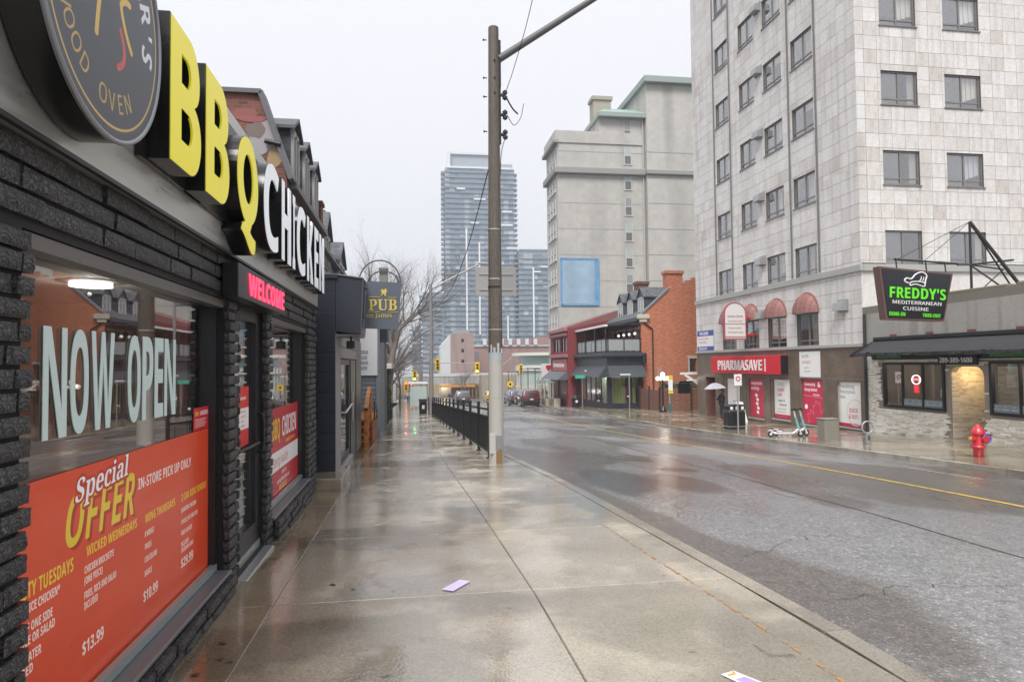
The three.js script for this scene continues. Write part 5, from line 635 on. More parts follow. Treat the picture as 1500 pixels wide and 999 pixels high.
  for (const [p, q, r] of [[A, [18.75, 3.85, 20], 0.04], [A, [20.3, 4.0, 19.6], 0.06], [A, [20.8, 4.0, 20.4], 0.03], [[18.72, 4.83, 20], [14.4, 4.66, 18.1], 0.035], [[18.72, 4.83, 20], [16.7, 4.55, 18.3], 0.03], [[18.72, 4.83, 20], [20.6, 5.05, 20.2], 0.035], [[18.72, 4.83, 20], [19.5, 3.9, 19.4], 0.03], [[18.72, 4.83, 20], [20.9, 4.82, 20.9], 0.03], [[20.9, 4.82, 20.9], [19.5, 3.9, 20.6], 0.02]]) add(rf, 'strut', T(p, q, r), fm);
  for (const [p, q] of [[A, [14.5, 4.66, 18.13]], [A, [16.0, 4.7, 18.9]], [A, [15.6, 8.0, 24.7]]].slice(0, 2)) add(rf, 'stay_cable', T(p, q, 0.01), fm); for (const [x, d] of [[14.45, 18.12], [15.45, 18.13], [16.1, 18.13]]) add(rf, 'hanger', T([x, 4.66 - (x - 14.4) * 0.03, d], [x + 0.03, 4.3, d], 0.02), fm);
  add(fr, 'roof_debris', [RB(18.3, 19.6, 3.8, 3.98, 18.2, 20.5, 0.06), RB(18.4, 20, 3.82, 4.02, 15, 18, 0.08)], S(0.16, 0.14, 0.09, 0.9));
}
// ---------------------------------------------------------------- right: brick house with dormers, black corner shop, red house
{
  const bk = thing('brick_gabled_house', 'orange brick house with stepped gable, three grey dormers and an upstairs terrace', 'house', [19, -1.8, 53]);
  const GD = 50.8, y0 = -2.6;
  add(bk, 'gable_wall', [plate([[18.05, y0], [26.5, y0], [26.5, 8.1], [24.4, 8.6], [22.9, 8.6], [22.9, 8.42], [22.4, 8.42], [22.4, 8.2], [21.9, 8.2], [21.9, 7.98], [21.3, 7.98], [21.3, 7.75], [20.7, 7.75], [20.4, 7.45], [18.05, 5.35]], [[[21.9, 0.9], [21.9, 1.95], [22.6, 1.95], [22.6, 0.9]]], GD, 0.4, 0)], M.brick);
  add(bk, 'gable_coping', [hexa([[18.0, 5.32, GD - 0.08], [20.45, 7.48, GD - 0.08], [20.45, 7.48, GD + 0.5], [18.0, 5.32, GD + 0.5]], [[18.0, 5.45, GD - 0.08], [20.4, 7.6, GD - 0.08], [20.4, 7.6, GD + 0.5], [18.0, 5.45, GD + 0.5]])], S(0.17, 0.175, 0.185, 0.6));
  const w0 = add(bk, 'window', [B(21.85, 22.65, 1.95, 2.15, GD - 0.05, GD + 0.1), B(21.85, 22.65, 0.82, 0.9, GD - 0.06, GD + 0.1)], S(0.5, 0.47, 0.42, 0.7)); add(w0, 'pane', B(21.9, 22.6, 0.9, 1.95, GD + 0.15, GD + 0.156), M.glass);
  const bw = [51.4, 53.0, 54.6, 56.2, 57.8]; add(bk, 'front_wall', plate(rect(GD + 0.4, 60.4, y0, 5.3), bw.map((d) => [[d, 2.5], [d, 4.3], [d + 0.85, 4.3], [d + 0.85, 2.5]]), 18.1, 0.35, -1), M.brick); add(bk, 'upper_floor', B(18.45, 26.2, 2.2, 2.4, GD + 0.4, 60.3), S(0.3, 0.25, 0.2, 0.8)); add(bk, 'rear_wall', B(26.2, 26.5, y0, 7.5, GD + 0.4, 60.4), M.brick);
  add(bk, 'roof', plate([[17.85, 5.25], [22.6, 8.3], [26.7, 7.6], [26.7, 7.2], [22.6, 7.9], [18.3, 5.05]], [], GD + 0.4, 10.2, 0), M.shingle);
  add(bk, 'eaves_bracket_course', [RB(17.75, 18.1, 4.95, 5.2, GD + 0.3, 60.4, 0.02)], S(0.05, 0.06, 0.075, 0.5)); for (let d = 51.3; d < 60; d += 0.5) add(bk, 'eaves_bracket', RB(17.82, 18.1, 4.72, 4.95, d, d + 0.16, 0.03, 1), S(0.06, 0.075, 0.085, 0.5));
  add(bk, 'cornice_return', [RB(17.7, 18.7, 5.1, 5.45, GD - 0.25, GD, 0.04), RB(17.9, 18.5, 4.85, 5.1, GD - 0.18, GD, 0.03)], S(0.52, 0.48, 0.40, 0.7));
  const dm = { cheek: S(0.062, 0.072, 0.085, 0.5), roof: M.shingle, trim: S(0.5, 0.5, 0.49, 0.6) };
  for (const d of [52.0, 54.7, 57.4]) dormer(bk, 21.6, 18.75, d, d + 1.35, 5.6, 7.0, 7.75, -1, dm);
  add(bk, 'chimney', [B(20.0, 21.0, 6.8, 8.75, 57.0, 58.0), B(19.92, 21.08, 8.6, 8.85, 56.92, 58.08)], M.brickOld); add(bk, 'chimney', [B(21.2, 22.6, 7.5, 9.2, 53.2, 54.1), B(21.1, 22.7, 9.05, 9.3, 53.1, 54.2)], M.brick);
  for (const d of bw) { const w = add(bk, 'window', [B(18.12, 18.2, 2.5, 4.3, d, d + 0.07), B(18.12, 18.2, 2.5, 4.3, d + 0.78, d + 0.85), B(18.12, 18.2, 3.36, 3.44, d + 0.07, d + 0.78)], S(0.5, 0.48, 0.45, 0.6)); add(w, 'pane', B(18.2, 18.206, 2.5, 4.3, d, d + 0.85), M.glass); add(w, 'lintel', B(17.98, 18.09, 4.3, 4.5, d - 0.1, d + 0.95), S(0.6, 0.58, 0.54, 0.6)); add(w, 'shutter', B(18.0, 18.09, 2.5, 4.3, d - 0.45, d - 0.05), S(0.09, 0.016, 0.022, 0.6)); }
  add(bk, 'downpipe', [T([18.2, 4.85, GD - 0.1], [18.95, 4.3, GD - 0.1], 0.06), T([18.95, 4.3, GD - 0.1], [18.95, -1.8, GD - 0.1], 0.06)], S(0.04, 0.03, 0.03, 0.5));
  add(bk, 'brick_patch', B(19.3, 19.7, 0.3, 1.3, GD - 0.012, GD - 0.003), S(0.42, 0.25, 0.2, 0.8));
  // single-storey corner shop in front
  const cs = thing('black_corner_shop', 'single-storey black corner shop with awning and green curtained windows', 'shop', [16.5, -1.9, 54]);
  const nv = S(0.022, 0.028, 0.038, 0.4), awn = S(0.045, 0.052, 0.062, 0.55), cx = 15.15, fd = 50.5;
  add(cs, 'wall', [B(cx + 0.05, 18.0, 1.45, 2.45, fd + 0.05, 60), B(cx + 0.02, 18.0, -2.2, -1.5, fd + 0.02, 60), B(17.65, 18.0, -1.5, 1.45, fd, fd + 0.3), B(cx, cx + 0.3, -1.5, 1.45, fd, fd + 0.3), B(cx, cx + 0.2, -1.5, 1.45, 59.7, 60), B(17.9, 18.0, -2, 1.45, fd + 0.3, 60)], nv);
  add(cs, 'roof', [B(cx, 18.0, 2.45, 2.55, fd, 60)], awn); add(cs, 'cornice', [RB(cx - 0.35, 18.2, 2.15, 2.42, fd - 0.35, fd, 0.05), RB(cx - 0.35, cx, 2.15, 2.42, fd, 60, 0.05)], awn);
  add(cs, 'cornice_scroll', [RB(17.95, 18.25, 1.55, 2.42, fd - 0.4, fd - 0.05, 0.08)], nv);
  for (let k = 0; k < 9; k++) add(cs, 'fascia_board', RB(cx + 0.02 + k * 0.31, cx + 0.32 + k * 0.31, 1.46, 2.15, fd, fd + 0.05, 0.012, 1), S(0.03, 0.037, 0.048, 0.5)); for (let k = 0; k < 18; k++) add(cs, 'fascia_board', RB(cx - 0.01, cx + 0.05, 1.46, 2.15, fd + 0.08 + k * 0.52, fd + 0.58 + k * 0.52, 0.012, 1), S(0.075, 0.09, 0.1, 0.5));
  add(cs, 'awning', [hexa([[cx - 0.75, 0.55, fd - 0.75], [18.1, 0.55, fd - 0.75], [18.1, 0.55, fd], [cx - 0.75, 0.55, fd]], [[cx - 0.05, 1.45, fd - 0.06], [18.1, 1.45, fd - 0.06], [18.1, 1.45, fd], [cx - 0.05, 1.45, fd]]), hexa([[cx - 0.75, 0.55, fd - 0.75], [cx, 0.55, fd - 0.75], [cx, 0.55, 59.8], [cx - 0.75, 0.55, 59.8]], [[cx - 0.05, 1.45, fd - 0.06], [cx, 1.45, fd - 0.06], [cx, 1.45, 59.8], [cx - 0.05, 1.45, 59.8]])], awn);
  add(cs, 'awning_print', B(cx - 0.5, cx - 0.44, 0.95, 1.08, 55, 55.5), M.whitePaint);
  const gc = S(0.32, 0.42, 0.14, 0.7), pale = S(0.42, 0.48, 0.40, 0.7); for (const [a, b] of [[15.5, 17.6]]) { add(cs, 'window', [B(a - 0.06, a, -1.5, 0.55, fd, fd + 0.1), B(16.75, 16.85, -1.5, 0.55, fd, fd + 0.1), B(17.02, 17.1, -1.5, 0.55, fd, fd + 0.1)], M.frameDark); add(cs, 'pane', B(a, b, -1.48, 0.56, fd + 0.04, fd + 0.05), M.glass); for (let k = 0; k < 14; k++) if (k !== 9 && k !== 8) add(cs, 'curtain_fold', T([a + 0.1 + k * 0.15, -1.5, fd + 0.5 + (k % 2) * 0.05], [a + 0.1 + k * 0.15, 0.56, fd + 0.5 + (k % 2) * 0.05], 0.075), gc); add(cs, 'arch_frame', curve([[15.55, -1.3, fd + 0.1], [15.55, -0.2, fd + 0.1], [15.7, 0.25, fd + 0.1], [16.05, 0.42, fd + 0.1], [16.4, 0.25, fd + 0.1], [16.55, -0.2, fd + 0.1], [16.55, -1.3, fd + 0.1]], 0.03, 30), S(0.42, 0.2, 0.12, 0.6)); }
  for (let k = 0; k < 6; k++) { const d = fd + 0.4 + k * 1.55; add(cs, 'mullion', B(cx, cx + 0.1, -1.5, 0.9, d + 1.42, d + 1.55), M.frameDark); add(cs, 'pane', B(cx + 0.04, cx + 0.05, -1.48, 0.9, d, d + 1.42), M.glass); if (k !== 2) for (let q = 0; q < 5; q++) add(cs, 'curtain_fold', T([cx + 0.5, -1.5, d + 0.15 + q * 0.28], [cx + 0.5, 0.9, d + 0.15 + q * 0.28], 0.1), pale); }
  add(cs, 'inner_floor', B(cx + 0.3, 17.9, -1.52, -1.49, fd + 0.3, 59.7), S(0.2, 0.18, 0.15, 0.5)); const cl = new THREE.PointLight(new THREE.Color(0.95, 1, 0.8), 5, 0, 2); cl.position.set(15.42, 1.1, -52.2); cl.castShadow = true; scene.add(cl); add(cs, 'shop_lamp', new THREE.SphereGeometry(0.1, 12, 8).translate(15.42, 1.25, -52.2), S(1, 1, 0.9, 0.5, { emissive: lin(1, 1, 0.85), emissiveIntensity: 1.5 }));
  // terrace on top of it
  const te = thing('roof_terrace', 'glass-railed roof terrace with pale awning on top of the black corner shop', 'terrace', [16.3, 2.5, 55]);
  const gr = new THREE.MeshPhysicalMaterial({ color: lin(0.55, 0.58, 0.6), transmission: 0.5, roughness: 0.5, thickness: 0 }); for (let k = 0; k < 6; k++) { add(te, 'glass_panel', B(15.2, 15.22, 2.6, 3.5, 50.6 + k * 1.55, 52.1 + k * 1.55), gr); add(te, 'rail_post', B(15.18, 15.24, 2.5, 3.6, 52.1 + k * 1.55, 52.15 + k * 1.55), M.blackMetal); } for (let k = 0; k < 2; k++) add(te, 'glass_panel', B(15.3 + k * 1.3, 16.5 + k * 1.3, 2.6, 3.5, 50.55, 50.57), gr); add(te, 'top_rail', [B(15.18, 15.25, 3.5, 3.56, 50.5, 60), B(15.25, 18, 3.5, 3.56, 50.53, 50.6)], M.blackMetal);
  add(te, 'awning_beam', [hexa([[15.0, 4.5, 50.6], [15.25, 4.5, 50.6], [15.25, 4.5, 60], [15.0, 4.5, 60]], [[15.0, 4.66, 50.6], [15.25, 4.66, 50.6], [15.25, 4.66, 60], [15.0, 4.66, 60]])], M.whitePaint); add(te, 'awning_canopy', hexa([[15.2, 4.55, 50.7], [18.0, 4.72, 50.7], [18.0, 4.72, 60], [15.2, 4.55, 60]], [[15.2, 4.6, 50.7], [18.0, 4.77, 50.7], [18.0, 4.77, 60], [15.2, 4.6, 60]]), S(0.05, 0.055, 0.065, 0.6)); for (const d of [50.7, 53.8, 57, 59.8]) add(te, 'canopy_post', B(15.1, 15.18, 2.5, 4.5, d, d + 0.08), M.blackMetal);
  for (const d of [51, 52.4, 53.8, 55.2]) add(te, 'terrace_lamp', new THREE.SphereGeometry(0.11, 12, 8).translate(17.6, 3.95, -d), S(0.9, 0.9, 0.85, 0.4, { emissive: lin(1, 0.95, 0.85), emissiveIntensity: 0.5 }));
  // red painted house
  const rd = thing('red_painted_house', 'dark red painted two-storey house front with cornice and round-lettered sign', 'house', [15, -2.6, 64]); const RX = 14.3;
  add(rd, 'wall', [plate([[RX, -2.9], [18.1, -2.9], [18.1, 5.6], [RX, 4.85]], [], 60.02, 0.3, 0), plate(rect(60.32, 67.6, -2.9, 4.85), [[[60.6, 2.75], [60.6, 4.0], [63, 4.0], [63, 2.75]], [[63.6, 2.75], [63.6, 4.0], [66.2, 4.0], [66.2, 2.75]]], RX, 0.3, -1), B(RX + 0.3, 24, 4.7, 4.9, 60.3, 67.6), B(RX + 0.3, 24, -3, 4.8, 67.3, 67.6)], M.redWall);
  add(rd, 'cornice', [RB(RX - 0.35, RX, 4.6, 4.95, 60.0, 67.8, 0.05), RB(RX - 0.2, RX, 4.2, 4.5, 60.2, 67.6, 0.03), RB(RX - 0.25, RX, 2.2, 2.5, 60.0, 67.6, 0.04)], S(0.34, 0.14, 0.15, 0.6)); for (const [a, b] of [[60.6, 63], [63.6, 66.2]]) { const w = add(rd, 'window', [B(RX + 0.05, RX + 0.12, 2.75, 4.0, a, a + 0.15), B(RX + 0.05, RX + 0.12, 2.75, 4.0, b - 0.15, b), B(RX + 0.05, RX + 0.12, 2.75, 4.0, (a + b) / 2 - 0.1, (a + b) / 2 + 0.1)], M.frameDark); add(w, 'pane', B(RX + 0.13, RX + 0.136, 2.75, 4.0, a, b), M.glass); }
  add(rd, 'sign_panel', RB(RX - 0.08, RX - 0.003, 0.95, 2.05, 60.4, 66.4, 0.02), S(0.42, 0.11, 0.11, 0.5)); add(rd, 'sign_lettering', words('brownstone', { side: -1, at: RX - 0.085, a0: 65.8, y: 1.3, h: 0.45, w: 4.6, depth: 0.02 }), M.whitePaint);
  add(rd, 'awning', hexa([[RX - 1, 0.15, 60.2], [RX, 0.15, 60.2], [RX, 0.15, 67.6], [RX - 1, 0.15, 67.6]], [[RX - 0.1, 0.9, 60.2], [RX, 0.9, 60.2], [RX, 0.9, 67.6], [RX - 0.1, 0.9, 67.6]]), S(0.10, 0.11, 0.125, 0.6)); for (const d of [60.4, 64.2]) add(rd, 'shop_window', B(RX - 0.05, RX - 0.003, -2.4, 0.1, d, d + 2.6), S(0.05, 0.012, 0.02, 0.3)); add(rd, 'roof', plate([[RX - 0.3, 4.9], [20, 6.8], [26, 4.9]], [], 60.05, 7.5, 0), S(0.22, 0.09, 0.09, 0.7));
  const cp = thing('clinic_board', 'white board with red heart shield on posts beyond the red house', 'sign board', [14.3, -2.8, 69]); add(cp, 'board', RB(13.7, 15.2, 0.15, 1.65, 69.5, 69.6, 0.02), S(0.66, 0.63, 0.63, 0.5)); { const s = new THREE.Shape(); s.moveTo(0, -0.3); s.bezierCurveTo(-0.35, -0.05, -0.3, 0.25, -0.28, 0.28); s.lineTo(0.28, 0.28); s.bezierCurveTo(0.3, 0.25, 0.35, -0.05, 0, -0.3); add(cp, 'shield', new THREE.ExtrudeGeometry(s, { depth: 0.02, bevelEnabled: false }).translate(14.45, 1.2, -69.48), M.redPaint); } add(cp, 'lettering', B(14.0, 14.9, 0.4, 0.55, 69.47, 69.49), S(0.6, 0.4, 0.4, 0.5)); add(cp, 'post', [T([13.8, -2.9, 69.65], [13.8, 1.6, 69.65], 0.05), T([15.1, -2.9, 69.65], [15.1, 1.6, 69.65], 0.05)], M.gal);
  // timber yard enclosure with steel posts
  const tf = thing('timber_screen_fence', 'weathered horizontal plank fence beside the brick gable', 'fence', [19.3, -1.9, 46]);
  for (let k = 0; k < 10; k++) { const y = -1.78 + k * 0.155; add(tf, 'plank', RB(17.75, 20.0, y, y + 0.13, 45.98, 46.02, 0.006, 1), M.woodOld); add(tf, 'plank', RB(20.06, 23.5, y - 0.03, y + 0.10, 45.98, 46.02, 0.006, 1), M.woodOld); add(tf, 'side_plank', RB(17.6, 17.64, y - 0.1, y + 0.03 + 0.02, 46.1, 50, 0.006, 1), M.woodOld); }
  for (const [x, d] of [[17.65, 46], [20.03, 46], [17.6, 48], [17.6, 50]]) add(tf, 'post', B(x - 0.06, x + 0.06, -2.2, -0.1, d - 0.06, d + 0.08), S(0.05, 0.025, 0.022, 0.6)); add(tf, 'cap_rail', [B(17.6, 23.5, -0.22, -0.12, 45.95, 46.08)], S(0.06, 0.05, 0.045, 0.6));
  const hd = thing('planter_hedge', 'low trough of green and yellow plants along the plank fence top', 'plants', [19.5, -0.12, 46.3]); const lv = [[], []]; for (let i = 0; i < 500; i++) lv[i % 2].push(new THREE.PlaneGeometry(0.1, 0.16).rotateX(rr(-1.2, 1.2)).rotateY(rnd() * 6).translate(rr(17.7, 21.5), -0.1 + rr(0, 0.28), -46.15 - rr(-0.12, 0.12))); add(hd, 'foliage', lv[0], S(0.12, 0.15, 0.03, 0.8)); add(hd, 'dry_foliage', lv[1], S(0.22, 0.19, 0.1, 0.8));
  const rp = thing('white_access_ramp_railing', 'white painted ramp railing with a diagonal brace beside the granite wall', 'railing', [18.5, -1.6, 42]); add(rp, 'rail', [B(17.55, 19.5, 0.84, 0.98, 41.95, 42.05)], M.whitePaint); add(rp, 'rail', [B(18.0, 19.5, 0.42, 0.52, 41.95, 42.05)], M.whitePaint); add(rp, 'brace', hexa([[17.8, 0.78, 41.97], [17.95, 0.86, 41.97], [17.95, 0.86, 42.03], [17.8, 0.78, 42.03]], [[18.85, 0.1, 41.97], [18.98, 0.2, 41.97], [18.98, 0.2, 42.03], [18.85, 0.1, 42.03]].map((p) => p)), M.whitePaint); add(rp, 'post', T([19.3, -1.7, 42], [19.3, 0.95, 42], 0.05), M.whitePaint); add(rp, 'dark_board', B(17.6, 19.2, 0.28, 0.42, 42.2, 42.3), M.blackMetal); add(rp, 'dark_box', B(18.3, 19.2, -0.5, 0.2, 44.2, 44.3), M.blackMetal);
}
// ---------------------------------------------------------------- grey institutional tower with copper roofs
{
  const o = thing('grey_concrete_tower_block', 'beige-grey concrete block with green copper roofs and blue tarpaulin', 'office block', [26, -3.5, 93]); const D = 86, m = M.towerWall;
  add(o, 'wall', [B(19.4, 31.45, -4.2, 32.3, D, 93), B(25.2, 31.45, 32.3, 34.7, D + 0.05, 93), B(31.46, 46, -4.2, 39.2, D - 0.9, 98), B(19.1, 31.3, 30.9, 32.5, D - 0.15, 93.2)], m);
  add(o, 'cornice', [RB(18.9, 31.45, 26.7, 27.6, D - 0.6, 93.4, 0.15), RB(31.3, 46, 26.7, 27.4, D - 1.3, 98, 0.15)], S(0.27, 0.27, 0.26, 0.7)); add(o, 'cornice', RB(18.8, 19.45, 30.7, 31.2, D - 0.5, 93.4, 0.1), S(0.27, 0.27, 0.26, 0.7));
  const cu = S(0.26, 0.38, 0.33, 0.55), cud = S(0.27, 0.32, 0.30, 0.55); add(o, 'copper_eaves', [RB(24.9, 31.7, 34.4, 35.1, D - 0.8, 93.6, 0.1), RB(31.0, 46, 39.0, 39.9, D - 1.7, 98.6, 0.1)], cud);
  add(o, 'copper_roof', [hexa([[25.0, 35.1, D - 0.7], [31.6, 35.1, D - 0.7], [31.6, 35.1, 93.5], [25.0, 35.1, 93.5]], [[27.2, 37.3, D + 4], [31.6, 37.3, D + 4], [31.6, 37.3, 92], [27.2, 37.3, 92]]), hexa([[31.1, 39.9, D - 1.6], [46, 39.9, D - 1.6], [46, 39.9, 98.5], [31.1, 39.9, 98.5]], [[35, 42.2, D + 4], [46, 42.2, D + 4], [46, 42.2, 96], [35, 42.2, 96]])], cu);
  add(o, 'chimney', [B(25.3, 27.8, 34, 38.4, 89, 91), B(25.1, 28.0, 38.1, 38.6, 88.8, 91.2)], S(0.34, 0.32, 0.26, 0.8));
  for (let y = 2.2; y < 31; y += 3.45) { add(o, 'panel_joint', [B(19.4, 31.46, y - 0.04, y + 0.04, D - 0.02, D + 0.02), B(31.5, 46, y - 0.04, y + 0.04, D - 0.93, D - 0.88)], S(0.33, 0.33, 0.31, 0.8)); } for (const x of [21.9, 26, 28.2, 34.8, 38.4]) add(o, 'panel_joint', B(x - 0.03, x + 0.03, -4, x > 31 ? 39 : 32, x > 31 ? D - 0.92 : D - 0.02, D + 0.02), S(0.4, 0.4, 0.38, 0.8));
  add(o, 'downpipe', T([31.2, -3, D - 0.15], [31.2, 34.5, D - 0.15], 0.12), S(0.4, 0.4, 0.38, 0.6));
  for (let k = 0; k < 8; k++) { const y = 7.6 + k * 3.45; const w = add(o, 'window', [B(28.6, 28.68, y, y + 2.3, D - 0.05, D + 0.1), B(29.5, 29.58, y, y + 2.3, D - 0.05, D + 0.1), B(28.68, 29.5, y + 1.1, y + 1.2, D - 0.05, D + 0.1), B(28.5, 29.7, y - 0.12, y, D - 0.1, D + 0.1)], S(0.5, 0.5, 0.48, 0.6)); add(w, 'pane', B(28.68, 29.5, y + 1.2, y + 2.3, D - 0.03, D), k % 3 === 1 ? S(0.26, 0.27, 0.28, 0.2) : S(0.36, 0.42, 0.40, 0.2)); add(w, 'pane', B(28.68, 29.5, y, y + 1.1, D - 0.03, D), S(0.13, 0.13, 0.13, 0.3)); }
  for (let k = 0; k < 10; k++) for (let q = 0; q < 3; q++) { const y = 0.2 + k * 3.05, d = 87.0 + q * 1.75; const w = add(o, 'window', [B(19.3, 19.39, y, y + 1.9, d, d + 0.1), B(19.3, 19.39, y, y + 1.9, d + 1.2, d + 1.3), B(19.28, 19.39, y + 0.85, y + 0.97, d + 0.1, d + 1.2), B(19.2, 19.39, y - 0.14, y, d - 0.1, d + 1.4)], S(0.55, 0.55, 0.53, 0.6)); add(w, 'pane', B(19.35, 19.395, y, y + 1.9, d + 0.1, d + 1.2), S(0.16, 0.18, 0.2, 0.2)); }
  add(o, 'blue_tarpaulin', B(19.75, 24.75, 9.3, 15.5, D - 0.12, D - 0.03), M.tarp); add(o, 'tarpaulin_edge', [B(19.6, 19.85, 9.25, 15.55, D - 0.16, D - 0.122), B(24.25, 24.85, 9.25, 15.55, D - 0.16, D - 0.122), B(19.75, 24.25, 9.25, 9.5, D - 0.16, D - 0.122), B(19.75, 24.25, 15.3, 15.55, D - 0.16, D - 0.122)], M.tarpEdge);
}
// ---------------------------------------------------------------- far towers and the station end of the street
{
  function tower(name, label, x0, x1, top, D, seedK, fins, dep = 24) {
    const o = thing(name, label, 'tower block', [(x0 + x1) / 2, -6, D + dep / 2]); const y0 = -6, n = Math.floor((top - y0) / 3);
    add(o, 'core', B(x0 + 0.6, x1 - 0.6, y0, top, D + 0.6, D + dep), M.glassSky); const t = [[], [], [], []], sl = [], bal = [];
    const w = 2.9, c = Math.floor((x1 - x0) / w); for (let f = 0; f < n; f++) { const y = y0 + f * 3; sl.push(B(x0, x1, y, y + 0.35, D - 0.4, D + dep - 2)); for (let k = 0; k < c; k++) { const h = hash(k, f, seedK), h2 = hash(k, Math.floor(f / 7), seedK + 3); t[h2 < 0.2 ? 0 : h < 0.35 ? 1 : h < 0.9 ? 2 : 3].push(B(x0 + k * w + 0.1, x0 + (k + 1) * w - 0.1, y + 0.35, y + 3, D + 0.3, D + 0.55)); if (h2 > 0.45) bal.push(B(x0 + k * w, x0 + (k + 1) * w - 0.2, y + 0.35, y + 1.35, D - 0.45, D - 0.38)); } if (f > 3) { bal.push(B(x0 - 1.9, x0, y, y + 1.2, D + 2, D + 8)); bal.push(B(x1, x1 + 1.4, y, y + 1.2, D + 3, D + 8)); } }
    const cols = [[0.33, 0.38, 0.42], [0.14, 0.19, 0.24], [0.21, 0.27, 0.33], [0.46, 0.5, 0.53]]; t.forEach((l, i) => l.length && add(o, 'glazing', l, S(...cols[i], 0.25), { kind: 'stuff' })); add(o, 'floor_slabs', sl, S(0.22, 0.25, 0.285, 0.7), { kind: 'stuff' }); add(o, 'balconies', bal, S(0.17, 0.225, 0.275, 0.35), { kind: 'stuff' });
    for (const [x, a, b] of fins) add(o, 'white_fin', B(x - 0.45, x + 0.45, a, b, D - 1.2, D - 0.5), S(0.75, 0.77, 0.78, 0.6)); return o;
  }
  const t1 = tower('glass_residential_tower', 'tall blue-grey glass tower with white vertical fins, highest on the skyline', 20.5, 62.5, 117, 390, 5, [[33, 19, 81], [40.5, 19, 73], [48.8, 19, 66], [57, 12, 30]]);
  add(t1, 'penthouse', [B(23, 50, 117, 126, 392, 410), B(50, 61, 117, 120.5, 392, 410)], S(0.30, 0.34, 0.38, 0.5)); add(t1, 'parapet', [B(21.5, 61.5, 116.6, 117.8, 389.5, 390.4), B(22, 24, 117.8, 126.5, 390, 391), B(22, 51, 125.3, 126.6, 390.8, 391.8)], S(0.62, 0.64, 0.66, 0.6));
  for (const [x, y, w] of [[57, 91, 6], [57, 83, 7], [41, 98, 7], [30, 104, 5], [38, 84, 5]]) add(t1, 'white_accent', B(x - w / 2, x + w / 2, y, y + 0.9, 388.9, 389.5), S(0.72, 0.74, 0.76, 0.6));
  const t2 = tower('glass_podium_tower', 'lower blue-grey glass slab adjoining the tall tower', 62.9, 96, 68.5, 385, 15, [[71.5, 10, 58], [80.5, 10, 44]]); add(t2, 'parapet', B(56, 96, 68.5, 69.6, 384.2, 385.2), S(0.66, 0.68, 0.7, 0.6)); for (const [x, y, w] of [[79, 58, 6], [82, 44.5, 4], [74, 55, 4]]) add(t2, 'white_accent', B(x - w / 2, x + w / 2, y, y + 0.9, 383.9, 384.5), S(0.72, 0.74, 0.76, 0.6));
  tower('distant_glass_tower', 'pale hazy glass tower behind the bare tree, far off', 8, 22, 48, 430, 25, [[14, 8, 30]]); tower('distant_slab_tower', 'short hazy pale slab beyond the bare tree branches', 1.5, 8, 27, 440, 35, []);
  const pb = thing('pink_brown_block', 'plain pinkish-brown concrete block with three small square windows', 'building', [11.8, -5.6, 158]); add(pb, 'wall', [plate(rect(9.2, 14.4, -6, 8.7), [6.7, 4.4, 2.0].map((y) => [[11.5, y], [11.5, y + 0.8], [12.15, y + 0.8], [12.15, y]]), 152, 0.4, 0), B(9.2, 9.6, -6, 8.7, 152.4, 166), B(14.0, 14.4, -6, 8.7, 152.4, 166), B(9.6, 14.0, 8.4, 8.7, 152.4, 166), B(9.6, 14, -6, 8.4, 165.6, 166)], M.pinkWall); for (const y of [6.7, 4.4, 2.0]) add(pb, 'window', B(11.5, 12.15, y, y + 0.8, 152.15, 152.16), M.glass); add(pb, 'lean_to', plate([[6.9, -5], [9.2, -5], [9.2, 8.6], [6.9, 6.0]], [], 154, 8, 0), S(0.55, 0.58, 0.6, 0.6)); add(pb, 'roof_unit', B(10, 13.6, 8.7, 9.6, 155, 160), M.gal);
  const br = thing('railway_overbridge', 'long pale concrete rail bridge crossing the end of the street', 'bridge', [12, -5.4, 150]); add(br, 'deck', [B(-14, 17.0, -2.6, -0.5, 148, 152), B(17, 30, -3.2, -1.0, 148.2, 152)], M.bridge); add(br, 'parapet', B(-14, 30, -0.9, -0.2, 147.9, 148.1), S(0.5, 0.52, 0.52, 0.7)); add(br, 'abutment', [B(-16, -3, -6, -2.6, 147, 153), B(24, 40, -6, -2.8, 147, 153)], M.bridge); for (const [x, w] of [[8.6, 1], [10.8, 1.2]]) add(br, 'dark_opening', B(x, x + w, -2.2, -1.4, 147.94, 147.99), M.roomDark); add(br, 'clearance_beam', B(6.2, 14.2, -3.25, -2.7, 147.3, 147.6), S(0.55, 0.25, 0.06, 0.5));
  add(br, 'underpass_wall', B(11, 17, -6, -3.2, 156, 157), S(0.34, 0.25, 0.13, 0.7)); add(br, 'rear_wall', B(-3, 24, -6, -2.7, 175, 176), S(0.34, 0.25, 0.13, 0.7)); for (let k = 0; k < 8; k++) add(br, 'pier', B(11.2 + k * 0.8, 11.45 + k * 0.8, -5.6, -2.6, 149, 149.4), S(0.45, 0.33, 0.14, 0.6)); for (const x of [7.5, 12.5]) { const l = new THREE.PointLight(new THREE.Color(1, 0.7, 0.3), 3, 0, 2); l.position.set(x, -3.5, -153); l.castShadow = true; scene.add(l); add(br, 'underpass_lamp', new THREE.SphereGeometry(0.2, 10, 8).translate(x, -3.3, -153), S(1, 0.8, 0.5, 0.5, { emissive: lin(1, 0.7, 0.3), emissiveIntensity: 0.5 })); }
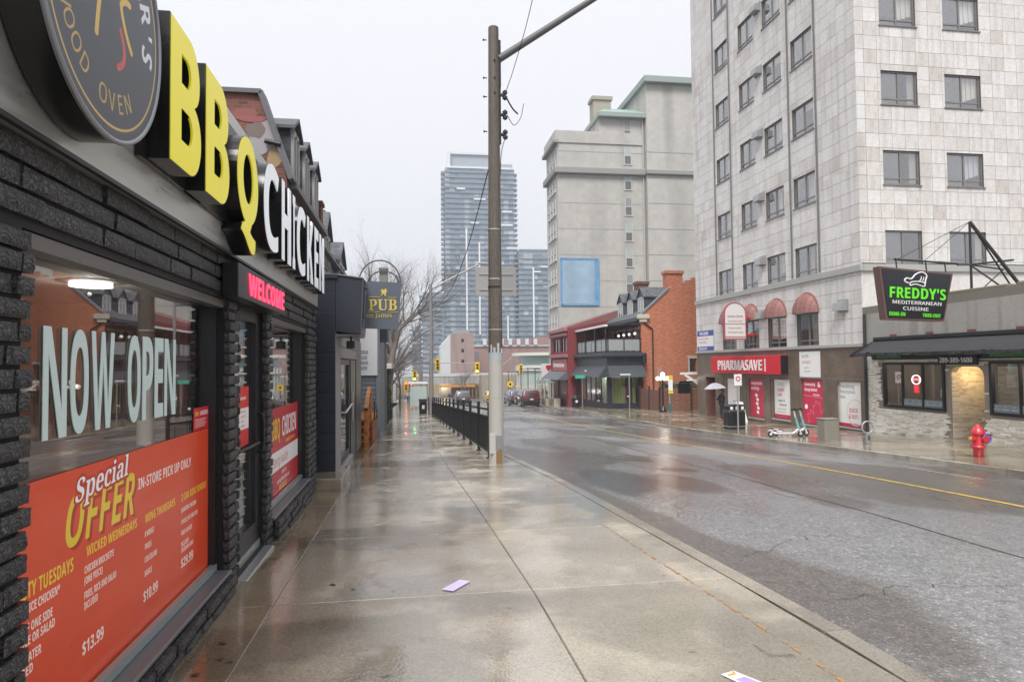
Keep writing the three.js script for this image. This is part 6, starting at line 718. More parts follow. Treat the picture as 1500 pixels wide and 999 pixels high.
  const rb = thing('red_brick_warehouse', 'broad pinkish red brick warehouse below the lower glass tower', 'building', [38, -6, 260]); add(rb, 'wall', [B(18, 60, -6, 8.3, 250, 275), B(31, 46, 8.3, 10.8, 252, 270), B(48, 56, 8.3, 12, 252, 270)], new THREE.MeshStandardMaterial({ color: lin(0.30, 0.17, 0.145), roughness: 0.8 })); for (let k = 0; k < 7; k++) add(rb, 'window', B(27 + k * 3.2, 28.3 + k * 3.2, 8.9, 11.2, 248.9, 249.6), S(0.6, 0.64, 0.66, 0.5)); add(rb, 'roof_edge', B(18, 60, 8.3, 8.8, 249.5, 250), S(0.55, 0.5, 0.48, 0.7)); add(rb, 'wing', B(16, 24, -6, 6, 235, 249), S(0.16, 0.13, 0.14, 0.8));
  const gl = thing('rounded_glass_pavilion', 'low rounded pavilion with white roof bands and green-tinted glass', 'building', [26, -5, 126]); const ring = (r, y0, y1, m, nm) => add(gl, nm, new THREE.CylinderGeometry(r, r, y1 - y0, 48).translate(28.5, (y0 + y1) / 2, -128), m); ring(9, 3.2, 3.75, S(0.66, 0.64, 0.58, 0.6), 'roof_band'); ring(7.6, 1.4, 3.2, S(0.30, 0.44, 0.41, 0.2), 'upper_glazing'); ring(8.3, 0.4, 1.4, S(0.62, 0.62, 0.58, 0.6), 'floor_band'); ring(7.9, -2.6, 0.4, S(0.36, 0.44, 0.42, 0.25), 'lower_glazing'); ring(8.5, -3.4, -2.6, S(0.5, 0.42, 0.32, 0.6), 'base_band'); ring(8, -6, -3.4, S(0.4, 0.33, 0.26, 0.7), 'base'); for (let k = 0; k < 20; k++) { const a = Math.PI * (0.5 + k / 19 * 0.95); add(gl, 'glazing_bar', T([28.5 + 7.95 * Math.cos(a), -2.6, 128 - 7.95 * Math.sin(a)], [28.5 + 7.95 * Math.cos(a), 0.4, 128 - 7.95 * Math.sin(a)], 0.07), S(0.55, 0.55, 0.5, 0.6)); }
  const ll = thing('white_shop_row', 'pale low shop row between the pavilion and the bridge', 'building', [17, -5, 140]); add(ll, 'wall', B(15, 24, -6, -0.6, 141, 147), M.beige); for (let k = 0; k < 6; k++) { add(ll, 'window', B(15.4 + k * 1.4, 16.3 + k * 1.4, -4.5, -2.4, 140.9, 141), S(0.3, 0.28, 0.22, 0.4)); }
}
// ---------------------------------------------------------------- street pole by the pavement, fence, far poles
const wire = S(0.02, 0.02, 0.02, 0.6);
function lightPole(x, d, h, armX, armY, label, detailed) {
  const y = G(0, d) + 0.003, o = thing('street_light_pole', label, 'street pole', [x, y, d], 'street light poles');
  if (detailed) {
    add(o, 'painted_base', T([x, y - 0.1, d], [x + 0.0, y + 2.0, d], 0.148, 0.143, 28), M.polePale); add(o, 'shaft', [T([x, y + 2.0, d], [x + 0.02, y + h, d], 0.142, 0.104, 28), new THREE.SphereGeometry(0.104, 20, 8, 0, 7, 0, 1.57).scale(1, 0.4, 1).translate(x + 0.02, y + h, -d)], M.poleDark);
    const pb = tex(256, 256, [0.46, 0.5], (u, v) => 0, false); add(o, 'paint_drip_band', [T([x, y + 2.0, d], [x, y + 2.17, d], 0.1438, 0.1432, 28)], S(0.36, 0.385, 0.40, 0.6)); for (const [a, q] of [[0.9, 0.12], [1.3, 0.07], [1.8, 0.15], [2.3, 0.05]]) add(o, 'paint_drip', RB(x - 0.02 + 0.144 * Math.cos(a) * -1, x + 0.03 + 0.144 * Math.cos(a) * -1, y + 2.14, y + 2.2 + q, d - 0.145 * Math.sin(a), d - 0.1 * Math.sin(a), 0.01, 1), S(0.36, 0.385, 0.40, 0.6));
    for (const [q, t] of [[2.62, 0.012], [3.46, 0.02], [3.62, 0.012], [4.6, 0.012], [1.28, 0.008]]) add(o, 'steel_band', new THREE.CylinderGeometry(0.152 - 0.0045 * q, 0.153 - 0.0045 * q, t * 2, 28, 1).translate(x, y + q, -d), q > 3.4 && q < 3.5 ? M.blackMetal : q < 2 ? S(0.35, 0.34, 0.33, 0.5) : S(0.4, 0.38, 0.35, 0.5, { metalness: 0.5 }));
    add(o, 'hand_hole_cover', [RB(x - 0.03, x + 0.10, y + 0.28, y + 0.56, d - 0.156, d - 0.12, 0.012)], S(0.20, 0.205, 0.21, 0.5)); add(o, 'rust_patch', [RB(x - 0.025, x + 0.10, y - 0.02, y + 0.27, d - 0.15, d - 0.11, 0.01)], S(0.20, 0.13, 0.06, 0.8)); add(o, 'bare_patch', [RB(x - 0.145, x - 0.02, y + 0.2, y + 0.6, d - 0.142, d - 0.11, 0.01)], S(0.42, 0.42, 0.40, 0.6));
    for (const q of [h - 0.25, h - 1.02, h - 1.4, h - 2.1]) add(o, 'step_bolt', [T([x - 0.12, y + q, d], [x - 0.19, y + q, d], 0.012), T([x - 0.185, y + q - 0.02, d], [x - 0.185, y + q + 0.02, d], 0.014)], M.blackMetal); for (const q of [h - 0.7, h - 1.05, h - 1.35]) add(o, 'bolt_head', new THREE.CylinderGeometry(0.02, 0.02, 0.03, 8).rotateX(Math.PI / 2).translate(x + 0.02, y + q, -d + 0.115), M.blackMetal);
    add(o, 'arm_bracket', RB(x + 0.1, x + 0.16, y + h - 1.2, y + h - 0.25, d - 0.05, d + 0.05, 0.01), M.blackMetal); add(o, 'lamp_arm', [T([x + 0.13, y + h - 0.62, d], [x + 0.13 + armX, y + h - 0.62 + armY, d], 0.075, 0.05, 16)], S(0.10, 0.10, 0.10, 0.5)); add(o, 'lamp_head', RB(x + 0.1 + armX, x + 0.8 + armX, y + h - 0.7 + armY, y + h - 0.55 + armY, d - 0.14, d + 0.14, 0.05), M.gal);
    for (const q of [h - 1.35, h - 1.75, h - 2.15]) { const r = add(o, 'insulator', [T([x + 0.12, y + q, d], [x + 0.22, y + q, d], 0.035, 0.035, 12), new THREE.CylinderGeometry(0.05, 0.05, 0.05, 14).translate(x + 0.24, y + q + 0.05, -d), new THREE.CylinderGeometry(0.05, 0.05, 0.05, 14).translate(x + 0.24, y + q - 0.05, -d), T([x + 0.24, y + q - 0.1, d], [x + 0.24, y + q + 0.1, d], 0.022)], S(0.025, 0.025, 0.027, 0.35)); add(r, 'rack_bar', B(x + 0.125, x + 0.155, y + q - 0.2, y + q + 0.2, d - 0.03, d + 0.03), M.blackMetal); }
    add(o, 'service_cable', [curve([[x + 0.25, y + h - 1.3, d], [x + 0.36, y + h - 1.0, d], [x + 0.48, y + h - 0.62, d], [x + 0.62, y + h - 0.1, d - 0.4], [x + 0.7, y + h + 0.9, d - 3]], 0.008), curve([[x + 0.28, y + h - 1.75, d], [x + 0.42, y + h - 1.95, d], [x + 0.55, y + h - 1.8, d], [x + 0.62, y + h - 1.5, d]], 0.007), curve([[x + 0.28, y + h - 1.42, d], [x + 0.4, y + h - 1.62, d], [x + 0.5, y + h - 1.72, d]], 0.016), curve([[x + 0.24, y + h - 2.2, d], [x + 0.16, y + h - 2.5, d], [x + 0.13, y + h - 3.0, d]], 0.008)], wire);
  } else {
    add(o, 'shaft', T([x, y - 0.1, d], [x, y + h, d], 0.14, 0.09, 12), S(0.20, 0.195, 0.19, 0.6)); add(o, 'lamp_arm', T([x, y + h - 0.3, d], [x + armX, y + h - 0.3 + armY, d], 0.055, 0.04), M.gal); add(o, 'lamp_head', RB(x + armX - 0.1, x + armX + 0.6, y + h - 0.36 + armY, y + h - 0.24 + armY, d - 0.13, d + 0.13, 0.04), M.gal);
  }
  return o;
}
lightPole(1.67, 13.15, 8.67, 3.6, 2.5, 'concrete street light pole with white painted foot at the end of the black fence', true);
lightPole(1.28, 41, 8.0, 3.0, 1.6, 'slim grey street light pole rising behind the black fence, second along the kerb', false); lightPole(1.2, 78, 8.6, 3.2, 1.5, 'slim grey street light pole, third along the kerb past the bus shelter', false); lightPole(0.9, 105, 8.5, 3, 1.4, 'thin grey street light pole, fourth along the kerb near the red signal', false);
{ const o = thing('overhead_wire', 'thin black overhead wire sagging from the painted-foot pole to the next pole', 'wire', [1.5, 6, 27]); add(o, 'strand', curve([[1.7, 6.0, 13.2], [1.65, 4.9, 20], [1.5, 4.55, 30], [1.28, 5.6, 41]], 0.012, 60), wire);
  const s = thing('road_sign_back', 'plain grey back of a rectangular road sign on a thin post behind the pole', 'road sign', [2.3, -0.9, 15.4]); add(s, 'plate', RB(1.51, 2.47, 3.22, 3.90, 15.45, 15.47, 0.009), S(0.30, 0.295, 0.29, 0.5)); add(s, 'stiffener', [B(1.6, 2.38, 3.36, 3.39, 15.43, 15.449), B(1.6, 2.38, 3.72, 3.75, 15.43, 15.449)], S(0.34, 0.335, 0.33, 0.5)); add(s, 'post', T([1.96, -0.5, 15.52], [1.96, 3.9, 15.52], 0.03), M.gal); }
// black metal fence: posts, rails, pickets
{
  const f = thing('black_metal_fence', 'long black metal picket fence with capped posts along the kerb', 'fence', [1.5, -0.9, 30]); const n = 16, P = (k) => { const t = k / n; return [1.66 + (1.23 - 1.66) * t, 14.25 + 31.2 * t]; }; const cap = new RoundedBoxGeometry(0.085, 0.04, 0.085, 1, 0.012);
  for (let k = 0; k <= n; k++) { const [x, d] = P(k), y = G(0, d); add(f, 'post', RB(x - 0.033, x + 0.033, y - 0.02, y + 1.13, d - 0.033, d + 0.033, 0.006, 1), M.blackMetal); put(f, 'post_cap', cap, M.blackMetal, x, y + 1.15, d); add(f, 'base_plate', B(x - 0.07, x + 0.07, y - 0.01, y + 0.012, d - 0.07, d + 0.07), M.blackMetal); }
  for (let k = 0; k < n; k++) { const [x0, d0] = P(k), [x1, d1] = P(k + 1), y0 = G(0, d0), y1 = G(0, d1); const rail = (h) => hexa([[x0 - 0.02, y0 + h, d0 + 0.03], [x0 + 0.02, y0 + h, d0 + 0.03], [x1 + 0.02, y1 + h, d1 - 0.03], [x1 - 0.02, y1 + h, d1 - 0.03]], [[x0 - 0.02, y0 + h + 0.04, d0 + 0.03], [x0 + 0.02, y0 + h + 0.04, d0 + 0.03], [x1 + 0.02, y1 + h + 0.04, d1 - 0.03], [x1 - 0.02, y1 + h + 0.04, d1 - 0.03]]);
    for (const h of [0.10, 0.84, 1.0]) add(f, 'rail', rail(h), M.blackMetal); const pk = []; for (let q = 1; q < 17; q++) { const t = q / 17, x = x0 + (x1 - x0) * t, d = d0 + (d1 - d0) * t, y = y0 + (y1 - y0) * t; pk.push(B(x - 0.009, x + 0.009, y + 0.14, y + 0.84, d - 0.009, d + 0.009)); } add(f, 'pickets', pk, M.blackMetal); }
}
// bare trees
function bareTree(x, d, h, seedK, lean, label, spread = 1) {
  const y = -g(d), o = thing('bare_tree', label, 'tree', [x, y, d], 'bare trees on the left side'); seed = seedK; const tr = [], br = [];
  const grow = (p, dir, len, r, lvl) => { const segs = lvl < 2 ? 4 : 3; let a = p.clone(), v = dir.clone(); for (let i = 0; i < segs; i++) { const b = a.clone().addScaledVector(v, len / segs), r0 = r * (1 - 0.45 * i / segs), r1 = r * (1 - 0.45 * (i + 1) / segs); (lvl === 0 ? tr : br).push(T([a.x, a.y, -a.z], [b.x, b.y, -b.z], r0, r1, lvl < 2 ? 7 : lvl < 4 ? 4 : 3));
      if (lvl < 5 && (i > 0 || lvl > 0)) { const nB = lvl === 0 ? (i > 1 ? 2 : 1) : lvl < 4 ? 1 + (rnd() < 0.55) : 1; for (let q = 0; q < nB; q++) { const ax = new THREE.Vector3(rr(-1, 1), rr(-0.3, 0.3), rr(-1, 1)).normalize(), nv = v.clone().applyAxisAngle(ax, rr(0.45, 0.95) * spread).normalize(); nv.y += 0.12; nv.normalize(); grow(b, nv, len * rr(0.5, 0.78), r1 * rr(0.5, 0.68), lvl + 1); } }
      a = b; v.add(new THREE.Vector3(rr(-0.14, 0.14) + (lvl === 0 ? lean * 0.1 : 0.02), rr(-0.03, 0.08), rr(-0.14, 0.14))).normalize(); } };
  grow(new THREE.Vector3(x, y - 0.1, -d), new THREE.Vector3(lean, 1, 0).normalize(), h * 0.46, h * 0.022, 0); add(o, 'trunk', tr, S(0.13, 0.11, 0.095, 0.9)); add(o, 'crown', br, S(0.14, 0.12, 0.105, 0.9)); return o;
}
bareTree(-1.9, 42, 12.2, 12, 0.27, 'large bare tree leaning over the pavement behind the pub sign', 0.95); bareTree(-2.6, 54, 11, 45, 0.16, 'tall bare tree behind the beige porch building'); bareTree(-2.7, 68, 11.5, 77, 0.1, 'bare tree beside the brown brick house'); bareTree(-2.6, 84, 9, 93, 0.1, 'bare tree past the third street light pole'); bareTree(-1.6, 108, 10, 110, 0.05, 'bare tree at the far left corner of the junction'); bareTree(11.6, 150.5 - 8, 7, 131, 0, 'small bare tree in front of the plain pinkish-brown block');
seed = 99;
// far pavement things: bin, shelter, traffic signals
{
  const bin = thing('pavement_litter_bin', 'black square litter bin at the far end of the black fence', 'litter bin', [0.9, G(0, 47), 47]); add(bin, 'body', RB(0.62, 1.14, G(0, 47), G(0, 47) + 0.85, 46.7, 47.2, 0.05), M.blackMetal); add(bin, 'lid', RB(0.58, 1.18, G(0, 47) + 0.87, G(0, 47) + 1.02, 46.66, 47.24, 0.05), S(0.07, 0.03, 0.028, 0.5)); add(bin, 'label_plate', B(0.8, 0.98, G(0, 47) + 0.35, G(0, 47) + 0.6, 46.68, 46.695), M.whitePaint);
  const y = G(0, 64), sh = thing('bus_shelter', 'glass bus shelter with curved pale roof on the left pavement', 'bus shelter', [0.9, y, 66]); add(sh, 'roof', RB(-0.2, 1.7, y + 2.25, y + 2.4, 63.5, 68.5, 0.06), S(0.5, 0.52, 0.52, 0.5)); for (const [x, d] of [[-0.1, 63.6], [1.6, 63.6], [-0.1, 68.4], [1.6, 68.4]]) add(sh, 'post', T([x, y - 0.2, d], [x, y + 2.25, d], 0.05), M.gal); add(sh, 'glass_panel', [B(0.0, 1.55, y + 0.3, y + 2.1, 63.58, 63.6)], new THREE.MeshPhysicalMaterial({ color: lin(0.7, 0.8, 0.78), transmission: 0.5, roughness: 0.35, thickness: 0 })); add(sh, 'poster_panel', B(1.56, 1.62, y + 0.4, y + 2, 65.4, 66.8), M.whitePaint); add(sh, 'bench', RB(0.3, 0.8, y + 0.42, y + 0.5, 64, 67.5, 0.03), M.woodStain);
  const signal = (x, y, d, lit, label, body, post, bothArm) => { const o = thing('traffic_signal', label, 'traffic light', [x, y - 0.6, d]); add(o, 'housing', RB(x - 0.17, x + 0.17, y - 0.55, y + 0.55, d - 0.02, d + 0.25, 0.04), body); add(o, 'backplate', B(x - 0.28, x + 0.28, y - 0.66, y + 0.66, d + 0.02, d + 0.04), body); ['red', 'amber', 'green'].forEach((c, i) => { const yy = y + 0.36 - i * 0.36; const on = c === lit; add(o, 'lens', new THREE.CylinderGeometry(0.12, 0.12, 0.04, 20).rotateX(Math.PI / 2).translate(x, yy, -d + 0.03), on ? S(0.5, 0.1, 0.05, 0.4, { emissive: c === 'red' ? lin(1, 0.12, 0.05) : lin(0.2, 1, 0.35), emissiveIntensity: 0.9 }) : S(0.04, 0.04, 0.04, 0.5)); add(o, 'visor', new THREE.CylinderGeometry(0.135, 0.135, 0.16, 16, 1, true, -1.2, 5.5).rotateX(Math.PI / 2).translate(x, yy, -d + 0.1), body); });
    if (lit) { const l = new THREE.PointLight(lit === 'red' ? new THREE.Color(1, 0.15, 0.08) : new THREE.Color(0.2, 1, 0.4), 0.6, 0, 2); l.position.set(x, y + (lit === 'red' ? 0.36 : -0.36), -d + 0.25); scene.add(l); } const [px, py] = post; add(o, 'mast', [T([px, -g(d) - 0.2, d + 0.3], [px, py, d + 0.3], 0.09, 0.06), T([px, py - 0.3, d + 0.3], [x, y + 0.5, d + 0.3], 0.05)], M.gal); };
  signal(0.2, -1.45, 96, 'red', 'traffic light showing red over the far left pavement', M.blackMetal, [1.2, -0.4]); signal(-0.55, -1.3, 97.5, 'red', 'second red traffic light beside the first one, partly behind it', M.yellowPaint, [-1.0, -0.6]); signal(2.9, 1.7, 72, null, 'yellow traffic light housing seen side on above the black fence', M.yellowPaint, [1.3, 2.6]); signal(7.55, 1.25, 76, 'green', 'yellow traffic light showing green beside the concrete pole', M.yellowPaint, [2.2, 2.2]); signal(15.2, 1.0, 92, null, 'yellow traffic light on the right beyond the parked cars', M.yellowPaint, [14.4, 2.6]); signal(11.9, 0.3, 92, null, 'yellow traffic light half hidden by the concrete pole', M.yellowPaint, [14.0, 2.9]); signal(0.55, 0.35, 82, 'green', 'small traffic light showing green on the third light pole', M.yellowPaint, [1.1, 1.2]);
  const ys = thing('yellow_round_sign', 'round yellow warning sign on a thin post beyond the parked cars', 'road sign', [13.4, -3.9, 90]); add(ys, 'disc', new THREE.CylinderGeometry(0.42, 0.42, 0.05, 28).rotateX(Math.PI / 2).translate(13.4, -1.05, -90), M.yellowPaint); add(ys, 'symbol', B(13.28, 13.52, -1.2, -0.9, 89.95, 89.965), M.blackMetal); add(ys, 'post', T([13.4, -4, 90.1], [13.4, -0.7, 90.1], 0.05), M.blackMetal);
  for (const [x, d, h] of [[13.9, 84, 4.4], [15.5, 88, 4.6], [17.2, 92, 4.6], [14.6, 100, 4.5]]) { const o = thing('trolley_post', 'thin dark post near the signals beyond the red house', 'post', [x, -g(d), d], 'thin dark posts by the junction'); add(o, 'post', T([x, -g(d) - 0.2, d], [x, -g(d) + h, d], 0.05), M.blackMetal); add(o, 'cross_arm', T([x - 0.2, -g(d) + h - 0.1, d], [x + 2.4, -g(d) + h - 0.1, d], 0.035), M.blackMetal); }
  const gz = thing('patio_trellis', 'tangled bare vines on a pale timber patio trellis beside the red house', 'trellis', [13.4, -3, 68]); for (let k = 0; k < 5; k++) add(gz, 'post', T([13.4, -3, 62.5 + k * 2], [13.4, -0.1, 62.5 + k * 2], 0.05), S(0.42, 0.42, 0.4, 0.6)); add(gz, 'beam', [B(13.35, 13.45, -0.15, -0.03, 62, 71)], S(0.42, 0.42, 0.4, 0.6)); const vn = []; for (let i = 0; i < 90; i++) { const a = rr(66, 71), b = rr(-2.4, -0.2); vn.push(T([13.4 + rr(-0.1, 0.3), b, a], [13.4 + rr(-0.1, 0.3), b + rr(-0.8, 0.8), a + rr(-1.2, 1.2)], 0.025, 0.015, 4)); } add(gz, 'vines', vn, S(0.2, 0.16, 0.12, 0.9)); for (const d of [61.8, 65.4]) { const p = thing('concrete_patio_planter', d < 64 ? 'long pale concrete planter before the red house shop windows' : 'long pale concrete planter under the bare vines of the trellis', 'planter', [13.6, -g(d), d], 'patio planters'); add(p, 'trough', RB(13.3, 13.95, -g(d) - 0.1, -g(d) + 0.72, d, d + 2.4, 0.04), M.kerb[0]); add(p, 'soil', B(13.36, 13.9, -g(d) + 0.721, -g(d) + 0.74, d + 0.06, d + 2.34), M.dirt); }
}
// cars
function car(name, label, col, x, d, turn, group) {
  const y = G(11, d) - 0.11, o = thing(name, label, 'car', [0, 0, 0], group); const paint = new THREE.MeshPhysicalMaterial({ color: lin(...col), roughness: 0.3, clearcoat: 1, clearcoatRoughness: 0.05 });
  // local: rear at z = 0 facing +z, nose toward -z
  const prof = new THREE.Shape(); prof.moveTo(0, 0.32); prof.lineTo(-0.05, 0.62); prof.lineTo(0.02, 0.98); prof.lineTo(0.3, 1.5); prof.bezierCurveTo(0.5, 1.62, 1.6, 1.66, 2.2, 1.58); prof.bezierCurveTo(2.6, 1.48, 2.9, 1.15, 3.2, 1.02); prof.bezierCurveTo(3.8, 0.98, 4.4, 0.9, 4.52, 0.72); prof.lineTo(4.55, 0.35); prof.lineTo(4.3, 0.24); prof.lineTo(0.2, 0.24); prof.closePath();
  const body = new THREE.ExtrudeGeometry(prof, { depth: 1.56, bevelEnabled: true, bevelSize: 0.1, bevelThickness: 0.12, bevelSegments: 4, curveSegments: 8 }).translate(0, 0, -0.78); const p = body.attributes.position; for (let i = 0; i < p.count; i++) { const yy = p.getY(i); if (yy > 0.95) p.setZ(i, p.getZ(i) * (1 - 0.2 * (yy - 0.95) / 0.7)); } body.rotateY(Math.PI / 2); body.computeVertexNormals();
  const b = add(o, 'body', toCreasedNormals(body, 0.6), paint);
  add(b, 'rear_window', hexa([[-0.62, 1.06, -0.02], [0.62, 1.06, -0.02], [0.62, 1.06, 0.05], [-0.62, 1.06, 0.05]], [[-0.54, 1.48, 0.17], [0.54, 1.48, 0.17], [0.54, 1.48, 0.25], [-0.54, 1.48, 0.25]]), M.cabinShadeGlass); for (const s of [-1, 1]) { add(b, 'side_window', hexa([[s * 0.86, 1.04, 0.45], [s * 0.9, 1.04, 0.45], [s * 0.9, 1.04, 2.7], [s * 0.86, 1.04, 2.7]], [[s * 0.74, 1.5, 0.6], [s * 0.79, 1.5, 0.6], [s * 0.79, 1.5, 2.2], [s * 0.74, 1.5, 2.2]]), M.cabinShadeGlass); add(b, 'tail_light', RB(s * 0.68 - 0.13, s * 0.68 + 0.13, 0.82, 1.04, -0.16, -0.02, 0.03), S(0.35, 0.01, 0.015, 0.2)); for (const d2 of [0.78, 3.62]) { const w = add(o, 'wheel', new THREE.CylinderGeometry(0.34, 0.34, 0.22, 28).rotateZ(Math.PI / 2).translate(s * 0.82, 0.34, -d2), M.rubber); add(w, 'rim', new THREE.CylinderGeometry(0.2, 0.2, 0.02, 20).rotateZ(Math.PI / 2).translate(s * 0.935, 0.34, -d2), M.alu); } add(b, 'mirror', RB(s * 1.0 - 0.08, s * 1.0 + 0.08, 1.02, 1.16, 2.5, 2.62, 0.03), paint); }
  add(b, 'bumper', RB(-0.86, 0.86, 0.36, 0.6, -0.17, -0.02, 0.05), M.rubber); add(b, 'number_plate', B(-0.17, 0.17, 0.7, 0.82, -0.165, -0.13), M.whitePaint); add(b, 'windscreen', hexa([[-0.68, 1.08, 3.1], [0.68, 1.08, 3.1], [0.68, 1.08, 3.0], [-0.68, 1.08, 3.0]], [[-0.56, 1.5, 2.48], [0.56, 1.5, 2.48], [0.56, 1.5, 2.4], [-0.56, 1.5, 2.4]]), M.cabinShadeGlass);
  o.position.set(x, y, -d); o.rotation.y = turn; return o;
}
car('parked_car', 'dark maroon hatchback parked at the right kerb, rear towards us', [0.05, 0.012, 0.016], 11.95, 66, 0.03, 'cars at the right kerb'); car('parked_car', 'dark blue-grey car parked in front of the maroon one', [0.05, 0.06, 0.09], 11.75, 73, 0.03, 'cars at the right kerb'); car('taxi', 'yellow cab far off past the parked cars', [0.6, 0.38, 0.02], 12.2, 100, 0.02); car('distant_car', 'dark grey car seen through the fence end behind the pole', [0.05, 0.055, 0.065], 6.6, 84, 0.02);
// ---------------------------------------------------------------- right pavement furniture
{
  const gy = (x, d) => G(x, d);
  // hydrant
  { const x = 14.23, d = 15.14, y = gy(x, d), o = thing('fire_hydrant', 'red fire hydrant with a blue hose cap ring on the right pavement', 'fire hydrant', [x, y, d]), L = (pts, s = 28) => new THREE.LatheGeometry(pts.map(([a, b]) => new THREE.Vector2(a, b)), s).translate(x, y, -d), r = new THREE.MeshPhysicalMaterial({ color: lin(0.52, 0.018, 0.03), roughness: 0.35, clearcoat: 0.6 });
    add(o, 'barrel', L([[0, 0], [0.12, 0], [0.12, 0.22], [0.17, 0.225], [0.17, 0.28], [0.12, 0.29], [0.115, 0.55], [0.125, 0.57]]), r); add(o, 'bonnet', L([[0.16, 0.57], [0.165, 0.62], [0.15, 0.63], [0.14, 0.68], [0.1, 0.74], [0.05, 0.77], [0.045, 0.82], [0, 0.825]]), r); for (const s of [-1, 1]) { const c = add(o, 'hose_nozzle', new THREE.CylinderGeometry(0.07, 0.075, 0.12, 20).rotateZ(Math.PI / 2).translate(x + s * 0.16, y + 0.46, -d), r); add(c, 'nozzle_cap', new THREE.CylinderGeometry(0.045, 0.06, 0.04, 8).rotateZ(Math.PI / 2).translate(x + s * 0.235, y + 0.46, -d), s < 0 ? S(0.45, 0.3, 0.05, 0.4) : r); } for (let k = 0; k < 8; k++) { const a = k / 8 * 6.283 + 0.3; add(o, 'flange_bolt', T([x + 0.148 * Math.cos(a), y + 0.275, d + 0.148 * Math.sin(a)], [x + 0.148 * Math.cos(a), y + 0.30, d + 0.148 * Math.sin(a)], 0.014, 0.014, 6), r); } const pn = add(o, 'pumper_nozzle', new THREE.CylinderGeometry(0.085, 0.09, 0.12, 22).rotateX(Math.PI / 2).translate(x + 0.06, y + 0.46, -d + 0.14), r); add(pn, 'blue_ring', new THREE.TorusGeometry(0.105, 0.02, 8, 26).translate(x + 0.1, y + 0.47, -d + 0.17), S(0.08, 0.07, 0.4, 0.4)); }
  // bike ring
  { const x = 14.41, d = 19.55, y = gy(x, d), o = thing('bicycle_ring', 'grey post-and-ring bicycle stand beside the concrete block', 'bike stand', [x, y, d]); add(o, 'post', [RB(x - 0.07, x + 0.07, y, y + 0.36, d - 0.05, d + 0.05, 0.02)], M.gal); add(o, 'ring', new THREE.TorusGeometry(0.19, 0.028, 10, 36).translate(x, y + 0.52, -d), M.gal); add(o, 'badge', B(x - 0.04, x + 0.04, y + 0.12, y + 0.26, d - 0.058, d - 0.05), S(0.03, 0.09, 0.12, 0.4)); }
  { const x = 14.15, d = 21.3, y = gy(x, d), o = thing('concrete_block_planter', 'square grey concrete block beside the white prescriptions poster', 'concrete block', [x, y, d]); add(o, 'block', RB(x - 0.2, x + 0.36, y - 0.05, y + 0.72, d - 0.2, d + 0.25, 0.03), new THREE.MeshStandardMaterial({ color: lin(0.22, 0.205, 0.175), roughness: 0.75, bumpMap: grainBump, bumpScale: 0.008 })); add(o, 'top_slab', RB(x - 0.215, x + 0.375, y + 0.72, y + 0.75, d - 0.215, d + 0.265, 0.012), new THREE.MeshStandardMaterial({ color: lin(0.27, 0.26, 0.24), roughness: 0.5, bumpMap: grainBump, bumpScale: 0.006 })); }
  // scooters
  const scooter = (x, d, turn, label) => { const o = thing('electric_scooter', label, 'scooter', [0, 0, 0], 'electric scooters by the concrete block'); const wt = S(0.62, 0.63, 0.63, 0.35), teal = S(0.16, 0.45, 0.45, 0.35);
    add(o, 'deck', [RB(-0.5, 0.38, 0.12, 0.19, -0.09, 0.09, 0.025), T([-0.4, 0.17, 0], [-0.62, 0.2, 0], 0.05)], wt); add(o, 'deck_mat', B(-0.42, 0.3, 0.1905, 0.195, -0.07, 0.07), M.rubber); for (const s of [-0.62, 0.66]) { const w = add(o, 'wheel', new THREE.TorusGeometry(0.09, 0.038, 10, 26).translate(s, 0.128, 0), M.rubber); add(w, 'hub', new THREE.CylinderGeometry(0.06, 0.06, 0.05, 16).rotateX(Math.PI / 2).translate(s, 0.128, 0), wt); } add(o, 'mudguard', [RB(-0.72, -0.54, 0.25, 0.3, -0.05, 0.05, 0.02)], wt); add(o, 'neck', [T([0.36, 0.16, 0], [0.6, 0.34, 0], 0.045), T([0.66, 0.13, -0.04], [0.58, 0.4, 0], 0.03)], wt); add(o, 'stem', T([0.6, 0.3, 0], [0.45, 0.84, 0], 0.052, 0.045, 14), teal); add(o, 'upper_stem', T([0.45, 0.84, 0], [0.4, 1.1, 0], 0.04, 0.032, 14), wt); const h = add(o, 'handlebar', T([0.4, 1.12, -0.25], [0.4, 1.12, 0.25], 0.02), M.blackMetal); for (const s of [-1, 1]) add(h, 'grip', T([0.4, 1.12, s * 0.15], [0.4, 1.12, s * 0.28], 0.03), M.rubber); add(h, 'display', RB(0.36, 0.46, 1.11, 1.2, -0.07, 0.07, 0.02), M.blackMetal); add(o, 'kickstand', T([-0.05, 0.13, 0.08], [-0.12, 0.0, 0.16], 0.012), M.blackMetal);
    o.position.set(x, gy(x, d), -d); o.rotation.y = turn; o.scale.setScalar(0.88); };
  scooter(13.8, 23.3, -0.12, 'white and teal electric scooter with its front wheel nearer the kerb corner'); scooter(14.3, 23.75, -0.2, 'white and teal electric scooter parked just behind the other one');
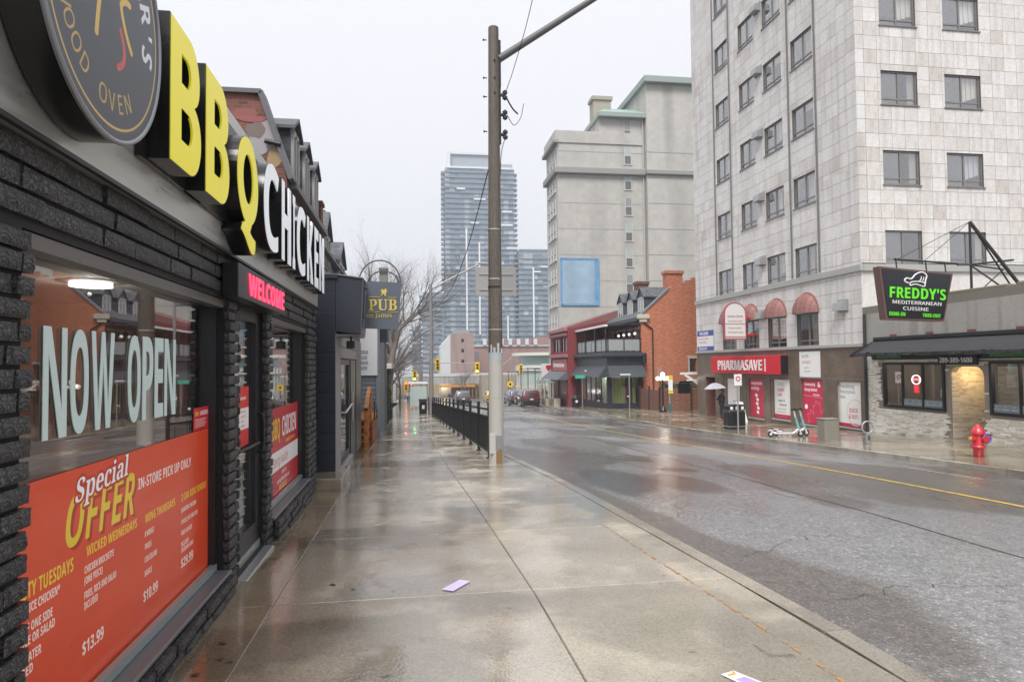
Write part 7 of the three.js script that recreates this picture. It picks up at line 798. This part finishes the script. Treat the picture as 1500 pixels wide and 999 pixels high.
  // big litter bin
  { const x = 14.58, d = 28.8, y = gy(x, d), o = thing('triple_litter_bin', 'black rounded litter bin with three white openings outside the pharmacy', 'litter bin', [x, y, d]); add(o, 'body', RB(x - 0.42, x + 0.42, y + 0.08, y + 0.84, d - 0.3, d + 0.3, 0.1, 4), M.blackMetal); add(o, 'foot', RB(x - 0.4, x + 0.4, y, y + 0.1, d - 0.28, d + 0.28, 0.03), M.rubber); add(o, 'grey_band', RB(x - 0.425, x + 0.425, y + 0.1, y + 0.14, d - 0.305, d + 0.305, 0.02), S(0.25, 0.25, 0.24, 0.5)); add(o, 'hood', RB(x - 0.42, x + 0.42, y + 0.82, y + 1.1, d - 0.28, d + 0.28, 0.09, 4), M.blackMetal); for (const s of [-0.26, 0, 0.26]) add(o, 'opening_plate', RB(x + s - 0.07, x + s + 0.07, y + 0.88, y + 1.02, d - 0.29, d - 0.27, 0.009), M.whitePaint); add(o, 'seam', B(x - 0.43, x + 0.43, y + 0.83, y + 0.85, d - 0.306, d - 0.29), S(0.3, 0.3, 0.29, 0.5)); }
  { const x = 14.2, d = 57, y = gy(x, d), o = thing('street_litter_bin', 'black litter bin with white badge at the kerb by the black corner shop', 'litter bin', [x, y, d]); add(o, 'body', new THREE.CylinderGeometry(0.33, 0.29, 0.8, 24).translate(x, y + 0.42, -d), M.blackMetal); add(o, 'lid', new THREE.CylinderGeometry(0.2, 0.36, 0.2, 24).translate(x, y + 0.95, -d), M.blackMetal); add(o, 'rim', new THREE.CylinderGeometry(0.35, 0.35, 0.05, 24).translate(x, y + 0.83, -d), S(0.2, 0.2, 0.2, 0.4)); add(o, 'badge', new THREE.CylinderGeometry(0.12, 0.12, 0.02, 16).rotateX(Math.PI / 2).translate(x + 0.03, y + 0.5, -d + 0.32), M.whitePaint); }
  // A-board
  { const x = 17.3, d = 33.9, y = gy(x, d), o = thing('a_frame_board', 'white folding A-board leaning on the pavement behind the litter bin', 'a-board', [x, y, d]); add(o, 'panel', hexa([[x - 0.1, y, d - 0.35], [x + 0.45, y, d - 0.35], [x + 0.45, y, d - 0.3], [x - 0.1, y, d - 0.3]], [[x - 0.05, y + 1.05, d - 0.05], [x + 0.35, y + 1.05, d - 0.05], [x + 0.35, y + 1.05, d], [x - 0.05, y + 1.05, d]]), M.whitePaint); add(o, 'panel', hexa([[x - 0.1, y, d + 0.3], [x + 0.45, y, d + 0.3], [x + 0.45, y, d + 0.35], [x - 0.1, y, d + 0.35]], [[x - 0.05, y + 1.05, d + 0.01], [x + 0.35, y + 1.05, d + 0.01], [x + 0.35, y + 1.05, d + 0.05], [x - 0.05, y + 1.05, d + 0.05]]), M.whitePaint); add(o, 'print', B(x + 0.12, x + 0.28, y + 0.25, y + 0.4, d - 0.3, d - 0.29), M.blackMetal); }
  // posts with signs
  const post = (x, d, h, name, label, fn) => { const y = gy(x, d), o = thing(name, label, 'road sign', [x, y, d]); add(o, 'post', T([x, y - 0.05, d], [x, y + h, d], 0.035, 0.035, 10), M.gal); fn(o, y); };
  post(14.3, 27.9, 2.35, 'parking_sign', 'white parking sign on a grey post beside the pharmacy litter bin', (o, y) => { add(o, 'plate', RB(14.12, 14.48, y + 1.95, y + 2.45, 27.83, 27.85, 0.009), M.whitePaint); add(o, 'symbol', new THREE.TorusGeometry(0.09, 0.02, 6, 24).translate(14.3, y + 2.26, -27.82), M.redPaint); });
  post(13.55, 33.9, 2.5, 'bus_stop_sign', 'slim bus stop pole with white and yellow panels by the driveway', (o, y) => { add(o, 'flag', RB(13.46, 13.7, y + 1.72, y + 2.3, 33.8, 33.83, 0.009), M.whitePaint); add(o, 'yellow_cap', RB(13.46, 13.7, y + 2.31, y + 2.52, 33.8, 33.83, 0.009), M.yellowPaint); add(o, 'yellow_foot', RB(13.46, 13.72, y + 1.56, y + 1.7, 33.8, 33.83, 0.009), S(0.55, 0.6, 0.03, 0.4)); add(o, 'timetable_case', RB(13.46, 13.64, y + 0.6, y + 1.05, 33.82, 33.9, 0.02), S(0.05, 0.12, 0.11, 0.5)); });
  post(14.2, 54.6, 2.6, 'street_name_sign', 'green street name plate on a thin post before the corner shop', (o, y) => { add(o, 'plate', RB(13.6, 14.7, y + 2.42, y + 2.7, 54.55, 54.57, 0.009), S(0.06, 0.42, 0.27, 0.4)); });
  post(15.9, 47.5, 2.7, 'corner_post_sign', 'thin grey post with a pale cross plate before the green curtains', (o, y) => { add(o, 'plate', RB(15.2, 16.0, y + 2.58, y + 2.68, 47.45, 47.47, 0.009), M.whitePaint); add(o, 'small_plate', RB(15.7, 15.9, y + 1.0, y + 1.06, 47.45, 47.47, 0.009), M.whitePaint); });
  // globe lamp
  { const x = 17.5, d = 45, y = gy(x, d), o = thing('five_globe_lamp', 'black lamp post with a cluster of white globes by the plank fence', 'street lamp', [x, y, d]); add(o, 'post', [T([x, y, d], [x, y + 2.2, d], 0.07, 0.05, 14), new THREE.LatheGeometry([[0, 0], [0.26, 0], [0.26, 0.1], [0.18, 0.16], [0.15, 0.32], [0.08, 0.4]].map(([a, b]) => new THREE.Vector2(a, b)), 20).translate(x, y, -d)], M.blackMetal); add(o, 'arms', [T([x - 0.38, y + 2.1, d], [x + 0.38, y + 2.1, d], 0.03), T([x, y + 2.1, d - 0.38], [x, y + 2.1, d + 0.38], 0.03), T([x, y + 2.1, d], [x, y + 2.4, d], 0.04)], M.blackMetal); const gm = S(0.85, 0.83, 0.78, 0.4, { emissive: lin(1, 0.93, 0.8), emissiveIntensity: 0.3 }); for (const [a, b, c] of [[-0.36, 2.3, 0], [0.36, 2.3, 0], [0, 2.3, -0.36], [0, 2.3, 0.36], [0, 2.6, 0]]) add(o, 'globe', new THREE.SphereGeometry(0.16, 20, 14).translate(x + a, y + b, -(d + c)), gm); const l = new THREE.PointLight(new THREE.Color(1, 0.9, 0.75), 1.5, 0, 2); l.position.set(x, y + 2.4, -d + 0.6); l.castShadow = true; scene.add(l); }
}
// ---------------------------------------------------------------- people
function figure(J, bones, res, size, centre, blend = 0.05) {   // smooth union of tapered capsules, meshed
  const mc = new MarchingCubes(res, new THREE.MeshBasicMaterial(), false, false, 90000); mc.isolation = 0; const P = new THREE.Vector3(), half = size / 2; let k = 0;
  for (let z = 0; z < res; z++) for (let yy = 0; yy < res; yy++) for (let x = 0; x < res; x++, k++) { P.set((x - res / 2) / (res / 2) * half + centre[0], (yy - res / 2) / (res / 2) * half + centre[1], (z - res / 2) / (res / 2) * half + centre[2]); let s = 0; for (const [a, b] of bones) { const A = J[a], Bq = J[b], bx = Bq[0] - A[0], by = Bq[1] - A[1], bz = Bq[2] - A[2], l2 = bx * bx + by * by + bz * bz || 1e-9, t = Math.max(0, Math.min(1, ((P.x - A[0]) * bx + (P.y - A[1]) * by + (P.z - A[2]) * bz) / l2)), dist = Math.hypot(P.x - A[0] - bx * t, P.y - A[1] - by * t, P.z - A[2] - bz * t) - (A[3] + (Bq[3] - A[3]) * t); s += Math.exp(-dist / blend * 2.2); } mc.field[k] = s > 1e-30 ? Math.log(s) * blend / 2.2 : -1; }
  mc.update(); const n = mc.count, pos = new Float32Array(n * 3), nor = new Float32Array(n * 3); for (let i = 0; i < n; i++) for (let c = 0; c < 3; c++) { pos[i * 3 + c] = mc.positionArray[i * 3 + c] * half + centre[c]; nor[i * 3 + c] = mc.normalArray[i * 3 + c]; } const geo = new THREE.BufferGeometry(); geo.setAttribute('position', new THREE.BufferAttribute(pos, 3)); geo.computeVertexNormals(); return geo;
}
function person(x, y, d, turn, label, cols, umbrella, group) {
  const o = thing('person', label, 'person', [0, 0, 0], group);
  const J = { pel: [0, 0.95, 0, 0.15], chest: [0, 1.28, 0.0, 0.17], neck: [0, 1.46, 0.0, 0.075], hipL: [-0.09, 0.9, 0, 0.1], hipR: [0.09, 0.9, 0, 0.1], kL: [-0.1, 0.5, 0.03, 0.068], kR: [0.1, 0.5, 0.05, 0.068], aL: [-0.1, 0.1, 0, 0.045], aR: [0.11, 0.1, 0.02, 0.045], tL: [-0.11, 0.05, 0.14, 0.04], tR: [0.13, 0.05, 0.16, 0.04], sL: [-0.18, 1.4, 0, 0.075], sR: [0.18, 1.4, 0, 0.075], eL: [-0.25, 1.12, 0.05, 0.05], eR: [0.25, 1.13, 0.03, 0.05], wL: [-0.08, 1.18, 0.26, 0.036], wR: [0.06, 1.2, 0.27, 0.036] };
  const legs = add(o, 'trousers', figure(J, [['pel', 'hipL'], ['pel', 'hipR'], ['hipL', 'kL'], ['hipR', 'kR'], ['kL', 'aL'], ['kR', 'aR']], 64, 1.3, [0, 0.58, 0], 0.03), S(...cols[1], 0.8));
  const body = add(o, 'body', mergeGeometries([figure(J, [['pel', 'chest'], ['chest', 'neck'], ['sL', 'chest'], ['sR', 'chest'], ['sL', 'eL'], ['sR', 'eR'], ['eL', 'wL'], ['eR', 'wR']], 60, 1.0, [0, 1.2, 0.05], 0.035)]), S(...cols[0], 0.75));
  for (const s of ['L', 'R']) add(o, 'shoe', figure({ a: [...J['a' + s].slice(0, 1), 0.06, J['a' + s][2], 0.05], t: J['t' + s] }, [['a', 't']], 24, 0.4, [J['a' + s][0], 0.07, 0.07], 0.01), S(...cols[2], 0.6));
  const hd = { c: [0, 1.62, 0.0, 0.088], j: [0, 1.55, 0.045, 0.06], n: [0, 1.47, 0, 0.055], nose: [0, 1.6, 0.1, 0.012], e1: [-0.088, 1.6, 0, 0.016], e2: [0.088, 1.6, 0, 0.016], b: [0, 1.65, 0.04, 0.08] }; const head = add(o, 'head', figure(hd, [['c', 'j'], ['c', 'b'], ['n', 'j'], ['nose', 'nose'], ['e1', 'e1'], ['e2', 'e2']], 48, 0.36, [0, 1.58, 0.02], 0.014), S(0.34, 0.21, 0.15, 0.6));
  for (const s of [-0.035, 0.035]) add(head, 'eye', new THREE.SphereGeometry(0.011, 8, 6).translate(s, 1.615, 0.098), M.rubber); add(head, 'mouth', RB(-0.025, 0.025, 1.545, 1.551, -0.106, -0.098, 0.002), S(0.25, 0.08, 0.07, 0.6)); add(head, 'hair', figure({ a: [0, 1.665, -0.02, 0.09], b: [0, 1.6, -0.045, 0.075] }, [['a', 'b']], 32, 0.32, [0, 1.65, -0.02], 0.01), S(0.015, 0.012, 0.01, 0.7));
  for (const s of [-1, 1]) { const w = s < 0 ? J.wL : J.wR, hb = []; const HJ = { p0: [w[0], w[1], w[2] + 0.01, 0.028], p1: [w[0], w[1] + 0.03, w[2] + 0.05, 0.03] }; for (let f = 0; f < 4; f++) { const fx = w[0] - 0.027 + f * 0.018, L = [0.03, 0.036, 0.033, 0.026][f]; HJ['a' + f] = [fx, w[1] + 0.04, w[2] + 0.06, 0.0095]; HJ['b' + f] = [fx, w[1] + 0.045 + L * 0.5, w[2] + 0.06 + L, 0.009]; HJ['c' + f] = [fx, w[1] + 0.04 + L * 1.3, w[2] + 0.055 + L * 0.6, 0.0085]; hb.push(['p1', 'a' + f], ['a' + f, 'b' + f], ['b' + f, 'c' + f]); } HJ.t0 = [w[0] - s * 0.03, w[1] + 0.02, w[2] + 0.03, 0.0105]; HJ.t1 = [w[0] - s * 0.045, w[1] + 0.05, w[2] + 0.05, 0.0095]; hb.push(['p0', 'p1'], ['p0', 't0'], ['t0', 't1']); add(o, 'hand', figure(HJ, hb, 44, 0.24, [w[0], w[1] + 0.04, w[2] + 0.06], 0.006), S(0.34, 0.21, 0.15, 0.6)); }
  o.position.set(x, y, -d); o.rotation.y = turn;
  if (umbrella) { const u = thing('umbrella', 'pale grey open umbrella held by the person outside the pharmacy', 'umbrella', [0, 0, 0]); const out = [], N = 8; const rib = (k) => (k / N) * Math.PI * 2; for (let k = 0; k < N; k++) { const a = rib(k), b = rib(k + 1), c = []; for (let s = 0; s < 5; s++) { const q = (t, an) => [0.62 * t * Math.cos(an), 0.34 * Math.cos(t * 1.45) , 0.62 * t * Math.sin(an)], [p0, p1, p2, p3] = [q(s / 5, a), q(s / 5, b), q((s + 1) / 5, b), q((s + 1) / 5, a)]; c.push(quad(...[p0, p1, p2, p3].map((p) => [p[0], p[1], p[2]]))); } add(u, 'canopy_panel', c, S(k % 2 ? 0.36 : 0.42, k % 2 ? 0.36 : 0.42, k % 2 ? 0.40 : 0.46, 0.6, { side: THREE.DoubleSide })); add(u, 'rib', curve(Array.from({ length: 6 }, (_, i) => { const t = i / 5; return [0.615 * t * Math.cos(a), 0.335 * Math.cos(t * 1.45) - 0.006, 0.615 * t * Math.sin(a)]; }), 0.004, 12, 5), M.alu); } add(u, 'shaft', [T([0, -0.42, 0], [0, 0.4, 0], 0.008), T([0, -0.56, 0], [0, -0.42, 0], 0.014)], M.blackMetal); const c = Math.cos(turn), s = Math.sin(turn), lx = 0.06, lz = 0.34; u.position.set(x + lx * c + lz * s, y + 1.74, -d - lx * s + lz * c); u.rotation.z = 0.08; }
  return o;
}
person(16.95, G(16.9, 34.9), 34.9, -1.9, 'person in dark navy coat and black trousers standing under an umbrella', [[0.012, 0.014, 0.028], [0.014, 0.014, 0.018], [0.30, 0.10, 0.03]], true);
person(-0.2, G(0, 88), 88, 0.2, 'distant person in a pale coat walking on the left pavement', [[0.55, 0.55, 0.56], [0.05, 0.05, 0.06], [0.03, 0.03, 0.03]], false); person(0.25, G(0, 91), 91, 3.0, 'distant person in dark clothes beside the pale-coated walker', [[0.05, 0.055, 0.07], [0.05, 0.05, 0.06], [0.03, 0.03, 0.03]], false);
// ---------------------------------------------------------------- small litter
{
  const paper = (pts, name, label, fn) => { const o = thing(name, label, 'leaflet', [pts[0][0], G(0, pts[0][1]), pts[0][1]]); const P = pts.map(([x, d]) => [x, G(0, d) + 0.0075, d]); add(o, 'sheet', quad(...P), printed(0.22, 0.1, 900, fn, { roughness: 0.3 }), { keepUV: true }); };
  paper([[0.235, 5.30], [0.32, 5.24], [0.475, 5.47], [0.39, 5.53]].map(([x, d]) => [x, d]), 'leaflet', 'pale lilac leaflet lying on the wet pavement slab', (x, W, H) => { x.fillStyle = '#d3c3ea'; x.fillRect(0, 0, W, H); x.fillStyle = '#c2aede'; for (let i = 0; i < 5; i++) x.fillRect(W * 0.1, H * (0.2 + i * 0.14), W * (0.5 + 0.3 * ((i * 7) % 3) / 3), H * 0.05); });
  paper([[1.67, 3.52], [1.76, 3.30], [1.87, 3.34], [1.76, 3.55]], 'leaflet', 'white leaflet with coloured print on the pavement near the kerb', (x, W, H) => { x.fillStyle = '#ece6e2'; x.fillRect(0, 0, W, H); x.fillStyle = '#b59ad0'; x.fillRect(W * 0.35, H * 0.15, W * 0.45, H * 0.7); x.fillStyle = '#d9a24a'; x.fillRect(W * 0.08, H * 0.2, W * 0.1, H * 0.6); x.fillStyle = '#c65b4e'; x.fillRect(W * 0.02, H * 0.1, W * 0.06, H * 0.14); });
  for (const [x, d, s] of [[-1.17, 4.5, 0.03], [-1.12, 4.25, 0.022], [-1.2, 4.05, 0.028], [-1.05, 4.2, 0.02], [-0.62, 5.6, 0.03], [-0.45, 5.45, 0.018]]) { const o = thing('dead_leaf', 'small brown dead leaf on the wet pavement beside the shop wall', 'leaf', [x, G(0, d), d], 'dead leaves on the pavement'); const sh = new THREE.Shape(); sh.moveTo(0, -1); sh.bezierCurveTo(0.9, -0.4, 0.7, 0.4, 0, 1); sh.bezierCurveTo(-0.7, 0.5, -0.8, -0.4, 0, -1); add(o, 'blade', new THREE.ExtrudeGeometry(sh, { depth: 0.08, bevelEnabled: false, curveSegments: 6 }).scale(s, s, s * 0.6).rotateX(-Math.PI / 2).rotateY(d * 40).translate(x, G(0, d) + 0.006, -d), S(0.07, 0.035, 0.018, 0.7)); }
}
renderer.render(scene, camera);
